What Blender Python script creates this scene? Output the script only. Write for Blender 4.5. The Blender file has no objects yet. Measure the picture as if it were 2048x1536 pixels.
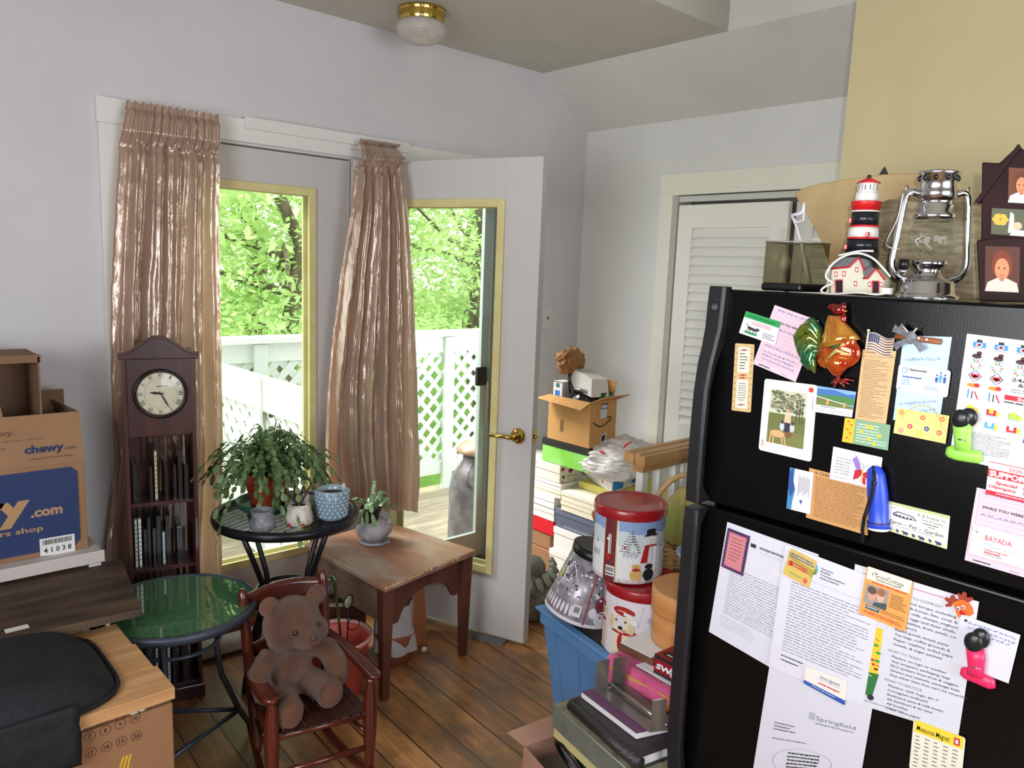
import bpy, math, random
from mathutils import Vector, Matrix, noise
random.seed(7)
C = bpy.context.scene.collection
sc = bpy.context.scene
# ---------------- camera ----------------
FPX, YAW, PITCH, ROLL, H = 1541.2, 0.737765, 0.150093, 0.0379986, 1.616
def _axes():
    f = Vector((math.sin(YAW)*math.cos(PITCH), math.cos(YAW)*math.cos(PITCH), -math.sin(PITCH)))
    r0 = Vector((math.cos(YAW), -math.sin(YAW), 0)); u0 = r0.cross(f)
    return f, r0*math.cos(ROLL)+u0*math.sin(ROLL), -r0*math.sin(ROLL)+u0*math.cos(ROLL)
FW, RT, UP = _axes()
cam = bpy.data.cameras.new('camera'); cam.sensor_width = 36; cam.lens = FPX/2048*36; cam.clip_start = .02; cam.clip_end = 300
co = bpy.data.objects.new('camera', cam); C.objects.link(co)
co.matrix_world = Matrix(((RT.x, UP.x, -FW.x, 0), (RT.y, UP.y, -FW.y, 0), (RT.z, UP.z, -FW.z, H), (0, 0, 0, 1)))
sc.camera = co
# ---------------- light ----------------
sc.view_settings.view_transform = 'Standard'; sc.view_settings.look = 'None'
sc.view_settings.gamma = 1; sc.view_settings.use_curve_mapping = False
sc.view_settings.exposure = 0.1
w = bpy.data.worlds.new('overcast_sky'); sc.world = w; w.use_nodes = True
bg = w.node_tree.nodes['Background']; bg.inputs[0].default_value = (.93, .97, 1, 1); bg.inputs[1].default_value = 3.2
def lamp(name, typ, loc, power, col=(1, 1, 1), rot=None, **k):
    l = bpy.data.lights.new(name, typ); l.energy = power; l.color = col
    for a, b in k.items(): setattr(l, a, b)
    o = bpy.data.objects.new(name, l); C.objects.link(o); o.location = loc
    if rot is not None: o.rotation_euler = Vector(rot).to_track_quat('-Z', 'Y').to_euler()
    return o
# bright hazy sun from the garden, through the doorway
lamp('hazy_sun', 'SUN', (0, 8, 8), 6, (1, .98, .94), (.50, -.52, -.86), angle=math.radians(24))
# flash of the camera that took the photograph
lamp('camera_flash', 'SPOT', (.04, -.03, 1.69), 58, (1, .97, .94), FW*.92 + RT*.36 + UP*.06, shadow_soft_size=.012, spot_size=math.radians(92), spot_blend=1.0)
# added fill lamps behind the camera, set at assumed, unseen window openings
lamp('back_fill_light', 'AREA', (.9, -1.42, 1.55), 32, (.95, .96, 1), (.05, 1, -.05), shape='RECTANGLE', size=1.5, size_y=1.1)
lamp('side_fill_light', 'AREA', (-1.12, .7, 1.55), 38, (.93, .94, 1), (1, .1, 0), shape='RECTANGLE', size=1.3, size_y=1.1)
sc.cycles.max_bounces = 8; sc.cycles.transparent_max_bounces = 16; sc.cycles.caustics_reflective = False; sc.cycles.caustics_refractive = False
sc.cycles.sample_clamp_indirect = 6

# ---------------- helpers ----------------
def V(*a): return Vector(a)
def ray(px, py): return (FW*FPX + RT*(px-1024) - UP*(py-768)).normalized()
def onx(px, py, x): d = ray(px, py); return d*(x/d.x) + V(0, 0, H)
def ony(px, py, y): d = ray(px, py); return d*(y/d.y) + V(0, 0, H)
def onz(px, py, z): d = ray(px, py); return d*((z-H)/d.z) + V(0, 0, H)
def lin(c):
    return tuple(((v/255)/12.92 if v <= 10 else ((v/255+.055)/1.055)**2.4) for v in c)
_M = {}
def M(name, c=(200, 200, 200), r=.55, metal=0, c2=None, sc_=8, st=(1, 1, 1), bump=0, bs=60, spec=None, coat=0, sheen=0, trans=0, alpha=1, emis=0, transl=0, det=4, lo=.35, hi=.65, ior=1.45, bst=(1, 1, 1)):
    if name in _M: return _M[name]
    m = bpy.data.materials.new(name); m.use_nodes = True; n = m.node_tree; b = n.nodes['Principled BSDF']
    L = n.links; I = b.inputs
    col = (*lin(c), 1); I['Base Color'].default_value = col; I['Roughness'].default_value = r; I['Metallic'].default_value = metal
    if spec is not None: I['Specular IOR Level'].default_value = spec
    I['Coat Weight'].default_value = coat; I['Sheen Weight'].default_value = sheen; I['Transmission Weight'].default_value = trans
    I['Alpha'].default_value = alpha; I['IOR'].default_value = ior
    tc = n.nodes.new('ShaderNodeTexCoord')
    if c2 is not None:
        mp = n.nodes.new('ShaderNodeMapping'); mp.inputs['Scale'].default_value = st
        nz = n.nodes.new('ShaderNodeTexNoise'); nz.inputs['Scale'].default_value = sc_; nz.inputs['Detail'].default_value = det
        rp = n.nodes.new('ShaderNodeValToRGB'); rp.color_ramp.elements[0].color = col; rp.color_ramp.elements[1].color = (*lin(c2), 1)
        rp.color_ramp.elements[0].position = lo; rp.color_ramp.elements[1].position = hi
        L.new(tc.outputs['Object'], mp.inputs[0]); L.new(mp.outputs[0], nz.inputs[0]); L.new(nz.outputs[0], rp.inputs[0]); L.new(rp.outputs[0], I['Base Color'])
        colsock = rp.outputs[0]
    if bump:
        mp2 = n.nodes.new('ShaderNodeMapping'); mp2.inputs['Scale'].default_value = bst
        n2 = n.nodes.new('ShaderNodeTexNoise'); n2.inputs['Scale'].default_value = bs; n2.inputs['Detail'].default_value = 5
        bp = n.nodes.new('ShaderNodeBump'); bp.inputs['Strength'].default_value = bump; bp.inputs['Distance'].default_value = .01
        L.new(tc.outputs['Object'], mp2.inputs[0]); L.new(mp2.outputs[0], n2.inputs[0]); L.new(n2.outputs[0], bp.inputs['Height']); L.new(bp.outputs[0], I['Normal'])
    if emis: I['Emission Color'].default_value = col; I['Emission Strength'].default_value = emis
    if transl:
        t = n.nodes.new('ShaderNodeBsdfTranslucent'); t.inputs[0].default_value = col
        if c2 is not None: L.new(colsock, t.inputs[0])
        mx = n.nodes.new('ShaderNodeMixShader'); mx.inputs[0].default_value = transl
        L.new(b.outputs[0], mx.inputs[1]); L.new(t.outputs[0], mx.inputs[2]); L.new(mx.outputs[0], n.nodes['Material Output'].inputs[0])
    _M[name] = m
    return m
def col(r, g, b, rough=.6): return M('print_%d_%d_%d_%d' % (r, g, b, int(rough*100)), (r, g, b), rough)
def thin_glass(name, tint=(250, 252, 250), refl=.08, rough=.02):
    if name in _M: return _M[name]
    m = bpy.data.materials.new(name); m.use_nodes = True; n = m.node_tree; n.nodes.clear(); L = n.links
    t = n.nodes.new('ShaderNodeBsdfTransparent'); t.inputs[0].default_value = (*lin(tint), 1)
    g = n.nodes.new('ShaderNodeBsdfGlossy'); g.inputs['Roughness'].default_value = rough
    f = n.nodes.new('ShaderNodeLayerWeight'); p5 = n.nodes.new('ShaderNodeMath'); p5.operation = 'POWER'; p5.inputs[1].default_value = 4; L.new(f.outputs['Facing'], p5.inputs[0])
    a = n.nodes.new('ShaderNodeMath'); a.operation = 'MULTIPLY_ADD'; a.inputs[1].default_value = .45; a.inputs[2].default_value = refl*.5; a.use_clamp = True
    mx = n.nodes.new('ShaderNodeMixShader'); o = n.nodes.new('ShaderNodeOutputMaterial')
    L.new(p5.outputs[0], a.inputs[0]); L.new(a.outputs[0], mx.inputs[0]); L.new(t.outputs[0], mx.inputs[1]); L.new(g.outputs[0], mx.inputs[2]); L.new(mx.outputs[0], o.inputs[0])
    _M[name] = m
    return m
ORG = {}
def org(o):
    v = V(0, 0, 0)
    while o is not None: v = v + ORG.get(o.name, V(0, 0, 0)); o = o.parent
    return v
def tag(o, label=None, cat=None, group=None, kind=None):
    if label: o['label'] = label
    if cat: o['category'] = cat
    if group: o['group'] = group
    if kind: o['kind'] = kind
    return o
def thing(name, label, cat, loc=(0, 0, 0), group=None):
    o = bpy.data.objects.new(name, None); C.objects.link(o); o.location = loc; o.empty_display_size = .05
    ORG[o.name] = V(*loc); return tag(o, label, cat, group)
class MB:
    def __init__(s, mat=None): s.v = []; s.f = []; s.m = []; s.sm = []; s.mats = []; s.cur = mat; s.X = Matrix.Identity(4)
    def mat(s, m): s.cur = m; return s
    def xf(s, X): s.X = X; return s
    def add(s, vs, fs, mat=None, smooth=False):
        mat = mat or s.cur
        if mat not in s.mats: s.mats.append(mat)
        k = s.mats.index(mat); b = len(s.v)
        s.v += [s.X @ Vector(v) for v in vs]
        for f in fs: s.f.append([b+i for i in f]); s.m.append(k); s.sm.append(smooth)
        return s
    def box(s, lo, hi, mat=None):
        x0, y0, z0 = lo; x1, y1, z1 = hi
        return s.add([(x0, y0, z0), (x1, y0, z0), (x1, y1, z0), (x0, y1, z0), (x0, y0, z1), (x1, y0, z1), (x1, y1, z1), (x0, y1, z1)],
                     [(0, 3, 2, 1), (4, 5, 6, 7), (0, 1, 5, 4), (1, 2, 6, 5), (2, 3, 7, 6), (3, 0, 4, 7)], mat)
    def hexa(s, bot, top, mat=None):   # two quads
        return s.add(list(bot)+list(top), [(0, 3, 2, 1), (4, 5, 6, 7), (0, 1, 5, 4), (1, 2, 6, 5), (2, 3, 7, 6), (3, 0, 4, 7)], mat)
    def tube(s, pts, r, n=10, mat=None, cap=True, flat=1.0, closed=False):
        pts = [Vector(p) for p in pts]; k = len(pts); rs = r if isinstance(r, (list, tuple)) else [r]*k
        vs = []; up = None
        for i, p in enumerate(pts):
            if closed: d = pts[(i+1) % k]-pts[i-1]
            else: d = pts[min(i+1, k-1)]-pts[max(i-1, 0)]
            if d.length < 1e-9: d = V(0, 0, 1)
            d.normalize()
            if up is None: up = V(0, 0, 1) if abs(d.z) < .9 else V(0, 1, 0)
            a = d.cross(up)
            if a.length < 1e-4: a = d.cross(V(1, 0, 0))
            a.normalize(); b = a.cross(d).normalized(); up = b
            for j in range(n):
                t = 2*math.pi*j/n; vs.append(p + a*(math.cos(t)*rs[i]) + b*(math.sin(t)*rs[i]*flat))
        fs = []
        for i in range(k if closed else k-1):
            i2 = (i+1) % k
            for j in range(n): fs.append((i*n+j, i*n+(j+1) % n, i2*n+(j+1) % n, i2*n+j))
        if cap and not closed: fs.append(tuple(range(n-1, -1, -1))); fs.append(tuple((k-1)*n+j for j in range(n)))
        return s.add(vs, fs, mat, True)
    def lathe(s, prof, n=32, c=(0, 0, 0), mat=None, capb=True, capt=True, rot=None, sx=1, sy=1, wob=None):
        vs = []; c = Vector(c)
        for i, (r, z) in enumerate(prof):
            for j in range(n):
                t = 2*math.pi*j/n; rr = r*(wob(t, z) if wob else 1)
                p = V(rr*math.cos(t)*sx, rr*math.sin(t)*sy, z)
                if rot is not None: p = rot @ p
                vs.append(c+p)
        fs = [(i*n+j, i*n+(j+1) % n, (i+1)*n+(j+1) % n, (i+1)*n+j) for i in range(len(prof)-1) for j in range(n)]
        s.add(vs, fs, mat, True); b = len(s.v)-len(vs); k = s.mats.index(mat or s.cur)
        if capb and prof[0][0] > 1e-4: s.f.append([b+i for i in range(n-1, -1, -1)]); s.m.append(k); s.sm.append(False)
        if capt and prof[-1][0] > 1e-4: s.f.append([b+(len(prof)-1)*n+j for j in range(n)]); s.m.append(k); s.sm.append(False)
        return s
    def ball(s, c, r, n=16, k=10, mat=None, rot=None, f=None):
        if not isinstance(r, (tuple, list)): r = (r, r, r)
        vs = []; c = Vector(c)
        for i in range(k+1):
            ph = math.pi*i/k - math.pi/2
            for j in range(n):
                t = 2*math.pi*j/n; d = V(math.cos(ph)*math.cos(t), math.cos(ph)*math.sin(t), math.sin(ph)); g = f(d) if f else 1
                p = V(d.x*r[0], d.y*r[1], d.z*r[2])*g
                if rot is not None: p = rot @ p
                vs.append(c+p)
        fs = [(i*n+j, i*n+(j+1) % n, (i+1)*n+(j+1) % n, (i+1)*n+j) for i in range(k) for j in range(n)]
        return s.add(vs, fs, mat, True)
    def prism(s, pts, d, mat=None, smooth=False):   # pts: 3d outline, d: extrusion vector
        n = len(pts); pts = [Vector(p) for p in pts]; d = Vector(d)
        return s.add(pts+[p+d for p in pts], [tuple(range(n-1, -1, -1)), tuple(range(n, 2*n))]+[(i, (i+1) % n, n+(i+1) % n, n+i) for i in range(n)], mat, smooth)
    def grid(s, fn, nu, nv, mat=None, smooth=True):
        vs = [fn(i/nu, j/nv) for j in range(nv+1) for i in range(nu+1)]
        return s.add(vs, [(j*(nu+1)+i, j*(nu+1)+i+1, (j+1)*(nu+1)+i+1, (j+1)*(nu+1)+i) for j in range(nv) for i in range(nu)], mat, smooth)
    def build(s, name, parent=None, bevel=0, seg=2, auto=True, subsurf=0, solid=0, remesh=0, label=None):
        me = bpy.data.meshes.new(name); o = bpy.data.objects.new(name, me); C.objects.link(o)
        if parent is not None:
            o.parent = parent; O = org(parent)
        else:
            if s.v:
                xs = [v.x for v in s.v]; ys = [v.y for v in s.v]; zs = [v.z for v in s.v]
                O = V((min(xs)+max(xs))/2, (min(ys)+max(ys))/2, min(zs))
            else: O = V(0, 0, 0)
            o.location = O; ORG[o.name] = O
        me.from_pydata([v-O for v in s.v], [], s.f)
        for m in s.mats: me.materials.append(m)
        me.polygons.foreach_set('material_index', s.m); me.polygons.foreach_set('use_smooth', s.sm); me.update()
        if solid: q = o.modifiers.new('t', 'SOLIDIFY'); q.thickness = solid; q.offset = 0
        if remesh: q = o.modifiers.new('r', 'REMESH'); q.mode = 'VOXEL'; q.voxel_size = remesh; q.use_smooth_shade = True; q = o.modifiers.new('s', 'SMOOTH'); q.iterations = 6; q.factor = .6
        if bevel: q = o.modifiers.new('b', 'BEVEL'); q.width = bevel; q.segments = seg; q.limit_method = 'ANGLE'; q.angle_limit = math.radians(40)
        if subsurf: q = o.modifiers.new('u', 'SUBSURF'); q.levels = subsurf; q.render_levels = subsurf
        if label: o['label'] = label
        return o
def struct(o): o['kind'] = 'structure'; return o
def copy_tree(o, parent=None):
    c = o.copy(); C.objects.link(c); ORG[c.name] = ORG.get(o.name, V(0, 0, 0)).copy()
    if parent is not None: c.parent = parent
    for ch in list(o.children): copy_tree(ch, c)
    return c
# lettering and flat print, laid on a surface through a mapping fn(u, v, lift) -> point
_T = {}
def glyphs(t, bold=0):
    k = (t, bold)
    if k not in _T:
        cu = bpy.data.curves.new('t', 'FONT'); cu.body = t; cu.resolution_u = 2; cu.offset = bold; cu.size = 1
        o = bpy.data.objects.new('t', cu); C.objects.link(o); bpy.context.view_layer.update()
        me = bpy.data.meshes.new_from_object(o.evaluated_get(bpy.context.evaluated_depsgraph_get()))
        vs = [(v.co.x, v.co.y) for v in me.vertices]; fs = [tuple(p.vertices) for p in me.polygons]
        bpy.data.objects.remove(o); bpy.data.curves.remove(cu); bpy.data.meshes.remove(me)
        x0 = min(v[0] for v in vs); x1 = max(v[0] for v in vs); _T[k] = ([(v[0]-x0, v[1]) for v in vs], fs, x1-x0)
    return _T[k]
class Cv:
    def __init__(s, mb, fn, asp, lift=.0003): s.mb = mb; s.fn = fn; s.a = asp; s.l = lift   # asp = width/height
    def poly(s, pts, m, l=1, fan=False):
        vs = [s.fn(u, v, s.l*l) for u, v in pts]
        s.mb.add(vs, [tuple(range(len(vs)))], m)
    def rect(s, u0, v0, u1, v1, m, l=1, n=1):
        for i in range(n):
            a = u0+(u1-u0)*i/n; b = u0+(u1-u0)*(i+1)/n; s.poly([(a, v0), (a, v1), (b, v1), (b, v0)], m, l)
    def circ(s, u, v, r, m, l=1, n=18, sy=1): s.poly([(u+r*math.cos(2*math.pi*i/n), v-r*s.a*sy*math.sin(2*math.pi*i/n)) for i in range(n)], m, l)
    def ring(s, u, v, r, w_, m, l=1, n=28, sy=1, a0=0, a1=1):
        for i in range(int(n*a0), int(n*a1)):
            p = [(u+q*math.cos(2*math.pi*k/n), v-q*s.a*sy*math.sin(2*math.pi*k/n)) for q, k in ((r, i), (r, i+1), (r-w_, i+1), (r-w_, i))]
            s.poly(p, m, l)
    def line(s, pts, w_, m, l=1):   # stroke, w_ in u units
        for (a, b), (c, d) in zip(pts, pts[1:]):
            dx = c-a; dy = (d-b)/s.a; q = math.hypot(dx, dy) or 1; nx = -dy/q*w_/2; ny = dx/q*w_/2*s.a
            s.poly([(a+nx, b+ny), (a-nx, b-ny), (c-nx, d-ny), (c+nx, d+ny)], m, l)
    def text(s, t, u, v, hgt, m, w_=None, al='l', l=1, bold=0, ang=0, slant=0):
        vs, fs, wd = glyphs(t, bold)      # hgt: cap height in v units, v: baseline
        k = hgt/.7; ku = k/s.a
        if w_: ku = w_/wd
        off = {'l': 0, 'c': -wd*ku/2, 'r': -wd*ku}[al]; ca, sa = math.cos(ang), math.sin(ang)
        out = []
        for x, y in vs:
            X = off+x*ku+slant*y*ku; Y = -y*k
            Yr = Y/s.a; X2 = X*ca-Yr*sa; Y2 = (X*sa+Yr*ca)*s.a
            out.append(s.fn(u+X2, v+Y2, s.l*l))
        s.mb.add(out, fs, m)
    def lines(s, u0, v0, u1, v1, n, m, th=.35, seed=1, l=1, ragged=.3, words=True):
        rnd = random.Random(seed); dv = (v1-v0)/max(n, 1)
        for i in range(n):
            v = v0+dv*i; e = u1-(u1-u0)*ragged*rnd.random()*(rnd.random() > .5); u = u0
            while u < e:
                wl = (u1-u0)*(.04+.09*rnd.random()); b = min(u+wl, e); s.rect(u, v, b, v+dv*th*(.7+.3*rnd.random()), m, l); u = b+(u1-u0)*(.014 if words else 0)
# ---------------- room shell ----------------
WY, WX = 3.067, 3.285
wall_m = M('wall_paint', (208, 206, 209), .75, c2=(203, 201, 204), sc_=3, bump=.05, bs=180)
wall2_m = M('wall_paint_lightened', (226, 225, 225), .75, c2=(221, 220, 220), sc_=3, bump=.05, bs=180)  # copy of wall paint lightened in place of light missing on the right wall
ceil_m = M('ceiling_paint', (196, 192, 180), .8, c2=(190, 187, 176), sc_=4, bump=.06, bs=150)
slope_m = M('slope_paint', (214, 212, 208), .8, c2=(209, 207, 203), sc_=4, bump=.05, bs=150)
trim_m = M('trim_paint', (222, 221, 218), .5); cream_trim = M('cream_trim_paint', (236, 235, 222), .45)
jamb_m = M('jamb_wood', (190, 182, 174), .6)
yellow_m = M('ochre_wall_paint', (182, 169, 130), .75, c2=(176, 164, 126), sc_=3, bump=.05, bs=160)
def planks(name, cols, roww, length, rot, dirt, rough=.5, mort=(40, 26, 16)):
    m = bpy.data.materials.new(name); m.use_nodes = True; n = m.node_tree; L = n.links; b = n.nodes['Principled BSDF']
    tc = n.nodes.new('ShaderNodeTexCoord'); mp = n.nodes.new('ShaderNodeMapping'); mp.inputs['Rotation'].default_value = (0, 0, rot); L.new(tc.outputs['Object'], mp.inputs[0])
    br = n.nodes.new('ShaderNodeTexBrick'); L.new(mp.outputs[0], br.inputs[0])
    br.inputs['Color1'].default_value = (*lin(cols[0]), 1); br.inputs['Color2'].default_value = (*lin(cols[1]), 1); br.inputs['Mortar'].default_value = (*lin(mort), 1)
    br.inputs['Scale'].default_value = 1; br.inputs['Mortar Size'].default_value = .0035; br.inputs['Brick Width'].default_value = length; br.inputs['Row Height'].default_value = roww; br.inputs['Mortar Smooth'].default_value = .4
    m2 = n.nodes.new('ShaderNodeMapping'); m2.inputs['Scale'].default_value = (3, 40, 3); L.new(mp.outputs[0], m2.inputs[0])
    g = n.nodes.new('ShaderNodeTexNoise'); g.inputs['Scale'].default_value = 1; g.inputs['Detail'].default_value = 6; g.inputs['Distortion'].default_value = .8; L.new(m2.outputs[0], g.inputs[0])
    m3 = n.nodes.new('ShaderNodeMapping'); m3.inputs['Scale'].default_value = (1, 2.2, 1); L.new(mp.outputs[0], m3.inputs[0])
    d = n.nodes.new('ShaderNodeTexNoise'); d.inputs['Scale'].default_value = 4.5; d.inputs['Detail'].default_value = 7; d.inputs['Roughness'].default_value = .65; L.new(m3.outputs[0], d.inputs[0])
    r1 = n.nodes.new('ShaderNodeValToRGB'); r1.color_ramp.elements[0].position = .3; r1.color_ramp.elements[1].position = .7; r1.color_ramp.elements[0].color = (.55, .5, .45, 1); r1.color_ramp.elements[1].color = (1.1, 1.1, 1.1, 1); L.new(g.outputs[0], r1.inputs[0])
    x1 = n.nodes.new('ShaderNodeMixRGB'); x1.blend_type = 'MULTIPLY'; x1.inputs[0].default_value = .8; L.new(br.outputs[0], x1.inputs[1]); L.new(r1.outputs[0], x1.inputs[2])
    r2 = n.nodes.new('ShaderNodeValToRGB'); r2.color_ramp.elements[0].position = .40; r2.color_ramp.elements[1].position = .62; r2.color_ramp.elements[0].color = (0, 0, 0, 1); r2.color_ramp.elements[1].color = (.85, .85, .85, 1); L.new(d.outputs[0], r2.inputs[0])
    x2 = n.nodes.new('ShaderNodeMixRGB'); L.new(r2.outputs[0], x2.inputs[0]); L.new(x1.outputs[0], x2.inputs[1]); x2.inputs[2].default_value = (*lin(dirt), 1)
    L.new(x2.outputs[0], b.inputs['Base Color']); b.inputs['Roughness'].default_value = rough
    bp = n.nodes.new('ShaderNodeBump'); bp.inputs['Strength'].default_value = .5; bp.inputs['Distance'].default_value = .004; bp.invert = True
    L.new(br.outputs['Fac'], bp.inputs['Height']); L.new(bp.outputs[0], b.inputs['Normal'])
    return m
floor_m = planks('worn_floor_boards', ((206, 148, 92), (172, 118, 70)), .125, 4.6, math.radians(93), (104, 80, 60), .42)
XL, YB = -1.2, -1.5
struct(MB(floor_m).box((XL, YB, -.12), (WX+.12, WY+.05, 0)).build('floor'))
# wall with the french doors: openings x .87..1.80 (fixed panel) and 1.85..2.735 (doorway)
O0, O1, O2, O3, OT = .875, 1.80, 1.85, 2.735, 2.055
mb = MB(wall_m)
for lo, hi in (((XL, WY, 0), (O0, WY+.14, 3.4)), ((O3, WY, 0), (WX+.12, WY+.14, 3.4)), ((O0, WY, OT), (O3, WY+.14, 3.4)), ((O1, WY, 0), (O2, WY+.14, OT))): mb.box(lo, hi)
struct(mb.build('wall_back'))
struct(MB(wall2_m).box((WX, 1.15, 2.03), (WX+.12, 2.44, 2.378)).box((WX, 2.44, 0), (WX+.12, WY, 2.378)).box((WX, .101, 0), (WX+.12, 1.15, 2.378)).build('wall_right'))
struct(MB(slope_m).prism([(WX+.12, .5, 2.30), (WX, .5, 2.378), (2.925, .5, 2.627), (2.925, .5, 2.75), (WX+.12, .5, 2.5)], (0, WY-.5, 0)).build('ceiling_slope'))
mb = MB(ceil_m).box((XL, 1.957, 2.627), (2.93, WY, 2.75)).build('ceiling'); struct(mb)
struct(MB(M('ceiling_riser_shaded', (186, 184, 192), .8)).box((XL, 1.957, 2.7501), (2.93, 2.03, 3.4)).build('wall_riser'))  # shade on the riser put into its bluish base colour
struct(MB(slope_m).box((2.925, .5, 2.751), (3.05, 1.955, 3.4)).build('wall_upper'))
struct(MB(ceil_m).box((XL, YB, 3.4), (WX+.12, 2.03, 3.5)).build('ceiling_upper'))
# ochre wall behind the fridge
struct(MB(yellow_m).box((2.35, .0, 0), (2.47, 1.138, 3.4)).box((2.36, 1.138, 0), (2.47, 1.14, 3.4), slope_m).build('wall_kitchen'))
struct(MB(yellow_m).box((2.47, -.0, 0), (WX+.12, .1, 3.4)).build('wall_side'))
struct(MB(yellow_m).box((2.35, YB, 0), (2.47, 0, 3.4)).build('wall_kitchen_corner'))
# unseen walls behind the camera, each with an opening added to let light in
struct(MB(wall_m).box((XL, YB-.1, 0), (2.47, YB, .95)).box((XL, YB-.1, 2.15), (2.47, YB, 3.4)).box((XL, YB-.1, .95), (.1, YB, 2.15)).box((1.7, YB-.1, .95), (2.47, YB, 2.15)).build('wall_front'))
struct(MB(wall_m).box((XL-.1, YB, 0), (XL, WY, .95)).box((XL-.1, YB, 2.15), (XL, WY, 3.4)).box((XL-.1, YB, .95), (XL, 0, 2.15)).box((XL-.1, 1.4, .95), (XL, WY, 2.15)).build('wall_left'))
pane = thin_glass('window_glass')
struct(MB(pane).box((.1, YB-.06, .95), (1.7, YB-.05, 2.15)).build('window_3'))
struct(MB(pane).box((XL-.06, 0, .95), (XL-.05, 1.4, 2.15)).build('window_4'))
# casing of the french doors
mb = MB(trim_m).box((.775, WY-.02, 2.064), (2.80, WY, 2.152)).box((.78, WY-.018, 0), (.868, WY, 2.064)).box((2.737, WY-.018, 0), (2.815, WY, 2.064))
mb.box((1.30, WY-.035, 2.115), (2.07, WY-.02, 2.160)).box((O1, WY-.012, 0), (O2-.002, WY, OT))
struct(mb.build('trim_1', bevel=.002))
struct(MB(M('threshold_wood', (132, 84, 52), .6)).box((O0-.1, WY-.06, 0), (O1+.03, WY-.02, .09)).build('baseboard_back'))
struct(MB(trim_m).box((2.83, WY-.012, 0), (WX, WY, .10)).box((WX-.012, 2.54, 0), (WX, WY-.012, .10)).build('baseboard_right'))
# fixed french panel
door_m = M('grey_white_door_paint', (196, 193, 192), .5); bead_m = M('yellowed_glazing_bead', (214, 204, 148), .45, c2=(204, 192, 132), sc_=14)
def panel(name, x0, x1, z0, z1, gx0, gx1, gz0, gz1, T, y0=0, th=.045, b=.03):
    # x along the leaf; T maps leaf coordinates to the room
    mb = MB(door_m).xf(T)
    mb.box((x0, y0, z0), (gx0, y0+th, z1)).box((gx1, y0, z0), (x1, y0+th, z1)).box((gx0, y0, z0), (gx1, y0+th, gz0)).box((gx0, y0, gz1), (gx1, y0+th, z1))
    o = mb.build(name, bevel=.0015)
    fr = MB(bead_m).xf(T)
    for yy in (y0-.012, y0+th-.001):
        fr.box((gx0-.004, yy, gz0-.004), (gx0+b, yy+.013, gz1+.004)).box((gx1-b, yy, gz0-.004), (gx1+.004, yy+.013, gz1+.004)).box((gx0+b, yy, gz0-.004), (gx1-b, yy+.013, gz0+b)).box((gx0+b, yy, gz1-b), (gx1-b, yy+.013, gz1+.004))
    fr.build('window_frame', o, bevel=.003)
    MB(pane).xf(T).box((gx0+.002, y0+th/2-.003, gz0+.002), (gx1-.002, y0+th/2+.003, gz1-.002)).build('pane', o)
    return struct(o)
w1 = panel('window_1', O0, O1-.006, .02, 2.05, 1.045, 1.622, .305, 1.913, Matrix.Translation((0, WY+.02, 0)))
# open door, hinged at the mullion
hx, hy = 1.862, WY-.006; dx, dy = 2.156-hx, 2.238-hy; LEN = math.hypot(dx, dy); ang = math.atan2(dy, dx)
T = Matrix.Translation((hx, hy, 0)) @ Matrix.Rotation(ang, 4, 'Z')
# local x along the leaf, local +y is the side away from the camera
d1 = panel('door_1', 0, LEN, .02, 2.05, .165, LEN-.165, .300, 1.885, T)
brass = M('polished_brass', (212, 178, 92), .12, 1); steel = M('steel', (190, 190, 192), .3, 1)
hz = .925
rot = Matrix.Rotation(math.radians(90), 3, 'X')
mb = MB(brass).xf(T).lathe([(.033, 0), (.034, .006), (.026, .014), (.014, .018), (.013, .045)], 28, (LEN-.062, 0, hz), rot=rot)
mb.tube([(LEN-.062, -.048, hz), (LEN-.10, -.052, hz), (LEN-.18, -.05, hz-.004)], [.013, .011, .009], 10, flat=.8); mb.build('handle', d1)
MB(brass).xf(T).box((LEN, .008, hz-.03), (LEN+.0015, .038, hz+.03)).tube([(LEN+.001, .023, hz), (LEN+.012, .023, hz)], .009, 10).build('latch_plate', d1)
# screen door in the doorway
alu = M('screen_door_aluminium', (176, 188, 182), .4, .4); darkw = M('brown_jamb', (104, 86, 74), .7); blk = M('black_plastic', (16, 16, 18), .35)
mb = MB(alu).box((2.625, WY+.075, .02), (2.672, WY+.10, 2.0)).box((1.86, WY+.075, 1.96), (2.625, WY+.10, 2.0)).box((1.86, WY+.075, .02), (2.625, WY+.10, .16)).box((1.855, WY+.075, .02), (1.885, WY+.10, 2.0))
o = struct(mb.build('door_3', bevel=.002)); MB(blk).box((2.585, WY+.05, .985), (2.65, WY+.074, 1.085)).build('latch', o, bevel=.006)
MB(alu).box((2.672, WY+.06, 1.0), (2.69, WY+.075, 2.0)).box((2.672, WY+.06, .0), (2.69, WY+.075, .78)).build('side_track', o)
struct(MB(darkw).box((2.69, WY+.03, 0), (O3-.001, WY+.13, OT)).box((O2, WY-.01, 0), (O3-.001, WY+.16, .016)).build('trim_2'))
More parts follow.
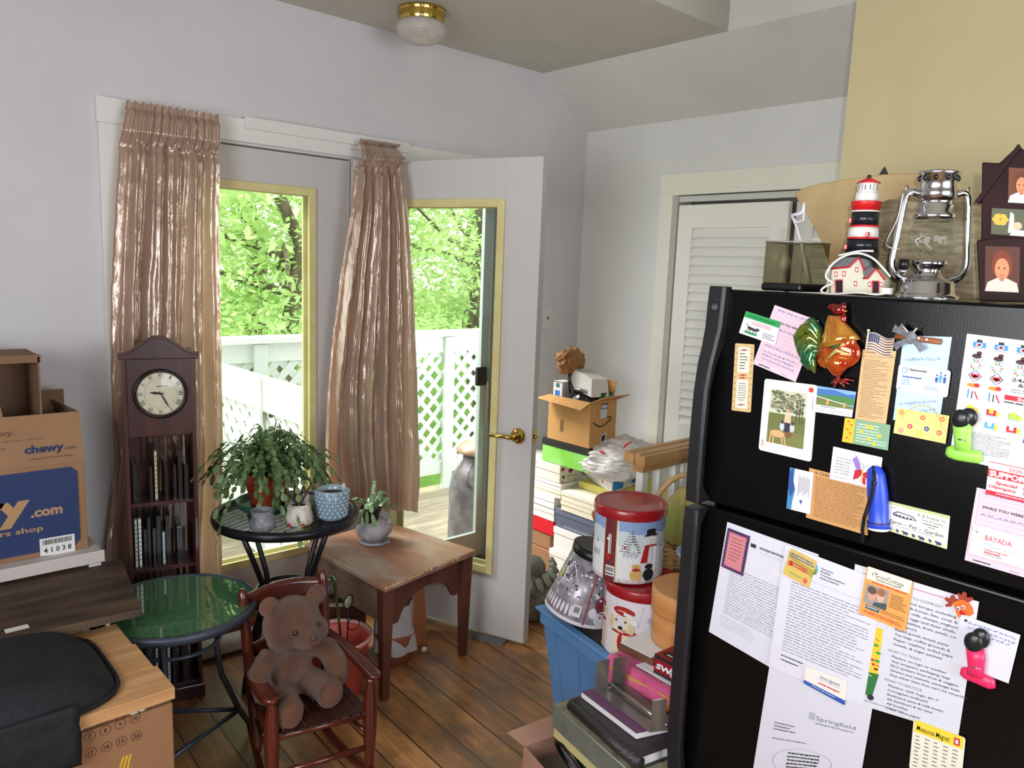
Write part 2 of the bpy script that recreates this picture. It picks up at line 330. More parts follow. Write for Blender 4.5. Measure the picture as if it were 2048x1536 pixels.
# louvered bifold door on the right wall
mb = MB(cream_trim).box((WX-.02, 2.437, 0), (WX, 2.517, 2.02)).box((WX-.022, 1.142, 2.02), (WX, 2.517, 2.112)).box((WX-.03, 1.2, 2.005), (WX+.0, 2.437, 2.03))
mb.box((WX-.018, 2.405, 0), (WX+.10, 2.437, 2.02), jamb_m)
struct(mb.build('trim_3', bevel=.002))
struct(MB(M('door_track', (206, 208, 204), .35)).box((WX-.008, 1.2, 1.972), (WX+.03, 2.405, 2.0)).build('trim_4'))
lou_m = M('louver_door_paint', (240, 239, 232), .45)
def louver(name, y0, y1, x):
    mb = MB(lou_m); a, b = y0+.085, y1-.085
    mb.box((x, y0, .02), (x+.03, a, 1.955)).box((x, b, .02), (x+.03, y1, 1.955)).box((x, a, 1.842), (x+.03, b, 1.955)).box((x, a, .02), (x+.03, b, .14)).box((x, a, .74), (x+.03, b, .858))
    o = struct(mb.build(name, bevel=.002)); s = MB(lou_m)
    for z0, z1 in ((.858, 1.842), (.14, .74)):
        n = int((z1-z0)/.044)
        for i in range(n):
            z = z0+(z1-z0)*(i+.5)/n; s.hexa([(x+.001, a, z-.022), (x+.001, b, z-.022), (x+.006, b, z-.025), (x+.006, a, z-.025)], [(x+.022, a, z+.022), (x+.022, b, z+.022), (x+.028, b, z+.020), (x+.028, a, z+.020)])
    s.build('louver_slats', o); return o
louver('door_2', 1.795, 2.39, WX-.025)
louver('door_4', 1.19, 1.78, WX+.012)
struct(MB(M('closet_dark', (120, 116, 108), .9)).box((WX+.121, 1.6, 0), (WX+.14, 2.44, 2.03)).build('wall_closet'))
# switch
t = thing('light_switch', 'white light switch plate on the back wall beside the open door', 'switch', (3.035, WY, 1.342))
MB(M('switch_plate', (214, 210, 206), .35)).box((3.0, WY-.006, 1.285), (3.07, WY-.0002, 1.40)).build('plate', t, bevel=.002)
MB(M('dark_slot', (90, 86, 82), .4)).box((3.031, WY-.008, 1.333), (3.039, WY-.006, 1.352)).box((3.032, WY-.014, 1.343), (3.038, WY-.008, 1.350)).build('toggle', t)
# ceiling lamp
lx, ly = 1.905, 2.72
t = thing('ceiling_lamp', 'small ceiling lamp with brass ring and frosted glass bowl', 'lamp', (lx, ly, 2.50))
MB(brass).lathe([(.098, 2.627), (.098, 2.618), (.091, 2.612), (.096, 2.604), (.090, 2.597), (.094, 2.588), (.084, 2.578), (.084, 2.572)], 40, (lx, ly, 0)).build('brass_ring', t)
MB(M('frosted_glass_bowl', (196, 188, 180), .45, c2=(178, 170, 164), sc_=60, st=(1, 1, 3), trans=.15, bump=.2, bs=90)).lathe([(.086, 2.580), (.099, 2.572), (.104, 2.556), (.100, 2.538), (.085, 2.520), (.060, 2.505), (.03, 2.496), (.0001, 2.492)], 40, (lx, ly, 0), capt=False).build('glass_bowl', t)
# ---------------- garden and deck ----------------
DZ = -.13
deck_m = planks('weathered_deck_boards', ((196, 184, 158), (178, 164, 140)), .135, 3.6, 0, (150, 138, 118), .8, (92, 78, 60))
struct(MB(deck_m).box((-.5, WY+.145, DZ-.08), (5.6, 4.82, DZ)).build('deck'))
struct(MB(M('lawn', (112, 150, 56), .95, c2=(78, 118, 38), sc_=5, bump=.4, bs=60)).box((-30, WY+.3, -.95), (45, 60, -.85)).build('ground'))
white_w = M('white_painted_lattice', (226, 232, 226), .6); pale_w = M('pale_rail_paint', (214, 224, 216), .6)
def lattice(o, mb, P, L_, z0, z1, step=.088, wd=.053):
    # P(s, z, d) maps a panel; diagonal slats clipped to the panel
    for layer, sg in ((0, 1), (1, -1)):
        Hh = z1-z0; k = -Hh
        while k < L_+Hh:
            # line s = k + sg*(z)
            pts = []
            a = (k, 0) if sg > 0 else (k+0, 0)
            if sg > 0: s0, s1 = k, k+Hh
            else: s0, s1 = k+Hh, k
            za, zb = 0, Hh
            def at(z): return s0+(s1-s0)*z/Hh
            if sg > 0:
                if s0 < 0: za = -s0
                if s1 > L_: zb = L_-s0
            else:
                if s0 > L_: za = s0-L_
                if s1 < 0: zb = s0
            if zb-za > .04:
                A, B = at(za), at(zb); w2 = wd*.7
                q = [(A-w2, za), (A+w2, za), (B+w2, zb), (B-w2, zb)]; q = [(min(max(s, 0), L_), z) for s, z in q]
                d0 = layer*.009
                mb.hexa([P(s, z0+z, d0) for s, z in q], [P(s, z0+z, d0+.008) for s, z in q])
            k += step*1.45
t = thing('deck_railing', 'white painted deck railing with diagonal lattice along the far edge', 'railing', (3, 4.76, DZ))
RY = 4.76; xs = [-.3, .9, 2.1, 3.62, 4.9]
MB(white_w).box((-.4, RY-.08, 1.075), (5.5, RY+.08, 1.115)).box((-.4, RY-.03, .95), (5.5, RY+.02, 1.075)).build('top_rail', t, bevel=.004)
MB(pale_w).box((-.4, RY-.035, -.01), (5.5, RY+.02, .085)).build('bottom_rail', t, bevel=.004)
for x in xs: MB(pale_w).box((x-.045, RY-.06, DZ-.05 if x != 3.62 else DZ-.05), (x+.045, RY-.031, 1.07)).build('post', t, bevel=.003)
for a, b in zip(xs, xs[1:]):
    mb = MB(pale_w); lattice(t, mb, lambda s, z, d: V(a+s, RY-.02+d, z), b-a, .085, .95); mb.build('lattice_panel', t)
t = thing('side_railing', 'sunlit white lattice railing running out from the house', 'railing', (1.78, 3.9, DZ))
SX = 1.78
MB(white_w).box((SX-.03, WY+.16, .80), (SX+.03, RY-.09, .98)).build('top_board', t, bevel=.004)
MB(white_w).box((SX-.03, WY+.16, -.02), (SX+.03, RY-.09, .06)).build('bottom_board', t, bevel=.004)
mb = MB(white_w); lattice(t, mb, lambda s, z, d: V(SX-.01+d, WY+.17+s, z), RY-.1-WY-.17, .06, .80); mb.build('lattice_panel', t)
for y in (WY+.19, 3.95, RY-.12): MB(white_w).box((SX-.045, y-.04, DZ), (SX-.0301, y+.04, .98)).build('post', t)
# milk can
cx, cy = 3.0, 3.60
t = thing('milk_can', 'old grey metal milk can standing on the wooden deck', 'milk can', (cx, cy, DZ))
galv = M('galvanised_metal', (136, 134, 138), .55, .35, c2=(96, 88, 90), sc_=9, bump=.15, bs=40)
MB(galv).lathe([(.165, DZ), (.170, DZ+.02), (.168, DZ+.28), (.168, DZ+.37), (.155, DZ+.45), (.11, DZ+.52), (.088, DZ+.55), (.085, DZ+.59)], 36, (cx, cy, 0)).build('body', t)
MB(M('rusty_lid', (168, 120, 100), .6, .3, c2=(190, 170, 150), sc_=12)).lathe([(.085, DZ+.59), (.125, DZ+.605), (.13, DZ+.62), (.11, DZ+.65), (.06, DZ+.67), (.001, DZ+.675)], 36, (cx, cy, 0)).build('lid', t)
a0 = math.radians(215)
for s in (a0, a0+math.pi):
    MB(galv).tube([(cx+.15*math.cos(s), cy+.15*math.sin(s), DZ+.42), (cx+.20*math.cos(s), cy+.20*math.sin(s), DZ+.45), (cx+.19*math.cos(s), cy+.19*math.sin(s), DZ+.52), (cx+.12*math.cos(s), cy+.12*math.sin(s), DZ+.55)], .012, 8).build('handle', t)
# trees
leafs = [M('leaf_green_a', (206, 224, 158), .5, c2=(172, 204, 126), sc_=2, transl=.5), M('leaf_green_b', (218, 232, 176), .5, c2=(188, 216, 142), sc_=2, transl=.55), M('leaf_green_c', (184, 220, 124), .55, c2=(146, 192, 94), sc_=2, transl=.45)]
bark = M('bark', (124, 110, 92), .9, c2=(84, 74, 60), sc_=10, st=(1, 1, .2), bump=.5, bs=25)
def tree(label, x, y, h, R, n, lm, seed, z0=-.86, leaf=.16, crown=None, low=.25):
    rnd = random.Random(seed)
    t = thing('leafy_tree', label, 'tree', (x, y, z0))
    mb = MB(bark); P = [(x+rnd.uniform(-.1, .1)*i, y, z0+h*.85*i/6) for i in range(7)]; mb.tube(P, [.17*(1-.13*i)*h/8 for i in range(7)], 9)
    for i in range(9):
        a = rnd.uniform(0, 6.28); b = h*rnd.uniform(.3, .8); e = R*rnd.uniform(.5, .95)
        mb.tube([(x, y, z0+b), (x+e*.5*math.cos(a), y+e*.5*math.sin(a), z0+b+.25), (x+e*math.cos(a), y+e*math.sin(a), z0+b+rnd.uniform(-.2, .9))], [.05, .03, .012], 5)
    mb.build('trunk', t)
    vs = []; fs = []; cl = [(rnd.gauss(0, .48), rnd.gauss(0, .48), rnd.uniform(low, 1.0), rnd.uniform(.22, .5)) for _ in range(34)]
    for i in range(n):
        cxx, cyy, czz, cr = rnd.choice(cl)
        d = V(rnd.gauss(0, 1), rnd.gauss(0, 1), rnd.gauss(0, .55)); d = d.normalized()*cr*R*(rnd.random()**.4)
        p = V(x+cxx*R, y+cyy*R, z0+h*czz)+d
        if p.z < z0+.5: continue
        s = leaf*rnd.uniform(.6, 1.25); ax = V(rnd.gauss(0, 1), rnd.gauss(0, 1), rnd.gauss(-.3, .5)).normalized(); q = ax.cross(V(rnd.gauss(0, .6), rnd.gauss(0, .6), 1)).normalized()
        b = len(vs); vs += [p-ax*s*.6, p+q*s*.28, p+ax*s*.6, p-q*s*.28]; fs.append((b, b+1, b+2, b+3))
    MB(lm).add(vs, fs).build('foliage', t)
tr = [(3.9, 8.2, 6.2, 2.3, 16000, 1, 'leafy tree with pale green crown close behind the railing'),
      (7.2, 8.6, 6.6, 2.5, 17000, 1, 'bright green tree seen through the open door glass'),
      (1.6, 11.5, 8, 2.7, 8000, 0, 'tall green tree seen at the left of the fixed pane'),
      (5.4, 12.5, 9, 2.9, 8000, 2, 'darker green tree in the second row of the garden'),
      (9.9, 12.0, 8.5, 3.0, 8000, 0, 'green tree behind the bright one in the open door glass'),
      (3.2, 16.5, 9, 3.2, 5200, 2, 'far dark green tree behind the trunks at left'),
      (12.8, 15.8, 10, 3.6, 5200, 1, 'far pale tree at the right of the garden'),
      (7.6, 17.5, 10, 3.5, 5200, 2, 'far dark green tree in the middle of the garden')]
for i, (x, y, h, R, n, k, lb) in enumerate(tr): tree(lb, x, y, h, R, n, leafs[k], 20+i, leaf=.088 if y < 10 else .17, low=.14 if y > 10 else .3)
# ---------------- curtains ----------------
def satin():
    m = bpy.data.materials.new('bronze_satin'); m.use_nodes = True; n = m.node_tree; L = n.links; b = n.nodes['Principled BSDF']
    b.inputs['Base Color'].default_value = (*lin((206, 186, 170)), 1); b.inputs['Roughness'].default_value = .24; b.inputs['Metallic'].default_value = .5; b.inputs['Sheen Weight'].default_value = .3
    tc = n.nodes.new('ShaderNodeTexCoord'); mp = n.nodes.new('ShaderNodeMapping'); mp.inputs['Scale'].default_value = (13, 13, 3.0)
    nz = n.nodes.new('ShaderNodeTexNoise'); nz.inputs['Scale'].default_value = 1; nz.inputs['Detail'].default_value = 4; nz.inputs['Distortion'].default_value = 1.2
    bp = n.nodes.new('ShaderNodeBump'); bp.inputs['Strength'].default_value = .8; bp.inputs['Distance'].default_value = .02
    L.new(tc.outputs['Object'], mp.inputs[0]); L.new(mp.outputs[0], nz.inputs[0]); L.new(nz.outputs[0], bp.inputs['Height']); L.new(bp.outputs[0], b.inputs['Normal'])
    t = n.nodes.new('ShaderNodeBsdfTranslucent'); t.inputs[0].default_value = (*lin((226, 180, 150)), 1)
    mx = n.nodes.new('ShaderNodeMixShader'); mx.inputs[0].default_value = .36
    L.new(b.outputs[0], mx.inputs[1]); L.new(t.outputs[0], mx.inputs[2]); L.new(mx.outputs[0], n.nodes['Material Output'].inputs[0])
    return m
satin_m = satin()
def interp(tab, z):
    for (a, *p), (b, *q) in zip(tab, tab[1:]):
        if a >= z >= b: k = (a-z)/(a-b); return [x+(y-x)*k for x, y in zip(p, q)]
    return list(tab[0][1:]) if z > tab[0][0] else list(tab[-1][1:])
def curtain(name, label, tab, y0, nf, seed, amp0=.012, amp1=.032, plan=None):
    zt, zb = tab[0][0], tab[-1][0]
    def fn(u, v):
        z = zt-(zt-zb)*v; xl, xr = interp(tab, z); s = noise.noise(V(u*3, v*2.5, seed))*.05
        uu = u+s*(1-abs(2*u-1)); x = xl+(xr-xl)*uu
        ph = u*nf*2*math.pi+noise.noise(V(u*4, v*1.6, seed+5))*2.2
        a = amp0+(amp1-amp0)*min(1, v*1.6)
        y = y0+a*math.sin(ph)+a*.55*math.sin(ph*2.3+1+v)+noise.noise(V(u*9, v*7, seed+9))*.012
        y += noise.noise(V(u*22, v*26, seed+3))*.0045
        if v < .075: y = y0+.006*math.sin(u*nf*14)+.004*math.sin(u*nf*31)+ (.014 if .02 < v < .06 else 0)*-1; z += .004*math.sin(u*nf*17) if v < .01 else 0
        if .07 < v < .09: y += .012
        if plan: y += plan(x, z)-y0
        return V(x, min(y, WY-.024), z)
    t = thing(name, label, 'curtain', ((tab[0][1]+tab[0][2])/2, y0, zb))
    MB(satin_m).grid(fn, 150, 190).build('fabric', t)
    MB(M('curtain_rod_white', (210, 206, 200), .4)).tube([(tab[0][1]-.004, y0+.012, zt-.035), (tab[0][2]+.004, y0+.012, zt-.035)], .008, 8).tube([(tab[0][1]+.003, y0+.012, zt-.035), (tab[0][1]+.003, WY-.02, zt-.035)], .005, 6).build('rod', t)
def px_tab(rows, y): return [(ony((a+b)/2, (c+d)/2, y).z, ony(a, c, y).x, ony(b, d, y).x) for a, c, b, d in rows]
curtain('curtain', 'wide bronze satin curtain at the left side, behind the tall clock cabinet', px_tab([(253, 202, 438, 228), (243, 250, 438, 285), (230, 380, 438, 430), (221, 560, 438, 600), (222, 720, 441, 780), (232, 880, 444, 940), (212, 1060, 444, 1100), (205, 1190, 442, 1190)], 2.985), 2.985, 5, 3, amp1=.026)
def in_front_of_door(x, z): k = min(1, max(0, (2.125-z)/.085)); return 2.965-k*k*(3-2*k)*max(0, x-1.66)*.74
def solve(px_, py_):
    y = 2.965
    for _ in range(30): p = ony(px_, py_, y); y += .5*(in_front_of_door(p.x, p.z)-y)
    return p
def door_tab(rows):
    out = []
    for a, b, c, d in rows: p, q = solve(a, b), solve(c, d); out.append((max((p.z+q.z)/2, .472), p.x, q.x))
    return out
curtain('curtain', 'narrow gathered bronze satin curtain hanging between the two glass doors', door_tab([(722, 277, 803, 290), (719, 300, 803, 312), (713, 335, 804, 350), (705, 400, 810, 420), (690, 500, 820, 520), (672, 640, 826, 650), (656, 800, 833, 810), (650, 900, 836, 910), (655, 1000, 833, 1045)]), 2.965, 6, 11, amp1=.022, plan=in_front_of_door)
# ---------------- tall clock cabinet for discs ----------------
maho = M('dark_mahogany', (70, 34, 32), .32, c2=(50, 24, 24), sc_=6, st=(4, 4, .5), coat=.3)
cx0, cx1, cy0, cy1 = .748, .976, 2.765, 2.92
rt_ = Matrix.Translation((cx0, cy0, 0)) @ Matrix.Rotation(math.radians(-14), 4, 'Z') @ Matrix.Translation((-cx0, -cy0, 0))
t = thing('clock_cabinet', 'tall dark mahogany clock tower with open shelves of discs', 'clock', (.86, 2.84, 0))
fz = 1.00
mb = MB(maho).xf(rt_).box((cx0, cy0, 0), (cx0+.014, cy1, 1.285)).box((cx1-.014, cy0, 0), (cx1, cy1, 1.285)).box((cx0-.008, cy0-.008, 0), (cx1+.008, cy1, .05)).box((cx0+.014, cy0+.02, fz-.012), (cx1-.014, cy1, fz)).box((cx0+.014, cy1-.01, fz), (cx1-.014, cy1, 1.27))
mb.build('cabinet', t, bevel=.003)
arch = []
for i in range(25):
    k = i/24; s = (1-math.cos(2*math.pi*k))/2; arch.append((cx0-.012+(cx1-cx0+.024)*k, 1.285+.058*s**1.1))
pts = [V(cx0-.012, cy0-.006, 1.262)]+[V(x, cy0-.006, z) for x, z in arch]+[V(cx1+.012, cy0-.006, 1.262)]
MB(maho).xf(rt_).prism(pts, (0, .018, 0)).build('arched_crown', t, bevel=.003)
pts2 = [V(x, cy0-.014, z) for x, z in arch]+[V(x, cy0-.014, z-.010) for x, z in reversed(arch)]
MB(maho).xf(rt_).prism(pts2, (0, .028, 0)).build('crown_moulding', t, bevel=.002)
MB(maho).xf(rt_).box((cx0+.014, cy0+.003, fz-.002), (cx1-.014, cy0+.016, 1.262)).build('clock_panel', t)
ccx, ccz, cr = (cx0+cx1)/2+.002, 1.143, .078
rX = Matrix.Rotation(math.radians(90), 3, 'X')
MB(M('clock_rim', (34, 22, 20), .25, .4)).xf(rt_).lathe([(cr+.008, 0), (cr+.008, .012), (cr+.002, .016), (cr-.003, .010), (cr-.003, .002)], 48, (ccx, cy0+.004, ccz), rot=rX, capt=False).build('clock_rim', t)
dial = MB(M('cream_dial', (206, 198, 176), .4)).xf(rt_); dial.lathe([(cr-.002, 0), (cr-.002, .004)], 48, (ccx, cy0+.003, ccz), rot=rX)
cv = Cv(dial, lambda u, v, l: V(ccx+(u-.5)*2*cr, cy0-.0012-l, ccz+(.5-v)*2*cr), 1); ink = col(38, 34, 34)
cv.ring(.5, .5, .47, .008, ink, n=60); cv.ring(.5, .5, .33, .004, ink, n=60)
for k, r_ in enumerate(['XII', 'I', 'II', 'III', 'IIII', 'V', 'VI', 'VII', 'VIII', 'IX', 'X', 'XI']):
    a = math.radians(30*k); R_ = .365
    cv.text(r_, .5+R_*math.sin(a), .5-R_*math.cos(a), .09, ink, al='c', bold=.012, ang=a, w_=.035*len(r_)**.8+.01)
for k in range(60):
    a = math.radians(6*k); cv.line([(.5+.455*math.sin(a), .5-.455*math.cos(a)), (.5+.475*math.sin(a), .5-.475*math.cos(a))], .006, ink)
cv.lines(.42, .33, .66, .36, 1, ink, .8, words=True); cv.circ(.5, .5, .02, col(200, 195, 180))
dial.build('dial', t)
for nm, L_, aa, w_ in (('hour_hand', .23, -82, .03), ('minute_hand', .38, 153, .018)):
    h_ = MB(ink).xf(rt_); c2 = Cv(h_, lambda u, v, l: V(ccx+(u-.5)*2*cr, cy0-.003-l, ccz+(.5-v)*2*cr), 1); a = math.radians(aa); s_, c_ = math.sin(a), math.cos(a)
    for l in (1, 6): c2.poly([(.5-w_*.5*c_-.06*s_, .5-w_*.5*s_+.06*c_), (.5+w_*.5*c_-.06*s_, .5+w_*.5*s_+.06*c_), (.5+w_*c_+L_*.6*s_, .5+w_*s_-L_*.6*c_), (.5+L_*s_, .5-L_*c_), (.5-w_*c_+L_*.6*s_, .5-w_*s_-L_*.6*c_)], ink, l)
    h_.build(nm, t)
MB(thin_glass('clock_glass', refl=.05)).xf(rt_).lathe([(cr-.003, 0), (cr*.7, .004), (.001, .006)], 40, (ccx, cy0-.007, ccz), rot=rX, capb=False).build('glass', t)
zs = [.06, .285, .515, .755]
for z in zs: MB(maho).xf(rt_).box((cx0+.014, cy0+.015, z-.012), (cx1-.014, cy1-.006, z)).build('shelf', t)
sl = MB(maho).xf(rt_)
for i in range(10):
    x = cx0+.016+i*.0205; sl.box((x, cy1-.009, .05), (x+.0145, cy1, fz))
sl.build('slatted_back', t)
rnd = random.Random(5)
spine = [(222, 222, 220), (30, 28, 34), (24, 22, 26), (205, 205, 200), (40, 34, 44), (28, 26, 30), (186, 190, 196), (52, 44, 40), (26, 24, 30), (196, 178, 150), (34, 32, 40)]
ORD = ['first', 'second', 'third', 'fourth', 'fifth', 'sixth', 'seventh', 'eighth', 'ninth', 'tenth', 'eleventh', 'twelfth', 'thirteenth', 'fourteenth', 'fifteenth']
nm_s = ['bottom', 'second', 'third', 'top']
cn = {(222, 222, 220): 'white', (205, 205, 200): 'off white', (186, 190, 196): 'pale grey', (196, 178, 150): 'tan'}
first = None
for si, z in enumerate(zs):
    x = cx0+.02; k = 0
    while x < cx1-.034:
        h_ = rnd.choice([.126, .126, .14, .185]) if si else .15; wd = rnd.choice([.010, .014, .014]); c_ = spine[rnd.randrange(len(spine))]; dep = rnd.uniform(.018, .032)
        if rnd.random() < .66:
            body = M('case_%d_%d_%d' % c_, tuple(int(v*.35+10) for v in c_), .18, coat=.4)
            b = MB(body).xf(rt_).box((x, cy0+dep, z), (x+wd, cy0+dep+.125, z+h_)); b.box((x+.0015, cy0+dep-.0006, z+.006), (x+wd-.0015, cy0+dep-.0001, z+h_-.006), M('spine_%d_%d_%d' % c_, c_, .3))
            o = b.build('disc_case'); light = c_ in cn
            if light:
                c3 = MB(col(60, 60, 66)).xf(rt_); Cv(c3, lambda u, v, l, x=x, wd=wd, dep=dep, z=z, h_=h_: V(x+wd*u, cy0+dep-.0006-l, z+h_*(1-v)), wd/h_).lines(.35, .12, .7, .9, 9, col(60, 60, 66), .5, seed=k+si*20, ragged=0)
                c3.build('spine_print', o)
            k += 1; tag(o, '%s disc case, %s from the left on the %s shelf of the clock tower' % (cn[c_]+'-spined' if light else 'dark', ORD[k-1], nm_s[si]), 'disc case', ('%s disc cases on the %s shelf' % (cn.get(c_, 'dark'), nm_s[si])))
        x += wd+rnd.uniform(.001, .008)
# ---------------- round tables ----------------
def leg_path(cx, cy, a, pts): return [V(cx+r*math.cos(a), cy+r*math.sin(a), z) for r, z in pts]
blkm = M('black_tube_metal', (34, 34, 40), .32, .5); greym = M('slate_tube_metal', (66, 72, 86), .4, .3)
gx, gy, gz, gr = .783, 2.405, .52, .243
t = thing('green_glass_table', 'low round patio table with green glass top and slate metal rim', 'table', (gx, gy, 0))
MB(M('green_tinted_glass', (78, 122, 84), .05, c2=(66, 108, 72), sc_=90, spec=.9, coat=1)).lathe([(gr-.012, gz-.008), (gr-.012, gz)], 56, (gx, gy, 0)).build('glass_top', t)
MB(greym).lathe([(gr-.016, gz-.026), (gr, gz-.024), (gr+.004, gz-.008), (gr, gz+.003), (gr-.012, gz+.003), (gr-.012, gz-.02), (gr-.016, gz-.026)], 56, (gx, gy, 0), capb=False, capt=False).build('rim', t)
for k in range(3):
    a = math.radians(-5+120*k); MB(greym).tube(leg_path(gx, gy, a, [(gr*.62, gz-.02), (gr*.56, gz-.09), (gr*.50, gz-.17), (gr*.56, .24), (gr*.78, .10), (gr*.98, .008)]), .0095, 10).build('leg', t)
MB(greym).tube([V(gx+gr*.53*math.cos(2*math.pi*i/28), gy+gr*.53*math.sin(2*math.pi*i/28), gz-.12) for i in range(28)], .007, 8, closed=True).build('ring', t)
for a in (-5, 115, 235):
    a, a2 = math.radians(a), math.radians(a+120); MB(greym).tube([(gx+.195*math.cos(a), gy+.195*math.sin(a), .095), (gx+.195*math.cos(a2), gy+.195*math.sin(a2), .095)], .008, 8, flat=1).build('stretcher', t)
mx_, my_, mz_, mr_ = 1.292, 2.685, .655, .270
t = thing('mesh_table', 'round black bistro table with a metal mesh top, full of plants', 'table', (mx_, my_, 0))
MB(blkm).lathe([(mr_-.02, mz_-.030), (mr_-.002, mz_-.028), (mr_+.004, mz_-.012), (mr_, mz_+.004), (mr_-.012, mz_+.006), (mr_-.02, mz_-.004), (mr_-.02, mz_-.030)], 64, (mx_, my_, 0), capb=False, capt=False).build('rim', t)
ms = MB(M('mesh_wire', (58, 58, 64), .35, .7)); ri = mr_-.018; q = -ri
while q < ri:
    h2 = math.sqrt(max(ri*ri-q*q, 0)); a = math.radians(24); ca, sa = math.cos(a), math.sin(a)
    for (p0, p1, wd) in (((q, -h2), (q, h2), .0022),):
        A = V(mx_+p0[0]*ca-p0[1]*sa, my_+p0[0]*sa+p0[1]*ca, mz_-.006); B = V(mx_+p1[0]*ca-p1[1]*sa, my_+p1[0]*sa+p1[1]*ca, mz_-.006); ms.tube([A, B], wd*.8, 4, cap=False)
    q += .0088
q = -ri
while q < ri:
    h2 = math.sqrt(max(ri*ri-q*q, 0)); A = V(mx_-h2*ca-q*sa, my_-h2*sa+q*ca, mz_-.0085); B = V(mx_+h2*ca-q*sa, my_+h2*sa+q*ca, mz_-.0085); ms.tube([A, B], .0014, 4, cap=False)
    q += .03
ms.build('mesh_top', t)
for k in range(4):
    a = math.radians(-72+90*k); MB(blkm).tube(leg_path(mx_, my_, a, [(mr_*.80, mz_-.025), (mr_*.60, mz_-.15), (mr_*.42, mz_-.27), (mr_*.38, .33), (mr_*.52, .22), (mr_*.76, .06), (mr_*.80, .006)]), .0105, 10).build('leg', t)
MB(blkm).tube([V(mx_+.112*math.cos(2*math.pi*i/32), my_+.112*math.sin(2*math.pi*i/32), .345) for i in range(32)], .009, 8, closed=True).build('ring', t)
# ---------------- plants and pots ----------------
terra = M('terracotta', (196, 84, 52), .6, c2=(178, 72, 44), sc_=12); soil = M('soil', (52, 36, 26), .95, bump=.5, bs=120)
def cactus(mb, c, n, rmin, rmax, hup, seed, segl=.024, wd=.011, z_lo=None):
    rnd = random.Random(seed); c = Vector(c)
    for i in range(n):
        a = rnd.uniform(0, 2*math.pi); R = rnd.uniform(rmin, rmax); ns = max(4, int(R*1.5/segl)); up = hup*rnd.uniform(.3, 1.1)*(1.15-.5*(R-rmin)/(rmax-rmin+1e-6)); drop = rnd.uniform(.3, 1.3)*R*.75
        pts = []; da = rnd.uniform(-.5, .5)
        for k in range(ns+1):
            s = k/ns; pts.append(c+V(math.cos(a+da*s)*R*s**.85, math.sin(a+da*s)*R*s**.85, up*math.sin(min(s*1.5, 1)*math.pi/2)-drop*s*s*s)+V(rnd.uniform(-1, 1), rnd.uniform(-1, 1), rnd.uniform(-1, 1))*.003)
        if z_lo is not None:
            for p in pts: p.z = max(p.z, z_lo)
        for p, q in zip(pts, pts[1:]):
            d = q-p; L_ = d.length
            if L_ < 1e-4: continue
            d.normalize(); sd = d.cross(V(rnd.gauss(0, .35), rnd.gauss(0, .35), 1)).normalized(); nn = sd.cross(d); w2 = wd*rnd.uniform(.8, 1.2)
            vs = [p, p+d*L_*.3+sd*w2*.8, p+d*L_*.75+sd*w2, q+sd*w2*.45, q-sd*w2*.45, p+d*L_*.75-sd*w2, p+d*L_*.3-sd*w2*.8, p+d*L_*.5+nn*.0025]
            mb.add(vs, [(0, 1, 7), (1, 2, 7), (2, 3, 7), (3, 4, 7), (4, 5, 7), (5, 6, 7), (6, 0, 7)], smooth=True)
cac_m = M('christmas_cactus_leaf', (76, 104, 60), .4, c2=(116, 142, 92), sc_=25, transl=.15)
px, py = 1.245, 2.74
t = thing('christmas_cactus', 'large sprawling christmas cactus in a terracotta pot on the mesh table', 'plant', (px, py, mz_))
zz = mz_+.022
MB(terra).lathe([(.062, zz), (.085, zz+.095), (.092, zz+.097), (.096, zz+.135), (.089, zz+.135), (.084, zz+.115)], 40, (px, py, 0), capt=False).build('pot', t)
MB(M('green_saucer', (44, 96, 76), .4)).lathe([(.088, mz_+.006), (.112, mz_+.020), (.120, mz_+.045), (.114, mz_+.045), (.105, mz_+.022), (.062, mz_+.0215)], 40, (px, py, 0)).build('saucer', t)
MB(soil).lathe([(.084, zz+.115), (.001, zz+.125)], 24, (px, py, 0), capb=False).build('soil', t)
mb = MB(cac_m); cactus(mb, (px, py, zz+.12), 170, .08, .30, .17, 4, wd=.0098); cactus(mb, (px, py, zz+.12), 60, .03, .22, .20, 5); mb.build('foliage', t)
def vase(name, label, cat, x, y, z, prof, mat_, part='body', **k):
    t = thing(name, label, cat, (x, y, z)); MB(mat_).lathe([(r, z+h) for r, h in prof], 40, (x, y, 0), capt=False, **k).build(part, t); return t
# crystal holder with red candle
x, y = 1.13, 2.535
t = vase('candle_holder', 'small cut glass candle holder with a red candle on the mesh table', 'candle holder', x, y, mz_+.002, [(.036, 0), (.044, .012), (.046, .03), (.036, .055), (.040, .075), (.037, .075), (.033, .055), (.040, .03), (.036, .014)], M('cut_glass', (214, 222, 232), .08, c2=(160, 172, 186), sc_=40, st=(1, 1, 2), trans=.6, bump=.8, bs=60, alpha=.75), part='glass')
MB(M('red_candle', (214, 46, 36), .35, c2=(240, 96, 70), sc_=60)).lathe([(.018, mz_+.006), (.022, mz_+.03), (.016, mz_+.048), (.003, mz_+.058)], 20, (x, y, 0)).build('candle', t)
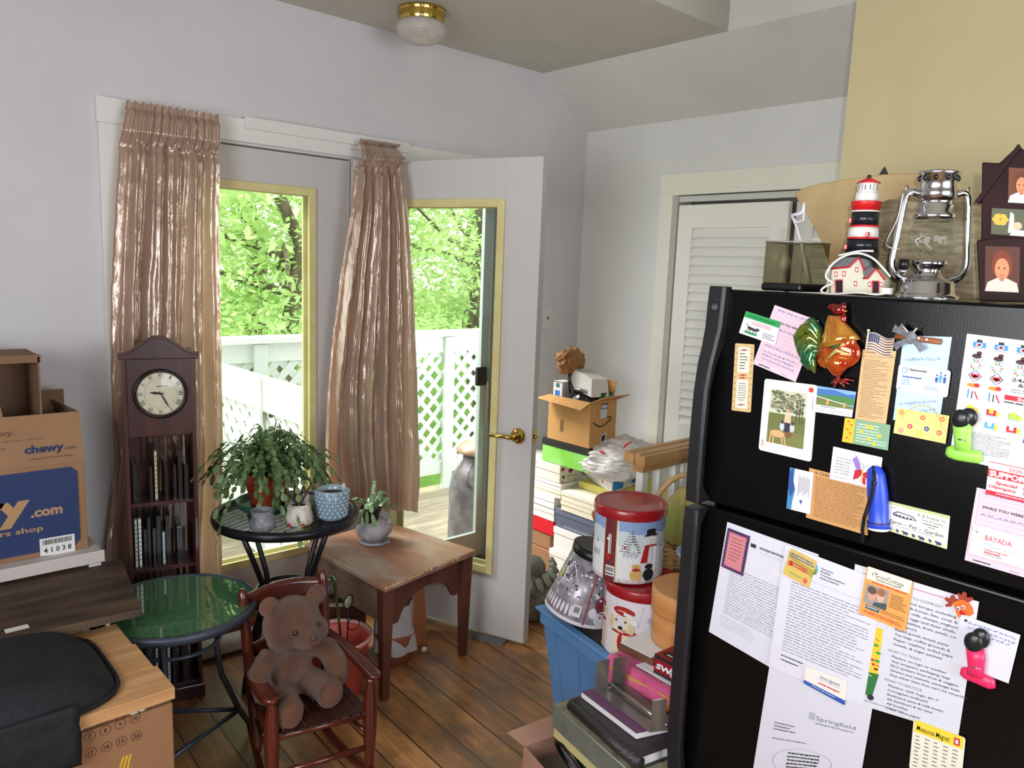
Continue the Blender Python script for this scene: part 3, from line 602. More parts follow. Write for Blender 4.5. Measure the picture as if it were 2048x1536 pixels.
# white textured cup planter
x, y = 1.262, 2.52
t = vase('white_planter', 'white textured ceramic cup planter with dark stems on the mesh table', 'planter', x, y, mz_+.002, [(.040, 0), (.050, .008), (.050, .03), (.042, .058), (.036, .078), (.032, .078), (.036, .055)], M('white_ceramic', (214, 208, 200), .3, c2=(190, 180, 172), sc_=50, bump=.8, bs=55), part='cup', wob=lambda a, z: 1+.02*math.cos(12*a))
MB(soil).lathe([(.034, mz_+.068), (.001, mz_+.07)], 20, (x, y, 0), capb=False).build('soil', t)
for k, (a, b) in enumerate(((-.03, .01), (.02, .02), (.035, 0), (0, .03))): MB(M('purple_stem', (74, 46, 52), .5)).tube([(x, y, mz_+.068), (x+a*.6, y+b, mz_+.10), (x+a*1.5, y+b, mz_+.13+.01*k)], [.004, .005, .003], 6).build('stem', t)
MB(M('red_glaze_foot', (150, 60, 40), .4)).ball((x-.044, y-.02, mz_+.012), .008).build('foot', t); MB(M('red_glaze_foot')).ball((x-.01, y-.048, mz_+.010), .009).build('foot', t)
# little white figurine with red berries
x, y = 1.325, 2.60
t = thing('bird_figurine', 'fluffy white figurine with red berries between the white cup and blue pot', 'figurine', (x, y, mz_))
MB(M('white_fluff', (226, 222, 214), .9, bump=.9, bs=120)).ball((x, y, mz_+.035), (.026, .024, .032), f=lambda d: 1+.12*noise.noise(d*4)).ball((x+.004, y, mz_+.072), .018).build('body', t)
MB(M('red_berry', (170, 60, 40), .3)).ball((x-.012, y-.022, mz_+.03), .009).ball((x-.004, y-.026, mz_+.042), .008).ball((x-.015, y-.02, mz_+.048), .006).build('berries', t)
# blue grey hobnail pot
x, y = 1.397, 2.52
mb = MB(M('blue_grey_glaze', (142, 164, 178), .25, coat=.4)); z = mz_+.002
mb.lathe([(.048, z), (.050, z+.01), (.060, z+.108), (.056, z+.112), (.052, z+.108), (.050, z+.09)], 40, (x, y, 0), capt=False)
for i in range(7):
    for j in range(17):
        a = 2*math.pi*(j+.5*(i % 2))/17; zz2 = z+.014+i*.0145; rr = .0495+.0105*(zz2-z)/.11; mb.ball((x+rr*math.cos(a), y+rr*math.sin(a), zz2), (.0085, .0085, .0085), 8, 5)
t = thing('hobnail_pot', 'blue grey hobnail flower pot filled with soil on the mesh table', 'flower pot', (x, y, mz_)); mb.build('pot', t)
MB(soil).lathe([(.050, z+.092), (.001, z+.096)], 24, (x, y, 0), capb=False).build('soil', t)
MB(M('plant_tag', (206, 214, 214), .5)).box((x+.04, y-.005, z+.06), (x+.052, y-.004, z+.125)).build('plant_label', t)
# ---------------- old side table ----------------
oldw = M('worn_stained_table', (96, 56, 42), .5, c2=(74, 40, 30), sc_=7, st=(2, 2, .6), bump=.1, bs=30)
topw = M('faded_table_top', (150, 106, 84), .45, c2=(176, 158, 142), sc_=3.2, st=(1.5, .8, 1), det=7, lo=.4, hi=.6)
sidew = M('unvarnished_side_board', (142, 118, 96), .65, c2=(122, 98, 78), sc_=12, st=(1, .3, 3))
A, B, Cc, D = V(1.452, 2.232, 0), V(1.965, 2.335, 0), V(1.925, 2.845, 0), V(1.425, 2.80, 0); TZ = .462
# keep the far right corner clear of the open door
B = V(1.95, 2.325, 0); Cc = V(1.845, 2.86, 0)
t = thing('side_table', 'old worn wooden side table with faded top and tapered legs', 'table', (1.67, 2.54, 0))
def q4(z, inset=0):
    c = (A+B+Cc+D)/4; return [p+(c-p).normalized()*inset+V(0, 0, z) for p in (A, B, Cc, D)]
MB(topw).hexa(q4(TZ-.022), q4(TZ)).build('top', t, bevel=.004)
a4 = q4(0, .045); up = TZ-.0225
def apron(p, q, depth, mat_, scal=False, name='apron'):
    d = (q-p); n_ = V(0, 0, 1).cross(d).normalized()*.018; pts = [p+V(0, 0, up), q+V(0, 0, up)]
    N = 20
    for i in range(N+1):
        k = 1-i/N; zz_ = depth*(1-(.62*max(0, 1-((k-.5)/.34)**2)**.6 if scal else 0)) if scal else depth
        pts.append(p+d*k+V(0, 0, up-zz_))
    MB(mat_).prism(pts, n_).build(name, t)
apron(a4[0], a4[1], .155, oldw, True); apron(a4[1], a4[2], .13, oldw); apron(a4[2], a4[3], .13, oldw); apron(a4[3], a4[0], .145, sidew)
for p in a4:
    w1_, w2_ = .021, .0145; mb = MB(oldw); k = [V(-1, -1, 0), V(1, -1, 0), V(1, 1, 0), V(-1, 1, 0)]
    mb.hexa([p+v*w2_ for v in k], [p+v*w1_+V(0, 0, up-.14) for v in k]); mb.hexa([p+v*w1_+V(0, 0, up-.14) for v in k], [p+v*w1_*1.15+V(0, 0, up) for v in k]); mb.build('leg', t, bevel=.004)
ch = MB(M('chipped_edge_wood', (206, 176, 130), .7)); rnd = random.Random(3)
for i in range(46):
    k = rnd.random()**1.6*.8; p = A.lerp(B, k)+V(0, -.0012, TZ-.001-.006*rnd.random()); s = rnd.uniform(.002, .006); ch.box(p-V(s, .0006, s*.4), p+V(s, .001, s*.4))
ch.build('chipped_edge', t)
# grey head shaped pot on the side table
x, y = onz(747, 1084, TZ).x, onz(747, 1084, TZ).y; z = TZ
pm = M('grey_stone_ceramic', (176, 172, 176), .55, c2=(136, 132, 138), sc_=9, bump=.25, bs=40)
t = thing('head_planter', 'grey white ceramic head shaped planter standing on the worn side table', 'planter', (x, y, z))
mb = MB(pm).lathe([(.055, z), (.062, z+.006), (.060, z+.014)], 32, (x, y, 0)).ball((x, y, z+.058), (.074, .070, .054), 28, 18, f=lambda d: 1+.03*noise.noise(d*2.5))
mb.ball((x+.062, y-.02, z+.052), (.012, .016, .02)).ball((x+.03, y-.056, z+.072), (.016, .01, .012)).ball((x+.045, y-.046, z+.092), (.012, .01, .014)).ball((x-.052, y-.035, z+.045), (.012, .012, .016))
for k in range(9): mb.box((x-.004+k*.0055, y-.064+k*.0010, z+.003), (x+.0005+k*.0055, y-.056+k*.001, z+.014))
mb.build('head', t)
MB(M('black_nursery_pot', (22, 20, 22), .4)).lathe([(.028, z+.09), (.040, z+.145), (.044, z+.146), (.044, z+.156), (.040, z+.156), (.036, z+.14)], 28, (x-.02, y-.008, 0), capt=False).build('inner_pot', t)
MB(soil).lathe([(.036, z+.142), (.001, z+.146)], 20, (x-.02, y-.008, 0), capb=False).build('soil', t)
mb = MB(M('pale_cactus_leaf', (100, 136, 92), .35, c2=(140, 170, 126), sc_=20, transl=.1)); cactus(mb, (x-.012, y-.006, z+.14), 17, .05, .13, .10, 12, segl=.032, wd=.012); mb.build('foliage', t)
# ---------------- rocking chair ----------------
rw = M('cherry_stained_wood', (98, 40, 28), .25, c2=(72, 28, 20), sc_=6, st=(1, 1, .3), coat=.4)
t = thing('rocking_chair', 'small childs rocking chair of dark cherry wood with a woven seat', 'rocking chair', (1.06, 2.08, 0))
FL, FR, BL_, BR_ = V(.905, 1.985, 0), V(1.197, 1.918, 0), V(.965, 2.215, 0), V(1.195, 2.20, 0)
TL, TR = V(.948, 2.285, .57), V(1.222, 2.268, .575)
def post(p, q, r): return MB(rw).tube([p.lerp(q, k) for k in (0, .04, .1, .5, .93, .98, 1)], [r*.8, r, r, r*1.08, r, r*.9, r*.5], 14)
post(V(BL_.x-.012, BL_.y-.02, .05), TL, .0165).build('back_post', t); post(V(BR_.x, BR_.y-.02, .05), TR, .0165).build('back_post', t)
for p, nm in ((FL, 'l'), (FR, 'r')): MB(rw).tube([p+V(0, 0, z) for z in (.04, .06, .14, .22, .28, .33, .346)], [.012, .014, .02, .0225, .021, .013, .012], 14).build('front_leg', t)
def bp(k, z, s):   # point on the back posts' plane at height z
    a, b = V(BL_.x-.012, BL_.y-.02, .05), TL; c, d = V(BR_.x, BR_.y-.02, .05), TR; kk = (z-.05)/.52
    return a.lerp(b, kk).lerp(c.lerp(d, kk), k)+V(0, s, 0)
for z0, z1, cv_ in ((.485, .545, .022), (.345, .385, .018)):
    def f(u, v, z0=z0, z1=z1, cv_=cv_):
        return bp(u, z0+(z1-z0)*v+.012*math.sin(u*math.pi)*(1 if v > .5 else .4), cv_*math.sin(u*math.pi)+.002)
    MB(rw).grid(f, 14, 3).build('back_slat', t, solid=.011)
bs_l, bs_r = bp(0, .235, 0), bp(1, .235, 0); fs_l, fs_r = FL+V(0, 0, .222), FR+V(0, 0, .222)
for a, b in ((bs_l, bs_r), (fs_l, fs_r), (bs_l, fs_l), (bs_r, fs_r)): MB(rw).tube([a, b], .0105, 10).build('seat_rail', t)
wv = M('woven_dark_splint', (66, 34, 26), .35, c2=(44, 22, 18), sc_=30)
N = 9
for i in range(N):
    k0, k1 = (i+.06)/N, (i+.94)/N
    MB(wv).hexa([bs_l.lerp(bs_r, k0)+V(0, 0, .008), bs_l.lerp(bs_r, k1)+V(0, 0, .008), fs_l.lerp(fs_r, k1)+V(0, -.012, .008), fs_l.lerp(fs_r, k0)+V(0, -.012, .008)], [bs_l.lerp(bs_r, k0)+V(0, 0, .0145), bs_l.lerp(bs_r, k1)+V(0, 0, .0145), fs_l.lerp(fs_r, k1)+V(0, -.0125, .0145), fs_l.lerp(fs_r, k0)+V(0, -.0125, .0145)]).build('seat_strip', t, bevel=.002)
for nm, P0, P1 in (('L', bp(0, .37, 0), FL+V(-.005, -.03, .352)), ('R', bp(1, .37, 0), FR+V(.006, -.03, .352))):
    out = V(-.012, 0, 0) if nm == 'L' else V(.012, 0, 0)
    def fa(u, v, P0=P0, P1=P1, out=out):
        w_ = .012+.012*min(1, u*1.5); 
        if u > .9: w_ *= math.sqrt(max(.05, 1-((u-.9)/.1)**2))
        p = P0.lerp(P1, u)+out*math.sin(u*math.pi)*1.2; return p+V((v-.5)*2*w_, 0, -.008*math.sin(u*math.pi))
    MB(rw).grid(fa, 18, 4).build('armrest', t, solid=.014)
for s, P, Q in (('L', FL, V(BL_.x-.012, BL_.y-.02, 0)), ('R', FR, V(BR_.x, BR_.y-.02, 0))):
    d = (Q-P); pts = []
    for i in range(15):
        k = -.38+1.95*i/14; pts.append(P+d*k+V(0, 0, .016+.048*((k-.5)*1.0)**2))
    MB(rw).tube(pts, .0115, 8, flat=1.5).build('rocker', t)
MB(rw).tube([FL+V(0, 0, .105), FR+V(0, 0, .11)], .0095, 10).build('stretcher', t)
MB(rw).tube([FL+V(0, 0, .15), V(BL_.x-.01, BL_.y-.02, .15)], .008, 8).build('stretcher', t); MB(rw).tube([FR+V(0, 0, .15), V(BR_.x, BR_.y-.02, .15)], .008, 8).build('stretcher', t)
MB(rw).tube([V(BL_.x, BL_.y-.02, .12), V(BR_.x, BR_.y-.02, .12)], .008, 8).build('stretcher', t)
# ---------------- teddy bear ----------------
fur = M('brown_plush', (112, 72, 48), .95, c2=(80, 50, 34), sc_=14, det=6, sheen=.25, bump=.9, bs=260)
S = 1.0; bx, by, bz = 1.065, 2.075, .238
def rel(x, y, z): return (bx-.028+x*1.14, by+.02+y*1.0, bz+.006+z*.96)
t = thing('teddy_bear', 'brown plush teddy bear sitting in the rocking chair', 'teddy bear', (bx, by, bz))
tilt = Matrix.Rotation(math.radians(-10), 3, 'Y')
mb = MB(fur).ball(rel(0, .055, .10), (.078, .062, .098), 24, 18).ball(rel(0, .06, .04), (.085, .07, .045), 24, 14)
mb.ball(rel(-.002, .02, .262), (.092, .078, .085), 28, 20).ball(rel(.008, -.045, .238), (.050, .048, .040), 20, 14).ball(rel(-.045, -.01, .235), (.045, .05, .045)).ball(rel(.05, -.01, .235), (.045, .05, .045))
mb.ball(rel(-.066, .025, .335), (.033, .018, .033)).ball(rel(.076, .03, .330), (.036, .018, .035)).ball(rel(0, .04, .18), (.06, .05, .03))
mb.tube([rel(-.055, .04, .165), rel(-.10, .015, .125), rel(-.10, -.02, .075), rel(-.062, -.045, .05)], [.034, .036, .036, .030], 16).ball(rel(-.058, -.048, .048), .030)
mb.tube([rel(.055, .045, .165), rel(.105, .025, .13), rel(.122, -.005, .085), rel(.115, -.03, .06)], [.034, .038, .040, .036], 16).ball(rel(.113, -.032, .058), .036)
mb.tube([rel(-.04, .02, .045), rel(-.055, -.05, .045), rel(-.062, -.09, .040)], [.045, .045, .042], 16).ball(rel(-.063, -.100, .036), (.046, .03, .052))
mb.tube([rel(.045, .02, .045), rel(.055, -.04, .045), rel(.060, -.08, .045)], [.045, .045, .042], 16).ball(rel(.06, -.088, .042), (.046, .03, .050))
mb.build('body', t, remesh=.005)
for q_ in (0,):
  MB(M('plush_pad', (104, 66, 46), .9, sheen=.2, bump=.5, bs=260)).ball(rel(-.063, -.118, .034), (.036, .014, .040)).build('foot_pad', t)
  MB(M('plush_pad')).ball(rel(.06, -.106, .042), (.036, .014, .038)).build('foot_pad', t)
eye = M('glass_eye', (18, 12, 10), .05, coat=1)
MB(eye).ball(rel(-.028, -.062, .268), .0075).build('eye', t); MB(eye).ball(rel(.046, -.056, .272), .006).build('eye', t)
MB(M('nose_thread', (74, 58, 52), .5)).ball(rel(.012, -.092, .248), (.011, .006, .008)).build('nose', t)
MB(M('mouth_thread', (120, 60, 56), .6)).tube([rel(-.004, -.088, .222), rel(.010, -.09, .217), rel(.024, -.086, .223)], .0018, 6).tube([rel(.011, -.093, .242), rel(.010, -.090, .218)], .0014, 6).build('mouth', t)
# ---------------- left foreground ----------------
kraft = M('kraft_cardboard', (150, 110, 78), .75, c2=(140, 102, 72), sc_=4); kraft2 = M('kraft_cardboard_inside', (128, 98, 74), .8, c2=(116, 88, 66), sc_=5)
def flat(mb, P, m, asp=1, lift=.0004): return Cv(mb, P, asp, lift)
# numbered carton and pine boards
t = thing('numbered_carton', 'large brown carton printed with circled numbers in the lower left corner', 'box', (.25, 2.1, 0))
mb = MB(kraft).box((-.12, 1.882, 0), (.598, 2.30, .50)); mb.build('carton_body', t, bevel=.003)
ink2 = col(70, 52, 44); mb = MB(ink2); cv = flat(mb, lambda u, v, l: V(u, 1.8816-l, v and 0 or 0) if 0 else V(u, 1.8816-l, -v), ink2)
p7, p10 = ony(180, 1473, 1.881), ony(270, 1437, 1.881); q16, q20 = ony(150, 1517, 1.881), ony(273, 1472, 1.881)
def circled(n, p):
    cv.ring(p.x, -p.z, .0125, .0013, ink2, n=20); cv.text(str(n), p.x, -p.z+.005, .010, ink2, al='c', bold=.02)
for n in range(2, 11): circled(n, p10+(p10-p7)*((n-10)/3))
for n in range(12, 21): circled(n, q20+(q20-q16)*((n-20)/4))
yl = col(214, 170, 52); p = ony(252, 1528, 1.881)
for i in range(3): cv.line([(p.x-.018+i*.009, -p.z+.03), (p.x-.012+i*.009, -p.z), (p.x-.004+i*.008, -p.z-.022)], .0055, yl)
mb.build('printed_numbers', t)
MB(M('packing_filler', (168, 128, 92), .9, c2=(90, 60, 44), sc_=60, bump=.6, bs=90)).box((-.11, 1.889, .50), (.59, 2.29, .512)).build('filler', t, bevel=.004)
rnd = random.Random(9); fill = MB(M('white_shell_bits', (214, 204, 190), .6)); fill2 = MB(M('brown_shell_bits', (146, 84, 50), .6))
for i in range(34):
    x = rnd.uniform(.10, .585); (fill if i % 2 else fill2).ball((x, 1.885+rnd.uniform(0, .01), .508+rnd.uniform(-.003, .006)), (rnd.uniform(.005, .012), .006, .006), 8, 6)
tag(fill.build('packing_bits', t), kind='stuff'); tag(fill2.build('packing_bits', t), kind='stuff')
pine = M('pine_board', (206, 164, 114), .5, c2=(184, 136, 90), sc_=5, st=(.5, 6, 6), det=5)
for i, (lb, x1, y0, y1) in enumerate((('nearest', .600, 1.868, 2.005), ('middle', .592, 2.006, 2.16), ('farthest', .585, 2.161, 2.318))):
    tag(MB(pine).box((-.14, y0, .517), (x1, y1, .548)).build('pine_board', bevel=.002), '%s of the three light pine boards lying on the numbered carton' % lb, 'board', 'pine boards on the carton')
# black bag
bagm = M('black_nylon', (24, 25, 32), .75, c2=(16, 17, 22), sc_=30, bump=.3, bs=90)
t = thing('black_bag', 'soft black fabric bag lying on the pine boards at the left edge', 'bag', (.2, 2.05, .549))
def fbag(u, v):
    a = 2*math.pi*u; r = v; ca, sa = math.cos(a), math.sin(a); q = 1/(abs(ca)**5+abs(sa)**5)**.2
    x = .165+.335*ca*q*r; y = 2.092+(.232-.02*ca)*sa*q*r
    z = .549+.074*(1-r**6)+.014*noise.noise(V(x*9, y*9, 1))*(1-r**8)+.008*math.sin(x*7)*(1-r**8)
    return V(x, y, z)
MB(bagm).grid(fbag, 72, 18).build('bag_body', t)
MB(bagm).tube([V(.165+.336*math.cos(a*.15)*(1/(abs(math.cos(a*.15))**5+abs(math.sin(a*.15))**5)**.2), 2.092+(.233-.02*math.cos(a*.15))*math.sin(a*.15)*(1/(abs(math.cos(a*.15))**5+abs(math.sin(a*.15))**5)**.2), .556) for a in range(42)], .005, 8, closed=True).build('piping', t)
def fdr(u, v):
    x = -.16+.545*u+.006*noise.noise(V(v*5, 2, 3)); z = .585-(.128+.02*u)*v; return V(x, 1.861-.006*math.sin(v*3)+.004*noise.noise(V(u*6, v*5, 7)), z)
MB(bagm).grid(fdr, 30, 14).build('hanging_flap', t, solid=.006)
# dark slab on a crate, in front of the shelf
dk = M('dark_stained_boards', (92, 72, 54), .6, c2=(52, 40, 32), sc_=7, st=(.6, 3, 1), det=6)
t = thing('dark_board', 'dark stained plank top lying on a crate behind the black bag', 'board', (.35, 2.5, .57))
pa, pb_, pc, pd = onz(285, 1218, .60), onz(243, 1118, .60), V(-.15, 2.75, .6), V(-.15, 2.31, .6); s1 = .405
for a, b in ((0, .38), (.39, 1)):
    q = [pd.lerp(pa, 1-b) if 0 else pd.lerp(pa, a), pd.lerp(pa, b), pc.lerp(pb_, b), pc.lerp(pb_, a)]
    MB(dk).hexa([p-V(0, 0, .022) for p in q], q).build('plank', t, bevel=.002)
tag(MB(kraft2).box((-.1, 2.325, 0), (.50, 2.66, .577)).build('storage_crate'), 'brown storage crate hidden under the dark planks', 'crate')
tag(MB(M('white_card', (220, 220, 214), .5)).box((.315, 2.315, .6005), (.37, 2.34, .602)).build('white_tag', bevel=.0005), 'small white plastic tag lying on the dark plank behind the bag', 'tag')
tag(MB(M('white_cap', (214, 206, 196), .5)).lathe([(.007, .5485), (.007, .560), (.004, .562)], 14, (onz(211, 1238, .56).x, onz(211, 1238, .56).y-.02, 0)).build('round_button'), 'tiny white button at the back corner of the pine boards', 'button')
# white shelf
wp = M('white_plastic', (196, 188, 184), .5)
t = thing('plastic_shelf', 'white plastic shelf under the blue and brown carton', 'shelf', (.3, 2.85, 0))
MB(wp).box((-.2, 2.672, .640), (.643, 2.985, .650)).build('shelf_board', t, bevel=.002); MB(wp).box((-.2, 2.665, .612), (.648, 2.6715, .652)).build('front_lip', t, bevel=.002)
for x, y in ((.62, 2.69), (.62, 2.965), (-.17, 2.69), (-.17, 2.965)): MB(wp).box((x-.018, y-.018, 0), (x+.018, y+.018, .64)).build('leg', t)
# printed carton
navy = col(38, 54, 98, .7); kr = M('carton_brown', (152, 116, 84), .75, c2=(142, 106, 76), sc_=4)
t = thing('printed_carton', 'brown carton with a dark blue panel standing on the white shelf', 'box', (.35, 2.83, .65))
CY = 2.72
MB(kr).box((-.1, CY, .6505), (.613, 2.955, .945)).build('carton_body', t, bevel=.002)
MB(kr).hexa([(-.1, CY-.003, .945), (.613, CY-.003, .945), (.613, CY+.001, .945), (-.1, CY+.001, .945)], [(-.1, CY+.004, 1.112), (.606, CY+.004, 1.108), (.606, CY+.008, 1.108), (-.1, CY+.008, 1.112)]).build('front_flap', t)
MB(kraft2).hexa([(.42, 2.950, .945), (.613, 2.950, .945), (.613, 2.954, .945), (.42, 2.954, .945)], [(.42, 2.948, 1.15), (.611, 2.948, 1.148), (.611, 2.952, 1.148), (.42, 2.952, 1.15)]).build('back_flap', t)
MB(kraft2).add([(.612, CY+.01, .945), (.612, 2.945, .945), (.570, 2.93, 1.12), (.606, CY+.02, 1.105)], [(0, 1, 2, 3)]).build('side_flap', t, solid=.004)
mb = MB(navy); cv = flat(mb, lambda u, v, l: V(u, CY-.0035-l if v > -.94 else CY-.0045-l+(-v-.945)*.042, -v), navy)
dkb = col(30, 48, 92, .7); tan_ = col(176, 138, 100, .7); gr_ = col(112, 84, 66, .7)
R = .018; x1, z0, z1 = .590, .668, .932
pts = [(-.09, -z0), (x1-R, -z0), (x1, -z0-R), (x1, -z1+R), (x1-R, -z1), (-.09, -z1)]; cv.poly(pts, navy)
cv.text('chewy', .448, -.990, .024, dkb, w_=.108, bold=.035); cv.text('.com', .556, -.990, .012, dkb, w_=.034)
cv.text('where pet lovers shop', .462, -.968, .007, gr_, w_=.118, bold=.01)
cv.text('chewy.', .425, -1.052, .016, gr_, al='r', w_=.085, bold=.03); cv.text('where pet lovers shop', .50, -1.032, .006, gr_, al='r', w_=.20); cv.text('shop', .40, -1.01, .008, gr_, al='r')
cv.text('chewy', .455, -.790, .075, tan_, al='r', w_=.40, bold=.05, l=2); cv.text('.com', .455, -.785, .030, tan_, w_=.088, bold=.04, l=2); cv.text('where pet lovers shop', .487, -.738, .017, tan_, al='r', w_=.36, bold=.02, l=2)
mb.build('printing', t)
mb = MB(col(222, 222, 220)); cv = flat(mb, lambda u, v, l: V(u, CY-.005-l, -v), 1)
a, b, c_, d = ony(78, 1078, CY), ony(148, 1066, CY), ony(150, 1103, CY), ony(80, 1112, CY); cv.poly([(a.x, -a.z), (d.x, -d.z), (c_.x, -c_.z), (b.x, -b.z)], col(222, 222, 220))
rnd = random.Random(2); x = a.x+.008
while x < b.x-.008:
    w_ = rnd.choice([.0008, .0012, .002]); cv.rect(x, -a.z+.006, x+w_, -a.z+.022, ink, 2); x += w_+rnd.choice([.0008, .0014])
cv.text('4 1 0 3 8', (a.x+b.x)/2, -d.z-.008, .016, ink, al='c', w_=.078, l=2, bold=.02); mb.build('barcode_label', t)
t = thing('open_carton', 'second open brown carton standing on its side behind the flap of the printed carton', 'box', (.4, 2.85, .946))
OX0, OX1, OY0, OY1, OZ0, OZ1 = .02, .505, 2.735, 2.94, .9465, 1.292
MB(kraft2).box((OX0, OY0, OZ0), (OX1, OY1, OZ0+.005)).box((OX0, OY0, OZ1-.022), (OX1+.004, OY0+.006, OZ1+.002)).box((OX0, OY0+.006, OZ1-.005), (OX1, OY1, OZ1)).box((OX1-.005, OY0, OZ0+.005), (OX1, OY1, OZ1-.005)).box((OX0, OY1-.005, OZ0+.005), (OX1-.005, OY1, OZ1-.005)).build('carton_body', t)
MB(kraft).hexa([(OX0, OY0-.006, OZ0+.16), (.40, OY0-.006, OZ0+.16), (.40, OY0, OZ0+.16), (OX0, OY0, OZ0+.16)], [(OX0, OY0-.004, OZ1-.02), (.375, OY0-.004, OZ1-.02), (.375, OY0, OZ1-.02), (OX0, OY0, OZ1-.02)]).build('flap', t)
# ---------------- under and beside the side table ----------------
tag(MB(M('white_draft_roll', (208, 200, 192), .8, bump=.3, bs=50)).tube([(.93, 2.965, .04), (1.1, 2.962, .041), (1.27, 2.960, .040), (1.40, 2.955, .039)], [.036, .039, .039, .035], 18).build('draft_stopper'), 'white rolled draft stopper on the floor below the fixed glass door', 'draft stopper')
bx_, by_ = 1.365, 2.42
t = thing('bucket', 'salmon red plastic bucket beside the worn side table, holding garden stakes', 'bucket', (bx_, by_, 0))
MB(M('salmon_plastic', (214, 92, 80), .4)).lathe([(.088, .002), (.118, .215), (.126, .216), (.128, .228), (.122, .230), (.112, .214), (.084, .010), (.001, .008)], 40, (bx_, by_, 0), capt=False).build('pail', t)
MB(M('pail_rim', (224, 176, 166), .4)).lathe([(.119, .226), (.129, .228), (.130, .236), (.121, .236), (.119, .226)], 40, (bx_, by_, 0), capb=False, capt=False).build('rim', t)
MB(M('garden_odds', (70, 56, 50), .8, c2=(150, 130, 110), sc_=40)).lathe([(.10, .11), (.001, .13)], 24, (bx_, by_, 0), capb=False).build('contents', t)
gm = M('green_art_glass', (18, 92, 34), .05, c2=(10, 58, 24), sc_=30, coat=1, trans=.3)
t = thing('glass_cane', 'curled green glass garden stake with a blue tip in the red bucket', 'garden stake', (1.36, 2.40, .12))
pts = [(1.385, 2.41, .12), (1.35, 2.38, .30), (1.322, 2.36, .44), (1.316, 2.358, .475), (1.305, 2.36, .492), (1.292, 2.364, .486), (1.287, 2.367, .468)]
MB(gm).tube(pts, [.005, .005, .006, .009, .013, .015, .013], 12).build('green_rod', t)
MB(M('blue_art_glass', (24, 112, 206), .08, coat=1)).tube([(1.287, 2.367, .466), (1.287, 2.368, .44), (1.29, 2.368, .425)], [.0135, .016, .010], 12).build('blue_tip', t)
t = thing('round_glass_stake', 'clear round glass ornament on a curled wire stake in the red bucket', 'garden stake', (1.40, 2.42, .12))
MB(M('pale_green_glass', (206, 210, 160), .1, c2=(150, 160, 120), sc_=70, trans=.3, bump=.5, bs=90)).ball((1.383, 2.375, .375), (.024, .010, .024), rot=Matrix.Rotation(.6, 3, 'Z')).build('glass_disc', t)
MB(blkm).tube([(1.383, 2.375, .35), (1.388, 2.385, .26), (1.392, 2.395, .13)], .0025, 6).tube([V(1.413+.024*math.cos(a*.42), 2.385, .275+.024*math.sin(a*.42)) for a in range(16)], .0022, 6).tube([V(1.383+.026*math.cos(a*.4), 2.373+.01*math.cos(a*.4), .375+.026*math.sin(a*.4)) for a in range(16)], .002, 6, closed=True).build('wire', t)
tag(MB(M('floral_cloth', (222, 206, 204), .9, c2=(196, 150, 160), sc_=30)).ball((1.30, 2.62, .30), (.05, .03, .05), f=lambda d: 1+.3*noise.noise(d*3)).ball((1.33, 2.60, .255), (.06, .04, .035), f=lambda d: 1+.3*noise.noise(d*4+V(3, 0, 0))).build('floral_rag'), 'crumpled pink and white rag behind the red bucket', 'rag')
orangew = M('orange_varnished_board', (176, 104, 50), .4, c2=(146, 82, 38), sc_=5, st=(1, 1, .3))
t = thing('basket_frame', 'low brown wooden crate with a pale band behind the red bucket', 'crate', (1.5, 2.68, 0))
MB(M('dark_redwood', (84, 44, 34), .6)).box((1.47, 2.60, 0), (1.60, 2.72, .25)).build('crate_body', t, bevel=.003)
MB(M('pale_band', (160, 142, 136), .35)).tube([(1.36, 2.60, .29), (1.44, 2.575, .272), (1.52, 2.56, .262), (1.60, 2.585, .262)], .013, 10, flat=.5).build('band_handle', t)
for i in range(3): MB(orangew).box((1.45+.035*i, 2.735, 0), (1.472+.035*i, 2.742, .32)).build('slat', t)
tag(MB(orangew).hexa([(1.30, 2.74, 0), (1.44, 2.74, 0), (1.44, 2.75, 0), (1.30, 2.75, 0)], [(1.30, 2.75, .24), (1.44, 2.75, .24), (1.44, 2.76, .24), (1.30, 2.76, .24)]).build('wood_offcut', bevel=.001), 'plain orange wood offcut leaning behind the red bucket', 'board')
t = thing('garden_pot', 'terracotta pot wrapped in a white bag under the side table', 'flower pot', (1.67, 2.50, 0))
MB(M('pot_clay', (160, 92, 66), .6)).lathe([(.065, 0), (.085, .12), (.087, .13), (.078, .13)], 28, (1.675, 2.50, 0), capt=False).build('pot', t)
def fb(u, v):
    a = u*2*math.pi; r = .088+.006*math.sin(a*5+v*3)-.02*v+.008*noise.noise(V(math.cos(a)*2, math.sin(a)*2, v*3)); return V(1.675+r*math.cos(a), 2.50+r*math.sin(a), .055+.20*v)
MB(M('white_bag', (186, 182, 184), .5, bump=.3, bs=40)).grid(fb, 40, 12).build('white_bag', t)
tag(MB(orangew).hexa([(1.755, 2.535, 0), (1.845, 2.505, 0), (1.850, 2.520, 0), (1.760, 2.55, 0)], [(1.735, 2.60, .22), (1.865, 2.56, .235), (1.870, 2.572, .235), (1.74, 2.612, .22)]).build('orange_board', bevel=.003), 'orange varnished board leaning under the side table', 'board')
tag(MB(M('dark_teal_box', (30, 52, 58), .6)).hexa([(1.815, 2.605, 0), (1.87, 2.58, 0), (1.90, 2.66, 0), (1.85, 2.68, 0)], [(1.815, 2.605, .27), (1.87, 2.58, .27), (1.90, 2.66, .27), (1.85, 2.68, .27)]).build('teal_box', bevel=.003), 'dark teal box standing on end under the side table', 'box')
tag(MB(M('white_knob', (222, 210, 206), .4)).ball((onz(843, 1278, .05).x, onz(843, 1278, .05).y-.02, .012), .012).build('white_ball'), 'small white ball on the floor in front of the orange board', 'ball')
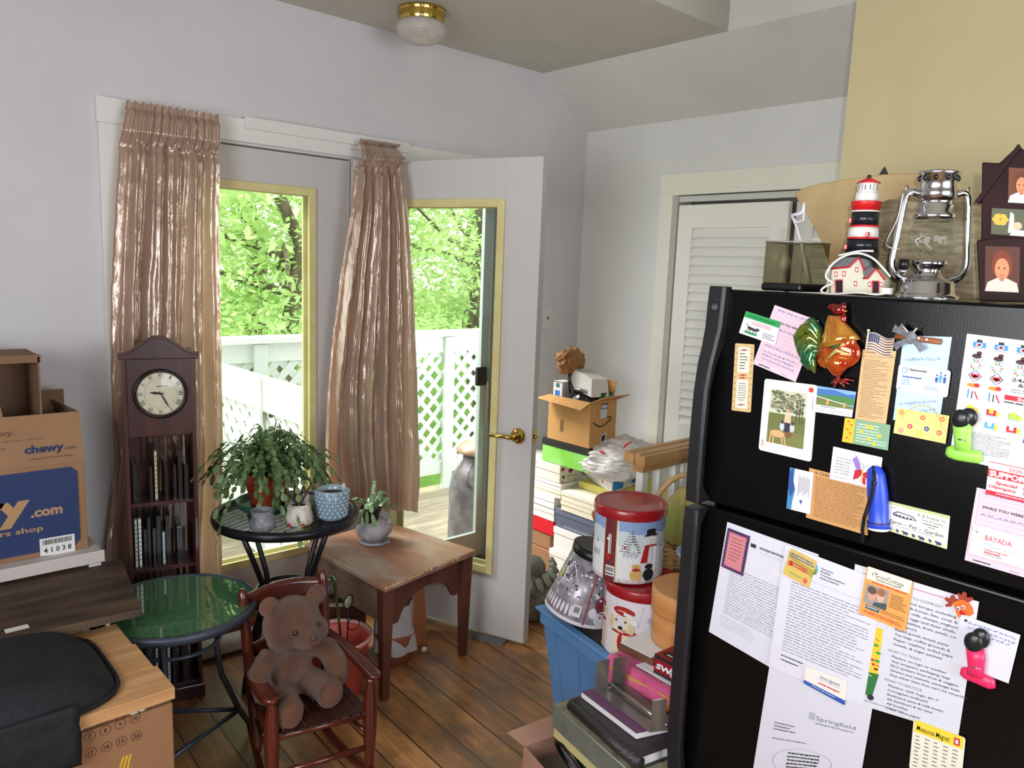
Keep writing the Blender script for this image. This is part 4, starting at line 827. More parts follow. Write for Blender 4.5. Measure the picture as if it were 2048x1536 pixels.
# stone lion doorstop behind the open door
stone = M('weathered_stone', (142, 144, 132), .9, c2=(112, 114, 104), sc_=14, bump=.9, bs=50)
t = thing('stone_lion', 'weathered grey stone lion used as a doorstop behind the open door', 'statue', (2.34, 2.46, 0))
mb = MB(stone).xf(Matrix.Translation((2.372, 2.425, 0)) @ Matrix.Scale(1.22, 4) @ Matrix.Translation((-2.335, -2.47, 0)))
mb.ball((2.335, 2.47, .105), (.085, .08, .105), 26, 20, f=lambda d: 1+.14*noise.noise(d*3)+.06*math.sin(d.z*22+math.atan2(d.y, d.x)*3)).ball((2.33, 2.47, .20), (.06, .055, .055), f=lambda d: 1+.15*noise.noise(d*4))
for i in range(16):
    a = i*.39; z = .04+.011*i; mb.tube([(2.335+.075*math.cos(a), 2.47+.07*math.sin(a), z+.03), (2.335+.092*math.cos(a+.1), 2.47+.086*math.sin(a+.1), z), (2.335+.086*math.cos(a+.25), 2.47+.08*math.sin(a+.25), z-.03)], [.012, .015, .006], 7)
mb.build('lion', t)
tag(MB(M('grey_stone_block', (120, 120, 116), .9, c2=(98, 98, 96), sc_=16, bump=.6, bs=50)).hexa([(2.02, 2.47, 0), (2.095, 2.30, 0), (2.13, 2.315, 0), (2.055, 2.485, 0)], [(2.022, 2.475, .018), (2.097, 2.305, .018), (2.13, 2.315, .018), (2.057, 2.485, .018)]).build('stone_wedge', bevel=.002), 'flat grey stone wedge on the floor under the open door', 'doorstop')
# ---------------- boxes in the corner ----------------
FX = 2.745
def shoebox(name, label, x0, x1, y0, y1, z0, z1, m, ml=None, lid=.035, printf=None, cat='box', group='shoe boxes stacked in the corner'):
    t = thing(name, label, cat, ((x0+x1)/2, (y0+y1)/2, z0), group)
    h = z1-z0-.0015; zl = z0+h-min(lid, h*.45) if lid else z0+h
    MB(m).box((x0+.003, y0+.003, z0), (x1-.003, y1-.003, z0+h-.002)).build('box_base', t, bevel=.001)
    if lid: MB(ml or m).box((x0, y0, zl), (x1, y1, z0+h)).build('lid', t, bevel=.0015)
    if printf:
        mb = MB(m); printf(mb); mb.build('printing', t)
    return t
bw = M('box_white', (232, 230, 226), .6); bc = M('box_cream', (232, 226, 200), .6); bgy = M('box_slate', (92, 100, 118), .5); brd = M('box_red', (204, 24, 40), .5); bpk = M('box_pale_pink', (232, 222, 216), .6); bye = M('box_yellow', (226, 196, 74), .55)
shoebox('cardboard_box', 'tan cardboard box on the floor at the foot of the corner stack', FX+.0, FX+.36, 2.675, 3.02, 0, .165, kraft, kraft, 0)
def lo(mb):
    m = col(110, 76, 50); cv = Cv(mb, lambda u, v, l: V(FX+.0085-l, 3.0-u, .25-v), 1); cv.ring(.135, .045, .028, .003, m); cv.lines(.115, .035, .155, .06, 3, m)
shoebox('cardboard_box', 'tan cardboard box with a round printed emblem under the red shoe box', FX+.01, FX+.34, 2.69, 3.0, .166, .248, kraft, kraft, 0, lo)
shoebox('shoe_box', 'red shoe box near the open door in the corner stack', FX+.004, FX+.32, 2.668, 3.0, .249, .325, brd, brd, 0)
shoebox('shoe_box', 'pale pink shoe box lying directly on the red one', FX+.004, FX+.32, 2.665, 3.0, .326, .395, bpk, bw)
shoebox('shoe_box', 'white shoe box with a torn corner above the pale pink one', FX-.004, FX+.30, 2.66, 3.01, .396, .458, bw, bw)
shoebox('shoe_box', 'flat cream shoe box in the middle of the stack nearest the door', FX+.003, FX+.25, 2.625, 2.98, .459, .498, bc, bc)
shoebox('shoe_box', 'flat white shoe box directly under the flowered one', FX+.003, FX+.24, 2.625, 2.97, .499, .538, bw, bw)
def lips(mb):
    red = col(184, 50, 74); dk_ = col(70, 60, 58); cv = Cv(mb, lambda u, v, l: V(FX+u, 2.6325-l, .631-v), 1, .0004)
    cv.circ(.028, .062, .008, ink); cv.text('Two Lips', .043, .066, .014, dk_, w_=.085, bold=-.005); cv.text('COLLECTION', .05, .080, .005, dk_, w_=.06); cv.circ(.075, .035, .014, red, sy=.8); cv.circ(.085, .028, .009, red); cv.circ(.02, .020, .014, red, sy=.6); cv.circ(.12, .09, .004, red); cv.circ(.02, .085, .005, red)
    c2 = Cv(mb, lambda u, v, l: V(FX-.0004-l, 2.95-u, .631-v), 1, .0004); c2.circ(.05, .016, .012, red); c2.circ(.062, .019, .009, red); c2.circ(.14, .014, .010, col(236, 200, 200))
    c3 = Cv(mb, lambda u, v, l: V(FX+v, 2.95-u, .6312+l), 1, .0004); brn = col(150, 84, 70)
    for u, v in ((.08, .03), (.13, .10), (.2, .05), (.27, .12), (.29, .03)): c3.circ(u, v, .014, brn, sy=.7); c3.circ(u+.014, v-.004, .008, red)
shoebox('shoe_box', 'cream shoe box printed with pink tulips under the bright green box', FX, FX+.166, 2.633, 2.965, .539, .6325, M('box_lips', (226, 220, 206), .55), M('box_lips', (226, 220, 206), .55), .045, lips)
grn = M('box_bright_green', (128, 204, 62), .5, c2=(150, 220, 120), sc_=9); 
shoebox('shoe_box', 'bright green shoe box with black lid under the carton with a curved arrow', FX+.003, FX+.19, 2.444, 2.775, .634, .757, grn, M('box_black_lid', (30, 32, 30), .5), .035)
# second column
def yb(mb): cv = Cv(mb, lambda u, v, l: V(FX+.0025-l, 2.69-u, .08-v), 1); cv.rect(.0, .012, .45, .042, col(236, 234, 230))
shoebox('shoe_box', 'yellow and white box on the floor under the white shoe boxes', FX+.006, FX+.33, 2.24, 2.672, 0, .082, bye, bye, 0, yb)
shoebox('shoe_box', 'large white shoe box just above the yellow one on the floor', FX-.012, FX+.32, 2.23, 2.673, .083, .190, bw, bw, .03)
shoebox('shoe_box', 'white shoe box under the slate grey box', FX-.006, FX+.32, 2.22, 2.655, .191, .312, bw, bw, .032)
def gb(mb): Cv(mb, lambda u, v, l: V(FX+.0025-l, 2.64-u, .40-v), 1).lines(.05, .07, .26, .082, 2, col(180, 184, 192), .5, seed=4)
shoebox('shoe_box', 'slate grey shoe box in the middle of the corner stack', FX, FX+.30, 2.24, 2.652, .313, .410, bgy, M('box_slate_lid', (102, 110, 128), .5), .03, gb)
shoebox('shoe_box', 'wide cream shoe box directly on the slate grey one', FX-.008, FX+.32, 2.10, 2.612, .411, .462, bc, bc, .02)
shoebox('shoe_box', 'wide pale cream box below the thin yellow box', FX-.012, FX+.30, 2.08, 2.608, .463, .513, M('box_ivory', (236, 230, 210), .6), M('box_ivory', (236, 230, 210), .6), .02)
shoebox('shoe_box', 'thin yellow box under the blue and white photo box', FX+.10, FX+.46, 2.12, 2.60, .514, .552, M('box_lemon', (226, 214, 116), .6), M('box_lemon', (226, 214, 116), .6), 0)
shoebox('cardboard_box', 'stack base carton hidden behind the decorated tins', FX, FX+.34, 1.80, 2.07, 0, .51, bw, bw, .04)
# blue and white box with the bag on it
pA, pB = V(2.80, 2.335, .553), V(2.925, 2.615, .553); pd_ = V(.24, .0, 0)
n1 = V(.30, -.06+.12, 0)
t = thing('photo_box', 'white box with blue panels under the white plastic bag', 'box', (2.95, 2.45, .553))
q = [pA, pA+V(.36, .06, 0), pB+V(.30, .05, 0), pB]; up_ = V(0, 0, .075)
MB(bw).hexa(q, [p+up_ for p in q]).build('box_body', t, bevel=.002)
blu = col(46, 130, 200); mb = MB(blu)
c1 = Cv(mb, lambda u, v, l: q[0].lerp(q[1], u)+V(0, -l, .075*(1-v)), 4.8, .0006); c1.rect(.02, .05, .30, .9, blu); c1.rect(.52, .3, .98, .85, blu); c1.rect(.33, .2, .5, .4, col(214, 40, 50)); c1.circ(.66, .2, .03, col(230, 90, 40), 2); c1.lines(.34, .5, .5, .9, 3, col(150, 150, 150))
c2 = Cv(mb, lambda u, v, l: q[3].lerp(q[0], u)+V(-l, 0, .075*(1-v)), 4, .0006); c2.rect(.62, .25, .68, .7, col(210, 110, 60)); c2.lines(.1, .2, .5, .9, 5, col(190, 190, 196)); c2.rect(.2, .1, .26, .4, ink)
mb.build('printing', t)
mb = MB(M('white_carrier_bag', (226, 222, 218), .4, bump=.7, bs=22, transl=.15))
mb.ball((2.94, 2.41, .70), (.19, .20, .095), 80, 56, f=lambda d: 1+.12*noise.noise(d*2.2)+.16*abs(noise.noise(d*5))+.08*abs(noise.noise(d*13))-.04).ball((2.84, 2.42, .66), (.10, .16, .06), 30, 20, f=lambda d: 1+.2*noise.noise(d*4+V(5, 0, 0))).ball((2.96, 2.40, .785), (.03, .03, .02), 16, 12, f=lambda d: 1+.5*noise.noise(d*5))
t = thing('plastic_bag', 'tied white plastic bag with red print resting on the blue and white box', 'bag', (2.95, 2.40, .63)); o = mb.build('bag', t)
mb = MB(col(206, 40, 52))
for (px_, py_, a, L_) in ((1190, 915, -.3, .05), (1205, 905, -.2, .04), (1255, 890, .7, .06), (1290, 925, 1.1, .05)):
    p = onx(px_, py_, 2.775); mb.tube([p+V(-.002, -L_*.5*math.cos(a), L_*.5*math.sin(a)), p+V(-.006, 0, .004), p+V(0, L_*.5*math.cos(a), -L_*.5*math.sin(a))], [.003, .006, .003], 6)
mb.build('red_print', t)
# carton with the curved arrow
am = M('carton_golden', (196, 148, 88), .7, c2=(186, 138, 80), sc_=4); ax0, ax1, ay0, ay1, az0, az1 = FX+.004, 2.94, 2.452, 2.74, .7585, .985
t = thing('arrow_carton', 'open brown carton printed with a curved arrow on top of the green shoe box', 'box', (2.84, 2.6, az0))
MB(am).box((ax0, ay0, az0), (ax1, ay1, az0+.004)).box((ax0, ay0, az0+.004), (ax0+.004, ay1, az1)).box((ax1-.004, ay0, az0+.004), (ax1, ay1, az1)).box((ax0+.004, ay0, az0+.004), (ax1-.004, ay0+.004, az1)).box((ax0+.004, ay1-.004, az0+.004), (ax1-.004, ay1, az1)).build('carton_body', t)
MB(am).hexa([(ax0-.004, ay0, az1), (ax0-.004, ay1, az1), (ax0, ay1, az1), (ax0, ay0, az1)], [(ax0-.075, ay0-.005, az1-.030), (ax0-.075, ay1+.01, az1-.015), (ax0-.072, ay1+.01, az1-.011), (ax0-.072, ay0-.005, az1-.026)]).build('front_flap', t)
MB(am).hexa([(ax0, ay0-.004, az1), (ax1, ay0-.004, az1), (ax1, ay0, az1), (ax0, ay0, az1)], [(ax0+.02, ay0-.075, az1+.035), (ax1+.01, ay0-.075, az1+.035), (ax1+.01, ay0-.071, az1+.037), (ax0+.02, ay0-.071, az1+.037)]).build('side_flap', t)
MB(am).hexa([(ax1-.004, ay0+.02, az1), (ax1-.004, ay1, az1), (ax1, ay1, az1), (ax1, ay0+.02, az1)], [(ax1+.012, ay0+.02, az1+.085), (ax1+.012, ay1, az1+.10), (ax1+.016, ay1, az1+.10), (ax1+.016, ay0+.02, az1+.085)]).build('back_flap', t)
mb = MB(ink); cv = Cv(mb, lambda u, v, l: V(ax0+u, ay0-.0003-l, az1-v), 1, .0004); ts = col(190, 196, 196)
cv.line([(.022+.125*k/14, .085+.040*math.sin(math.pi*(.12+.80*k/14))) for k in range(15)], .007, ink); cv.line([(.122, .086), (.152, .082), (.146, .108)], .006, ink)
cv.rect(.075, .012, .125, .040, ink, 1); cv.rect(.078, .018, .12, .036, ts, 2); cv.rect(.072, .040, .118, .085, ts, 1); cv.line([(.045, .04), (.055, .065), (.04, .07)], .002, ink)
cv.poly([(.085, .17), (.08, .215), (.12, .205), (.126, .158)], ts); cv.poly([(.09, .175), (.088, .205), (.112, .198), (.117, .168)], ink, 2)
c2 = Cv(mb, lambda u, v, l: V(ax0-.0003-l, ay1-u, az1-v), 1, .0004); br_ = col(110, 78, 44)
c2.rect(.085, .115, .116, .118, br_); c2.rect(.085, .175, .116, .178, br_)
for i in range(6): c2.rect(.088+i*.0045, .122, .090+i*.0045, .172, br_)
mb.build('printing', t)
tag(MB(M('small_white_box', (206, 204, 198), .6)).hexa([(2.79, 2.49, 1.0), (2.90, 2.47, 1.0), (2.925, 2.62, 1.03), (2.81, 2.65, 1.03)], [(2.80, 2.50, 1.09), (2.90, 2.485, 1.085), (2.92, 2.62, 1.12), (2.81, 2.64, 1.125)]).build('small_white_box', bevel=.003), 'small white carton sticking out of the arrow carton', 'box')
t = thing('label_box', 'small blue and white box standing in the open arrow carton', 'box', (2.80, 2.70, .765))
MB(M('label_box_white', (206, 208, 214), .55)).box((2.765, 2.665, .765), (2.84, 2.732, 1.055)).build('box_body', t)
mb = MB(blu); cv = Cv(mb, lambda u, v, l: V(2.765-l, 2.732-u, 1.055-v), 1, .0005); cv.rect(.018, .045, .052, .12, col(50, 110, 186)); cv.rect(.022, .008, .048, .03, col(38, 110, 90)); cv.text('F', .035, .105, .03, col(222, 226, 230), al='c', l=2); cv.rect(0, 0, .004, .12, br_); cv.rect(0, 0, .067, .004, br_); mb.build('printing', t)
t = thing('black_device', 'glossy black appliance with a cord in the open arrow carton', 'appliance', (2.83, 2.55, .77))
MB(M('gloss_black', (22, 24, 28), .12, coat=.6)).ball((2.84, 2.575, .965), (.075, .085, .06), 24, 16).box((2.79, 2.50, .77), (2.90, 2.62, .96)).build('housing', t)
MB(M('silver_band', (150, 154, 160), .25, .6)).lathe([(.07, 0), (.072, .012)], 24, (2.835, 2.57, .995), rot=Matrix.Rotation(.5, 3, 'Y')).build('band', t)
MB(blk).tube([(2.80, 2.64, 1.0), (2.80, 2.655, 1.06), (2.805, 2.66, 1.10), (2.79, 2.64, 1.07), (2.785, 2.60, 1.02)], .005, 8).build('cord', t)
tag(MB(M('green_plastic_tray', (28, 84, 60), .3)).box((2.85, 2.475, .90), (2.93, 2.56, 1.02)).build('green_box'), 'dark green box at the back right inside the arrow carton', 'box')
mb = MB(M('crumpled_kraft_paper', (168, 122, 80), .8, c2=(140, 98, 62), sc_=12, bump=.4, bs=30)); pc_ = ony(1141, 722, 2.68)
mb.ball(pc_, (.078, .06, .064), 30, 22, f=lambda d: 1+.28*noise.noise(d*3.2)+.12*abs(noise.noise(d*9)))
for f in range(len(mb.sm)): mb.sm[f] = False
tag(mb.build('crumpled_paper_bag'), 'crumpled brown paper bag on top of the pile in the corner', 'paper bag')
# ---------------- stair railing and baskets ----------------
t = thing('stair_railing', 'white baluster stair railing with a light wooden handrail', 'railing', (2.4, 1.74, 0))
hr = M('light_oak_rail', (198, 156, 104), .4, c2=(178, 134, 84), sc_=5, st=(.4, 4, 4)); RYY = 1.735
for i in range(4): MB(hr).box((2.195+.006*(i % 2), RYY-.05+i*.0255, .915), (3.28, RYY-.05+i*.0255+.0245, .955+.004*(i % 2))).build('handrail_strip', t, bevel=.002)
MB(hr).box((2.22, RYY-.025, .885), (3.28, RYY+.025, .9148)).build('handrail_base', t, bevel=.002)
for i in range(11): MB(trim_m).box((2.235+.1*i, RYY-.016, 0), (2.267+.1*i, RYY+.016, .885)).build('baluster', t)
wick = M('light_wicker', (206, 172, 120), .5, c2=(170, 134, 86), sc_=30); wickd = M('dark_wicker', (128, 78, 54), .5, c2=(100, 58, 40), sc_=30)
def basket(name, label, x, y, z0, r0, r1, h, m, hoops):
    t = thing(name, label, 'basket', (x, y, z0)); mb = MB(m); n = int(h/.0085)
    for i in range(n+1):
        r = r0+(r1-r0)*i/n; mb.tube([V(x+(r+.0035*math.sin(10*a*2*math.pi/40+math.pi*(i % 2)))*math.cos(a*2*math.pi/40), y+(r+.0035*math.sin(10*a*2*math.pi/40+math.pi*(i % 2)))*math.sin(a*2*math.pi/40), z0+h*i/n) for a in range(40)], .0048, 5, closed=True)
    for k in range(20):
        a = 2*math.pi*k/20; mb.tube([(x+r0*math.cos(a), y+r0*math.sin(a), z0), (x+r1*math.cos(a), y+r1*math.sin(a), z0+h)], .004, 5)
    mb.lathe([(r0, z0), (r0-.004, z0+.004)], 30, (x, y, 0)); mb.build('woven_body', t)
    for a, hh, rr, mm in hoops: MB(mm).tube([V(x+r1*math.cos(a)*math.cos(s), y+r1*math.sin(a)*math.cos(s), z0+h+hh*math.sin(s)) for s in [math.pi*i/22 for i in range(23)]], rr, 8).build('handle', t)
    return t
basket('wicker_basket', 'light wicker basket with a hoop handle behind the snowman tin', 2.26, 1.545, .50, .105, .132, .17, wick, [(math.radians(-40), .24, .010, wick)])
basket('dark_basket', 'dark brown basket with tall twig handles, partly behind the fridge', 2.51, 1.575, .42, .10, .125, .24, wickd, [(math.radians(-48+d), .25+.01*d/4, .006, wickd) for d in (-8, 0, 8)])
basket('wicker_hamper', 'brown rattan hamper under the light wicker basket', 2.345, 1.555, 0, .125, .13, .49, M('rattan', (150, 104, 66), .5), [])
tag(MB(kraft2).box((2.485, 1.48, 0), (2.62, 1.68, .418)).build('plinth_box'), 'brown carton under the dark twig basket', 'box')
def fnet(u, v):
    a = u*2*math.pi; r = (.075*math.sin(math.pi*min(1, .18+v*.82))**.7+.004)*(1+.10*math.sin(a*9)); return V(2.235+r*math.cos(a), 1.525+r*math.sin(a), .675+.20*v)
t = thing('yellow_net_bag', 'sheer yellow gift bag tied at the top in the light wicker basket', 'gift bag', (2.31, 1.50, .67))
MB(M('yellow_organza', (236, 226, 150), .4, transl=.3, alpha=.3)).grid(fnet, 54, 20).build('netting', t)
MB(M('yellow_ribbon', (238, 228, 90), .4)).tube([V(2.235+.014*math.cos(a*.5), 1.525+.014*math.sin(a*.5), .855) for a in range(13)], .004, 6).tube([(2.225, 1.515, .855), (2.21, 1.49, .78), (2.20, 1.475, .70)], .003, 6).build('ribbon', t)
tag(MB(M('green_tissue', (150, 206, 110), .6, bump=.5, bs=30, transl=.3)).ball((2.28, 1.60, .72), (.05, .05, .055), f=lambda d: 1+.25*noise.noise(d*4)).build('green_tissue'), 'light green tissue bundle behind the yellow gift bag', 'tissue')
# wooden cut out board
t = thing('shaped_wood_board', 'curved orange wood board leaning behind the snowman tin', 'board', (2.3, 2.0, 0))
oc = [(1192, 1018), (1183, 1024), (1184, 1034), (1188, 1044), (1187, 1056), (1186, 1070), (1180, 1085), (1168, 1094), (1160, 1098), (1162, 1112), (1200, 1140), (1230, 1160), (1240, 1020)]
P = [onx(a, b, 2.22) for a, b in oc]; P += [V(2.22, P[-1].y, 0), V(2.22, P[8].y, 0)][:0]
MB(M('orange_pine', (196, 122, 62), .4, c2=(180, 106, 50), sc_=4)).prism(P, (.018, 0, 0)).box((2.222, P[10].y-.02, 0), (2.236, P[9].y-.005, P[10].z+.04)).build('board', t, bevel=.002)
# ---------------- blue tub and tins ----------------
tm = M('blue_tote_plastic', (100, 148, 200), .4, c2=(90, 138, 190), sc_=5)
ta = math.radians(-11); TT = Matrix.Translation((1.915, 1.905, 0)) @ Matrix.Rotation(ta, 4, 'Z')   # corner nearest the door; local -y along the long side
t = thing('blue_tote', 'blue plastic storage tote full of decorated tins', 'tote', (2.05, 1.65, 0))
Wd, Ln, Hh_ = .28, .52, .38
mb = MB(tm).xf(TT); i0 = .05
def ringq(ins, z): return [(ins, -ins, z), (Wd-ins, -ins, z), (Wd-ins, -Ln+ins, z), (ins, -Ln+ins, z)]
A_, B_ = ringq(i0, .0), ringq(.012, Hh_-.06)
for i in range(4):
    j = (i+1) % 4; a, b, c_, d = [Vector(p) for p in (A_[i], A_[j], B_[j], B_[i])]
    n = 7 if i % 2 else 5
    ctr = (Vector(A_[0])+Vector(A_[2]))/2
    for k in range(n):
        u0, u1 = k/n, (k+1)/n; inn = .004 if k % 2 else 0; dr = ((a+b)/2-ctr); dr.z = 0; dr = dr.normalized()*-inn
        mb.add([a.lerp(b, u0)+dr, a.lerp(b, u1)+dr, d.lerp(c_, u1)+dr, d.lerp(c_, u0)+dr], [(0, 1, 2, 3)])
        if k: pdr = ((a+b)/2-ctr); pdr.z = 0; pdr = pdr.normalized()*-(.004 if (k-1) % 2 else 0); mb.add([a.lerp(b, u0)+dr, a.lerp(b, u0)+pdr, d.lerp(c_, u0)+pdr, d.lerp(c_, u0)+dr], [(0, 1, 2, 3)])
mb.add(A_, [(0, 1, 2, 3)])
mb.build('tub', t, solid=.003)
rim = MB(tm).xf(TT)
for (ins, z0, z1) in ((.0, Hh_-.062, Hh_-.012),):
    for i in range(4):
        j = (i+1) % 4; o4 = ringq(0, 0); n4 = ringq(.020, 0); a, b, c_, d = o4[i], o4[j], n4[j], n4[i]
        rim.hexa([(p[0], p[1], z0) for p in (a, b, c_, d)], [(p[0], p[1], z1) for p in (a, b, c_, d)])
        o5 = ringq(-.014, 0); a, b = o5[i], o5[j]; rim.hexa([(p[0], p[1], z1) for p in (a, b, c_, d)], [(p[0], p[1], Hh_) for p in (a, b, c_, d)])
rim.build('rim', t, bevel=.004)
MB(M('tub_contents_cloth', (70, 66, 72), .9)).xf(TT).box((.04, -Ln+.04, .24), (Wd-.04, -.04, .366)).build('contents', t)
redlid = M('red_lid_enamel', (158, 26, 36), .3, coat=.4)
def cyl(cx_, cy_, r, z0, h, a0=math.radians(218)):   # u spans the visible half turn from left to right, v down
    def fn(u, v, l):
        a = a0+math.radians(95)*(2*u-1)*1.0; rr = r+l; return V(cx_+rr*math.cos(a), cy_+rr*math.sin(a), z0+h*(1-v))
    return fn
def tin(name, label, x, y, z0, r, h, base, paint):
    t = thing(name, label, 'tin', (x, y, z0)); MB(base).lathe([(r-.003, z0), (r, z0+.006), (r, z0+h-.01)], 56, (x, y, 0)).build('can', t)
    MB(redlid).lathe([(r+.003, z0+h-.036), (r+.005, z0+h-.03), (r+.005, z0+h-.006), (r+.001, z0+h), (r-.006, z0+h-.001), (r-.012, z0+h-.005)], 56, (x, y, 0), capb=False).build('lid', t)
    mb = MB(base); cv = Cv(mb, cyl(x, y, r, z0, h), (2*math.radians(95)*r)/h, .0008); paint(cv); mb.build('printed_picture', t); return t
def blob(cv, u, v, ru, rv, m, l=1, n=18): cv.poly([(u+ru*math.cos(2*math.pi*i/n), v-rv*math.sin(2*math.pi*i/n)) for i in range(n)], m, l)
wh, gy2, skyb, rd, blk_, grn_, gold = col(232, 234, 238), col(176, 184, 192), col(150, 176, 212), col(176, 34, 40), col(34, 34, 38), col(58, 84, 66), col(214, 178, 110)
def snow(cv):
    rnd = random.Random(1)
    for k in range(24):
        a, b = k/24, (k+1)/24
        if .29 < (a+b)/2 < .40: continue
        cv.rect(a, .14, b, .34, col(136+4*(k % 2), 166, 212)); cv.poly([(a, .30+.02*math.sin(k)), (a, .5), (b, .5), (b, .30+.02*math.sin(k+1))], col(206, 216, 226), 1.4)
        cv.rect(a, .5, b, .93, wh)
    for k in range(4): cv.rect(.29+.0275*k, .14, .29+.0275*(k+1), 1, col(108, 38, 44))
    cv.rect(.285, .14, .292, 1, gold, 2); cv.rect(.398, .14, .405, 1, gold, 2)
    for i in range(26): blob(cv, .295+.1*rnd.random(), .16+.82*rnd.random(), .006, .012, col(54, 62, 48) if i % 2 else col(160, 70, 70), 2, 8)
    cv.rect(.33, .35, .345, .62, col(226, 222, 214), 3); cv.rect(.352, .35, .358, .62, col(226, 222, 214), 3); blob(cv, .325, .42, .012, .02, wh, 3); blob(cv, .335, .66, .022, .05, rd, 3)
    for k in range(2): cv.rect(.315+.04*k, .78, .355+.04*k, .92, wh, 3)
    for i in range(14): cv.rect(.32+.005*i, .80, .3225+.005*i, .86, blk_, 4)
    cv.lines(.32, .88, .39, .91, 1, blk_, .8, l=4)
    for k in range(10): blob(cv, .47+.016*k, .60-.02*(k % 2), .006, .05, gy2, 2, 8)                     # fence
    for k in range(6): blob(cv, .14+.018*k, .66, .006, .05, gy2, 2, 8); blob(cv, .88+.016*k, .62, .006, .05, gy2, 2, 8)
    for k in range(9):                                                                               # snowy tree
        v = .27+.035*k; w_ = .012+.011*k; blob(cv, .525, v, w_, .012, col(86, 98, 92), 2.2, 10); blob(cv, .525-w_*.3, v-.006, w_*.5, .006, wh, 2.6, 8)
    def man(u, s):
        blob(cv, u, .66, .066*s, .20, wh, 3); blob(cv, u-.004*s, .40, .040*s, .07, wh, 3.4); blob(cv, u-.004, .325, .042*s, .016, blk_, 4); cv.rect(u-.03*s, .25, u+.022*s, .325, blk_, 4); blob(cv, u-.004, .25, .026*s, .012, blk_, 4.2)
        blob(cv, u, .465, .036*s, .014, rd, 4.4); cv.poly([(u-.035*s, .46), (u-.055*s, .70), (u-.02*s, .70), (u-.012*s, .46)], rd, 4.2); blob(cv, u-.016, .385, .003, .007, blk_, 5, 8); blob(cv, u+.006, .385, .003, .007, blk_, 5, 8); blob(cv, u-.004, .405, .007, .006, col(226, 110, 60), 5, 8); cv.line([(u-.018, .425), (u-.004, .435), (u+.012, .425)], .003, blk_, 5)
        for k in range(3): blob(cv, u+.008, .53+.06*k, .003, .007, blk_, 5, 8)
    man(.70, 1.7); man(.05, 1.4)
    for u, c_, s in ((.575, gold, 1.5), (.685, blk_, 1.5), (.05, blk_, 1.3)):                              # sitting dogs
        blob(cv, u, .86, .034*s, .085, c_, 5.4); blob(cv, u-.002, .745, .022*s, .035, c_, 5.8); blob(cv, u-.02*s, .75, .008, .028, c_, 5.9, 10); blob(cv, u+.018*s, .75, .008, .028, c_, 5.9, 10)
        if c_ is gold: blob(cv, u, .79, .034, .020, rd, 6.2); blob(cv, u, .755, .006, .007, blk_, 6.4, 8); blob(cv, u-.008, .735, .002, .004, blk_, 6.4, 6); blob(cv, u+.008, .735, .002, .004, blk_, 6.4, 6)
    for i in range(30): blob(cv, .42+.5*rnd.random(), .945+.04*rnd.random(), .005, .005, grn_ if i % 3 else rd, 2, 6)
    for u in (.475, .82, .2): blob(cv, u, .50, .008, .022, rd, 3, 8)
tin('snowman_tin', 'round tin with red lid showing a snowman and two dogs', 1.965, 1.553, .622, .116, .245, M('tin_white', (226, 226, 226), .3, coat=.3), snow)
def pups(cv):
    for k in range(20): cv.rect(k/20, .12, (k+1)/20, .98, col(228, 224, 230))
    cv.rect(.04, .2, .075, .62, wh, 1.5); cv.rect(.10, .14, .115, .5, rd, 1.6); cv.rect(.2, .2, .30, .6, col(214, 212, 224), 1.5); cv.poly([(.50, .2), (.47, .5), (.62, .6), (.66, .25)], col(206, 196, 222), 1.5)
    cv.rect(.52, .42, .60, .66, wh, 1.8); blob(cv, .565, .38, .03, .05, col(196, 180, 210), 2)
    cr_ = col(234, 220, 196); cr2 = col(222, 200, 166)
    blob(cv, .10, .74, .065, .20, rd, 2); blob(cv, .13, .76, .045, .20, cr_, 2.4); blob(cv, .12, .43, .056, .11, cr_, 2.8); blob(cv, .085, .45, .014, .07, cr2, 3); blob(cv, .155, .45, .013, .07, cr2, 3); blob(cv, .12, .35, .028, .05, rd, 3.2); blob(cv, .12, .56, .045, .025, rd, 3.3)
    blob(cv, .41, .76, .10, .21, rd, 3.4); blob(cv, .335, .78, .085, .22, cr_, 3.8); blob(cv, .34, .46, .105, .155, cr_, 4.2); blob(cv, .245, .50, .024, .095, cr2, 4.5); blob(cv, .42, .53, .026, .095, cr2, 4.5)
    blob(cv, .355, .315, .090, .065, rd, 4.8); blob(cv, .345, .355, .098, .034, wh, 5); blob(cv, .44, .43, .030, .045, wh, 5.2); blob(cv, .34, .615, .088, .024, rd, 5)
    for u, v in ((.295, .455), (.375, .452), (.105, .43), (.138, .43)): blob(cv, u, v, .009, .015, blk_, 6, 10)
    blob(cv, .335, .55, .020, .026, blk_, 6, 12); blob(cv, .122, .475, .009, .014, blk_, 6, 12)
    for u in (.29, .345, .12, .15): blob(cv, u, .93, .02, .03, cr2, 6)
    blob(cv, .43, .90, .02, .035, wh, 5.5); cv.rect(.50, .70, .56, .86, wh, 3); cv.rect(.505, .72, .555, .725, blk_, 4)
tin('puppy_tin', 'round tin with red lid showing two puppies in red capes', 1.972, 1.483, .3805, .127, .240, M('tin_white'), pups)
gx_, gy_ = 1.972, 1.765
t = thing('popcorn_bucket', 'silvery printed bucket with a black lid tilted in the blue tote', 'bucket', (gx_, gy_, .38))
RB = Matrix.Rotation(math.radians(13), 3, V(.79, .61, 0))
def Lr(v): return .128-.050*v
MB(M('silver_print', (176, 170, 180), .3, .2, c2=(120, 112, 124), sc_=28, coat=.6)).lathe([(.125, 0), (.128, .006), (.084, .225)], 48, (gx_, gy_, .400), rot=RB).build('wall', t)
MB(blk).lathe([(.086, .223), (.088, .226), (.088, .252), (.080, .256)], 48, (gx_, gy_, .400), rot=RB).build('lid', t)
mb = MB(wh)
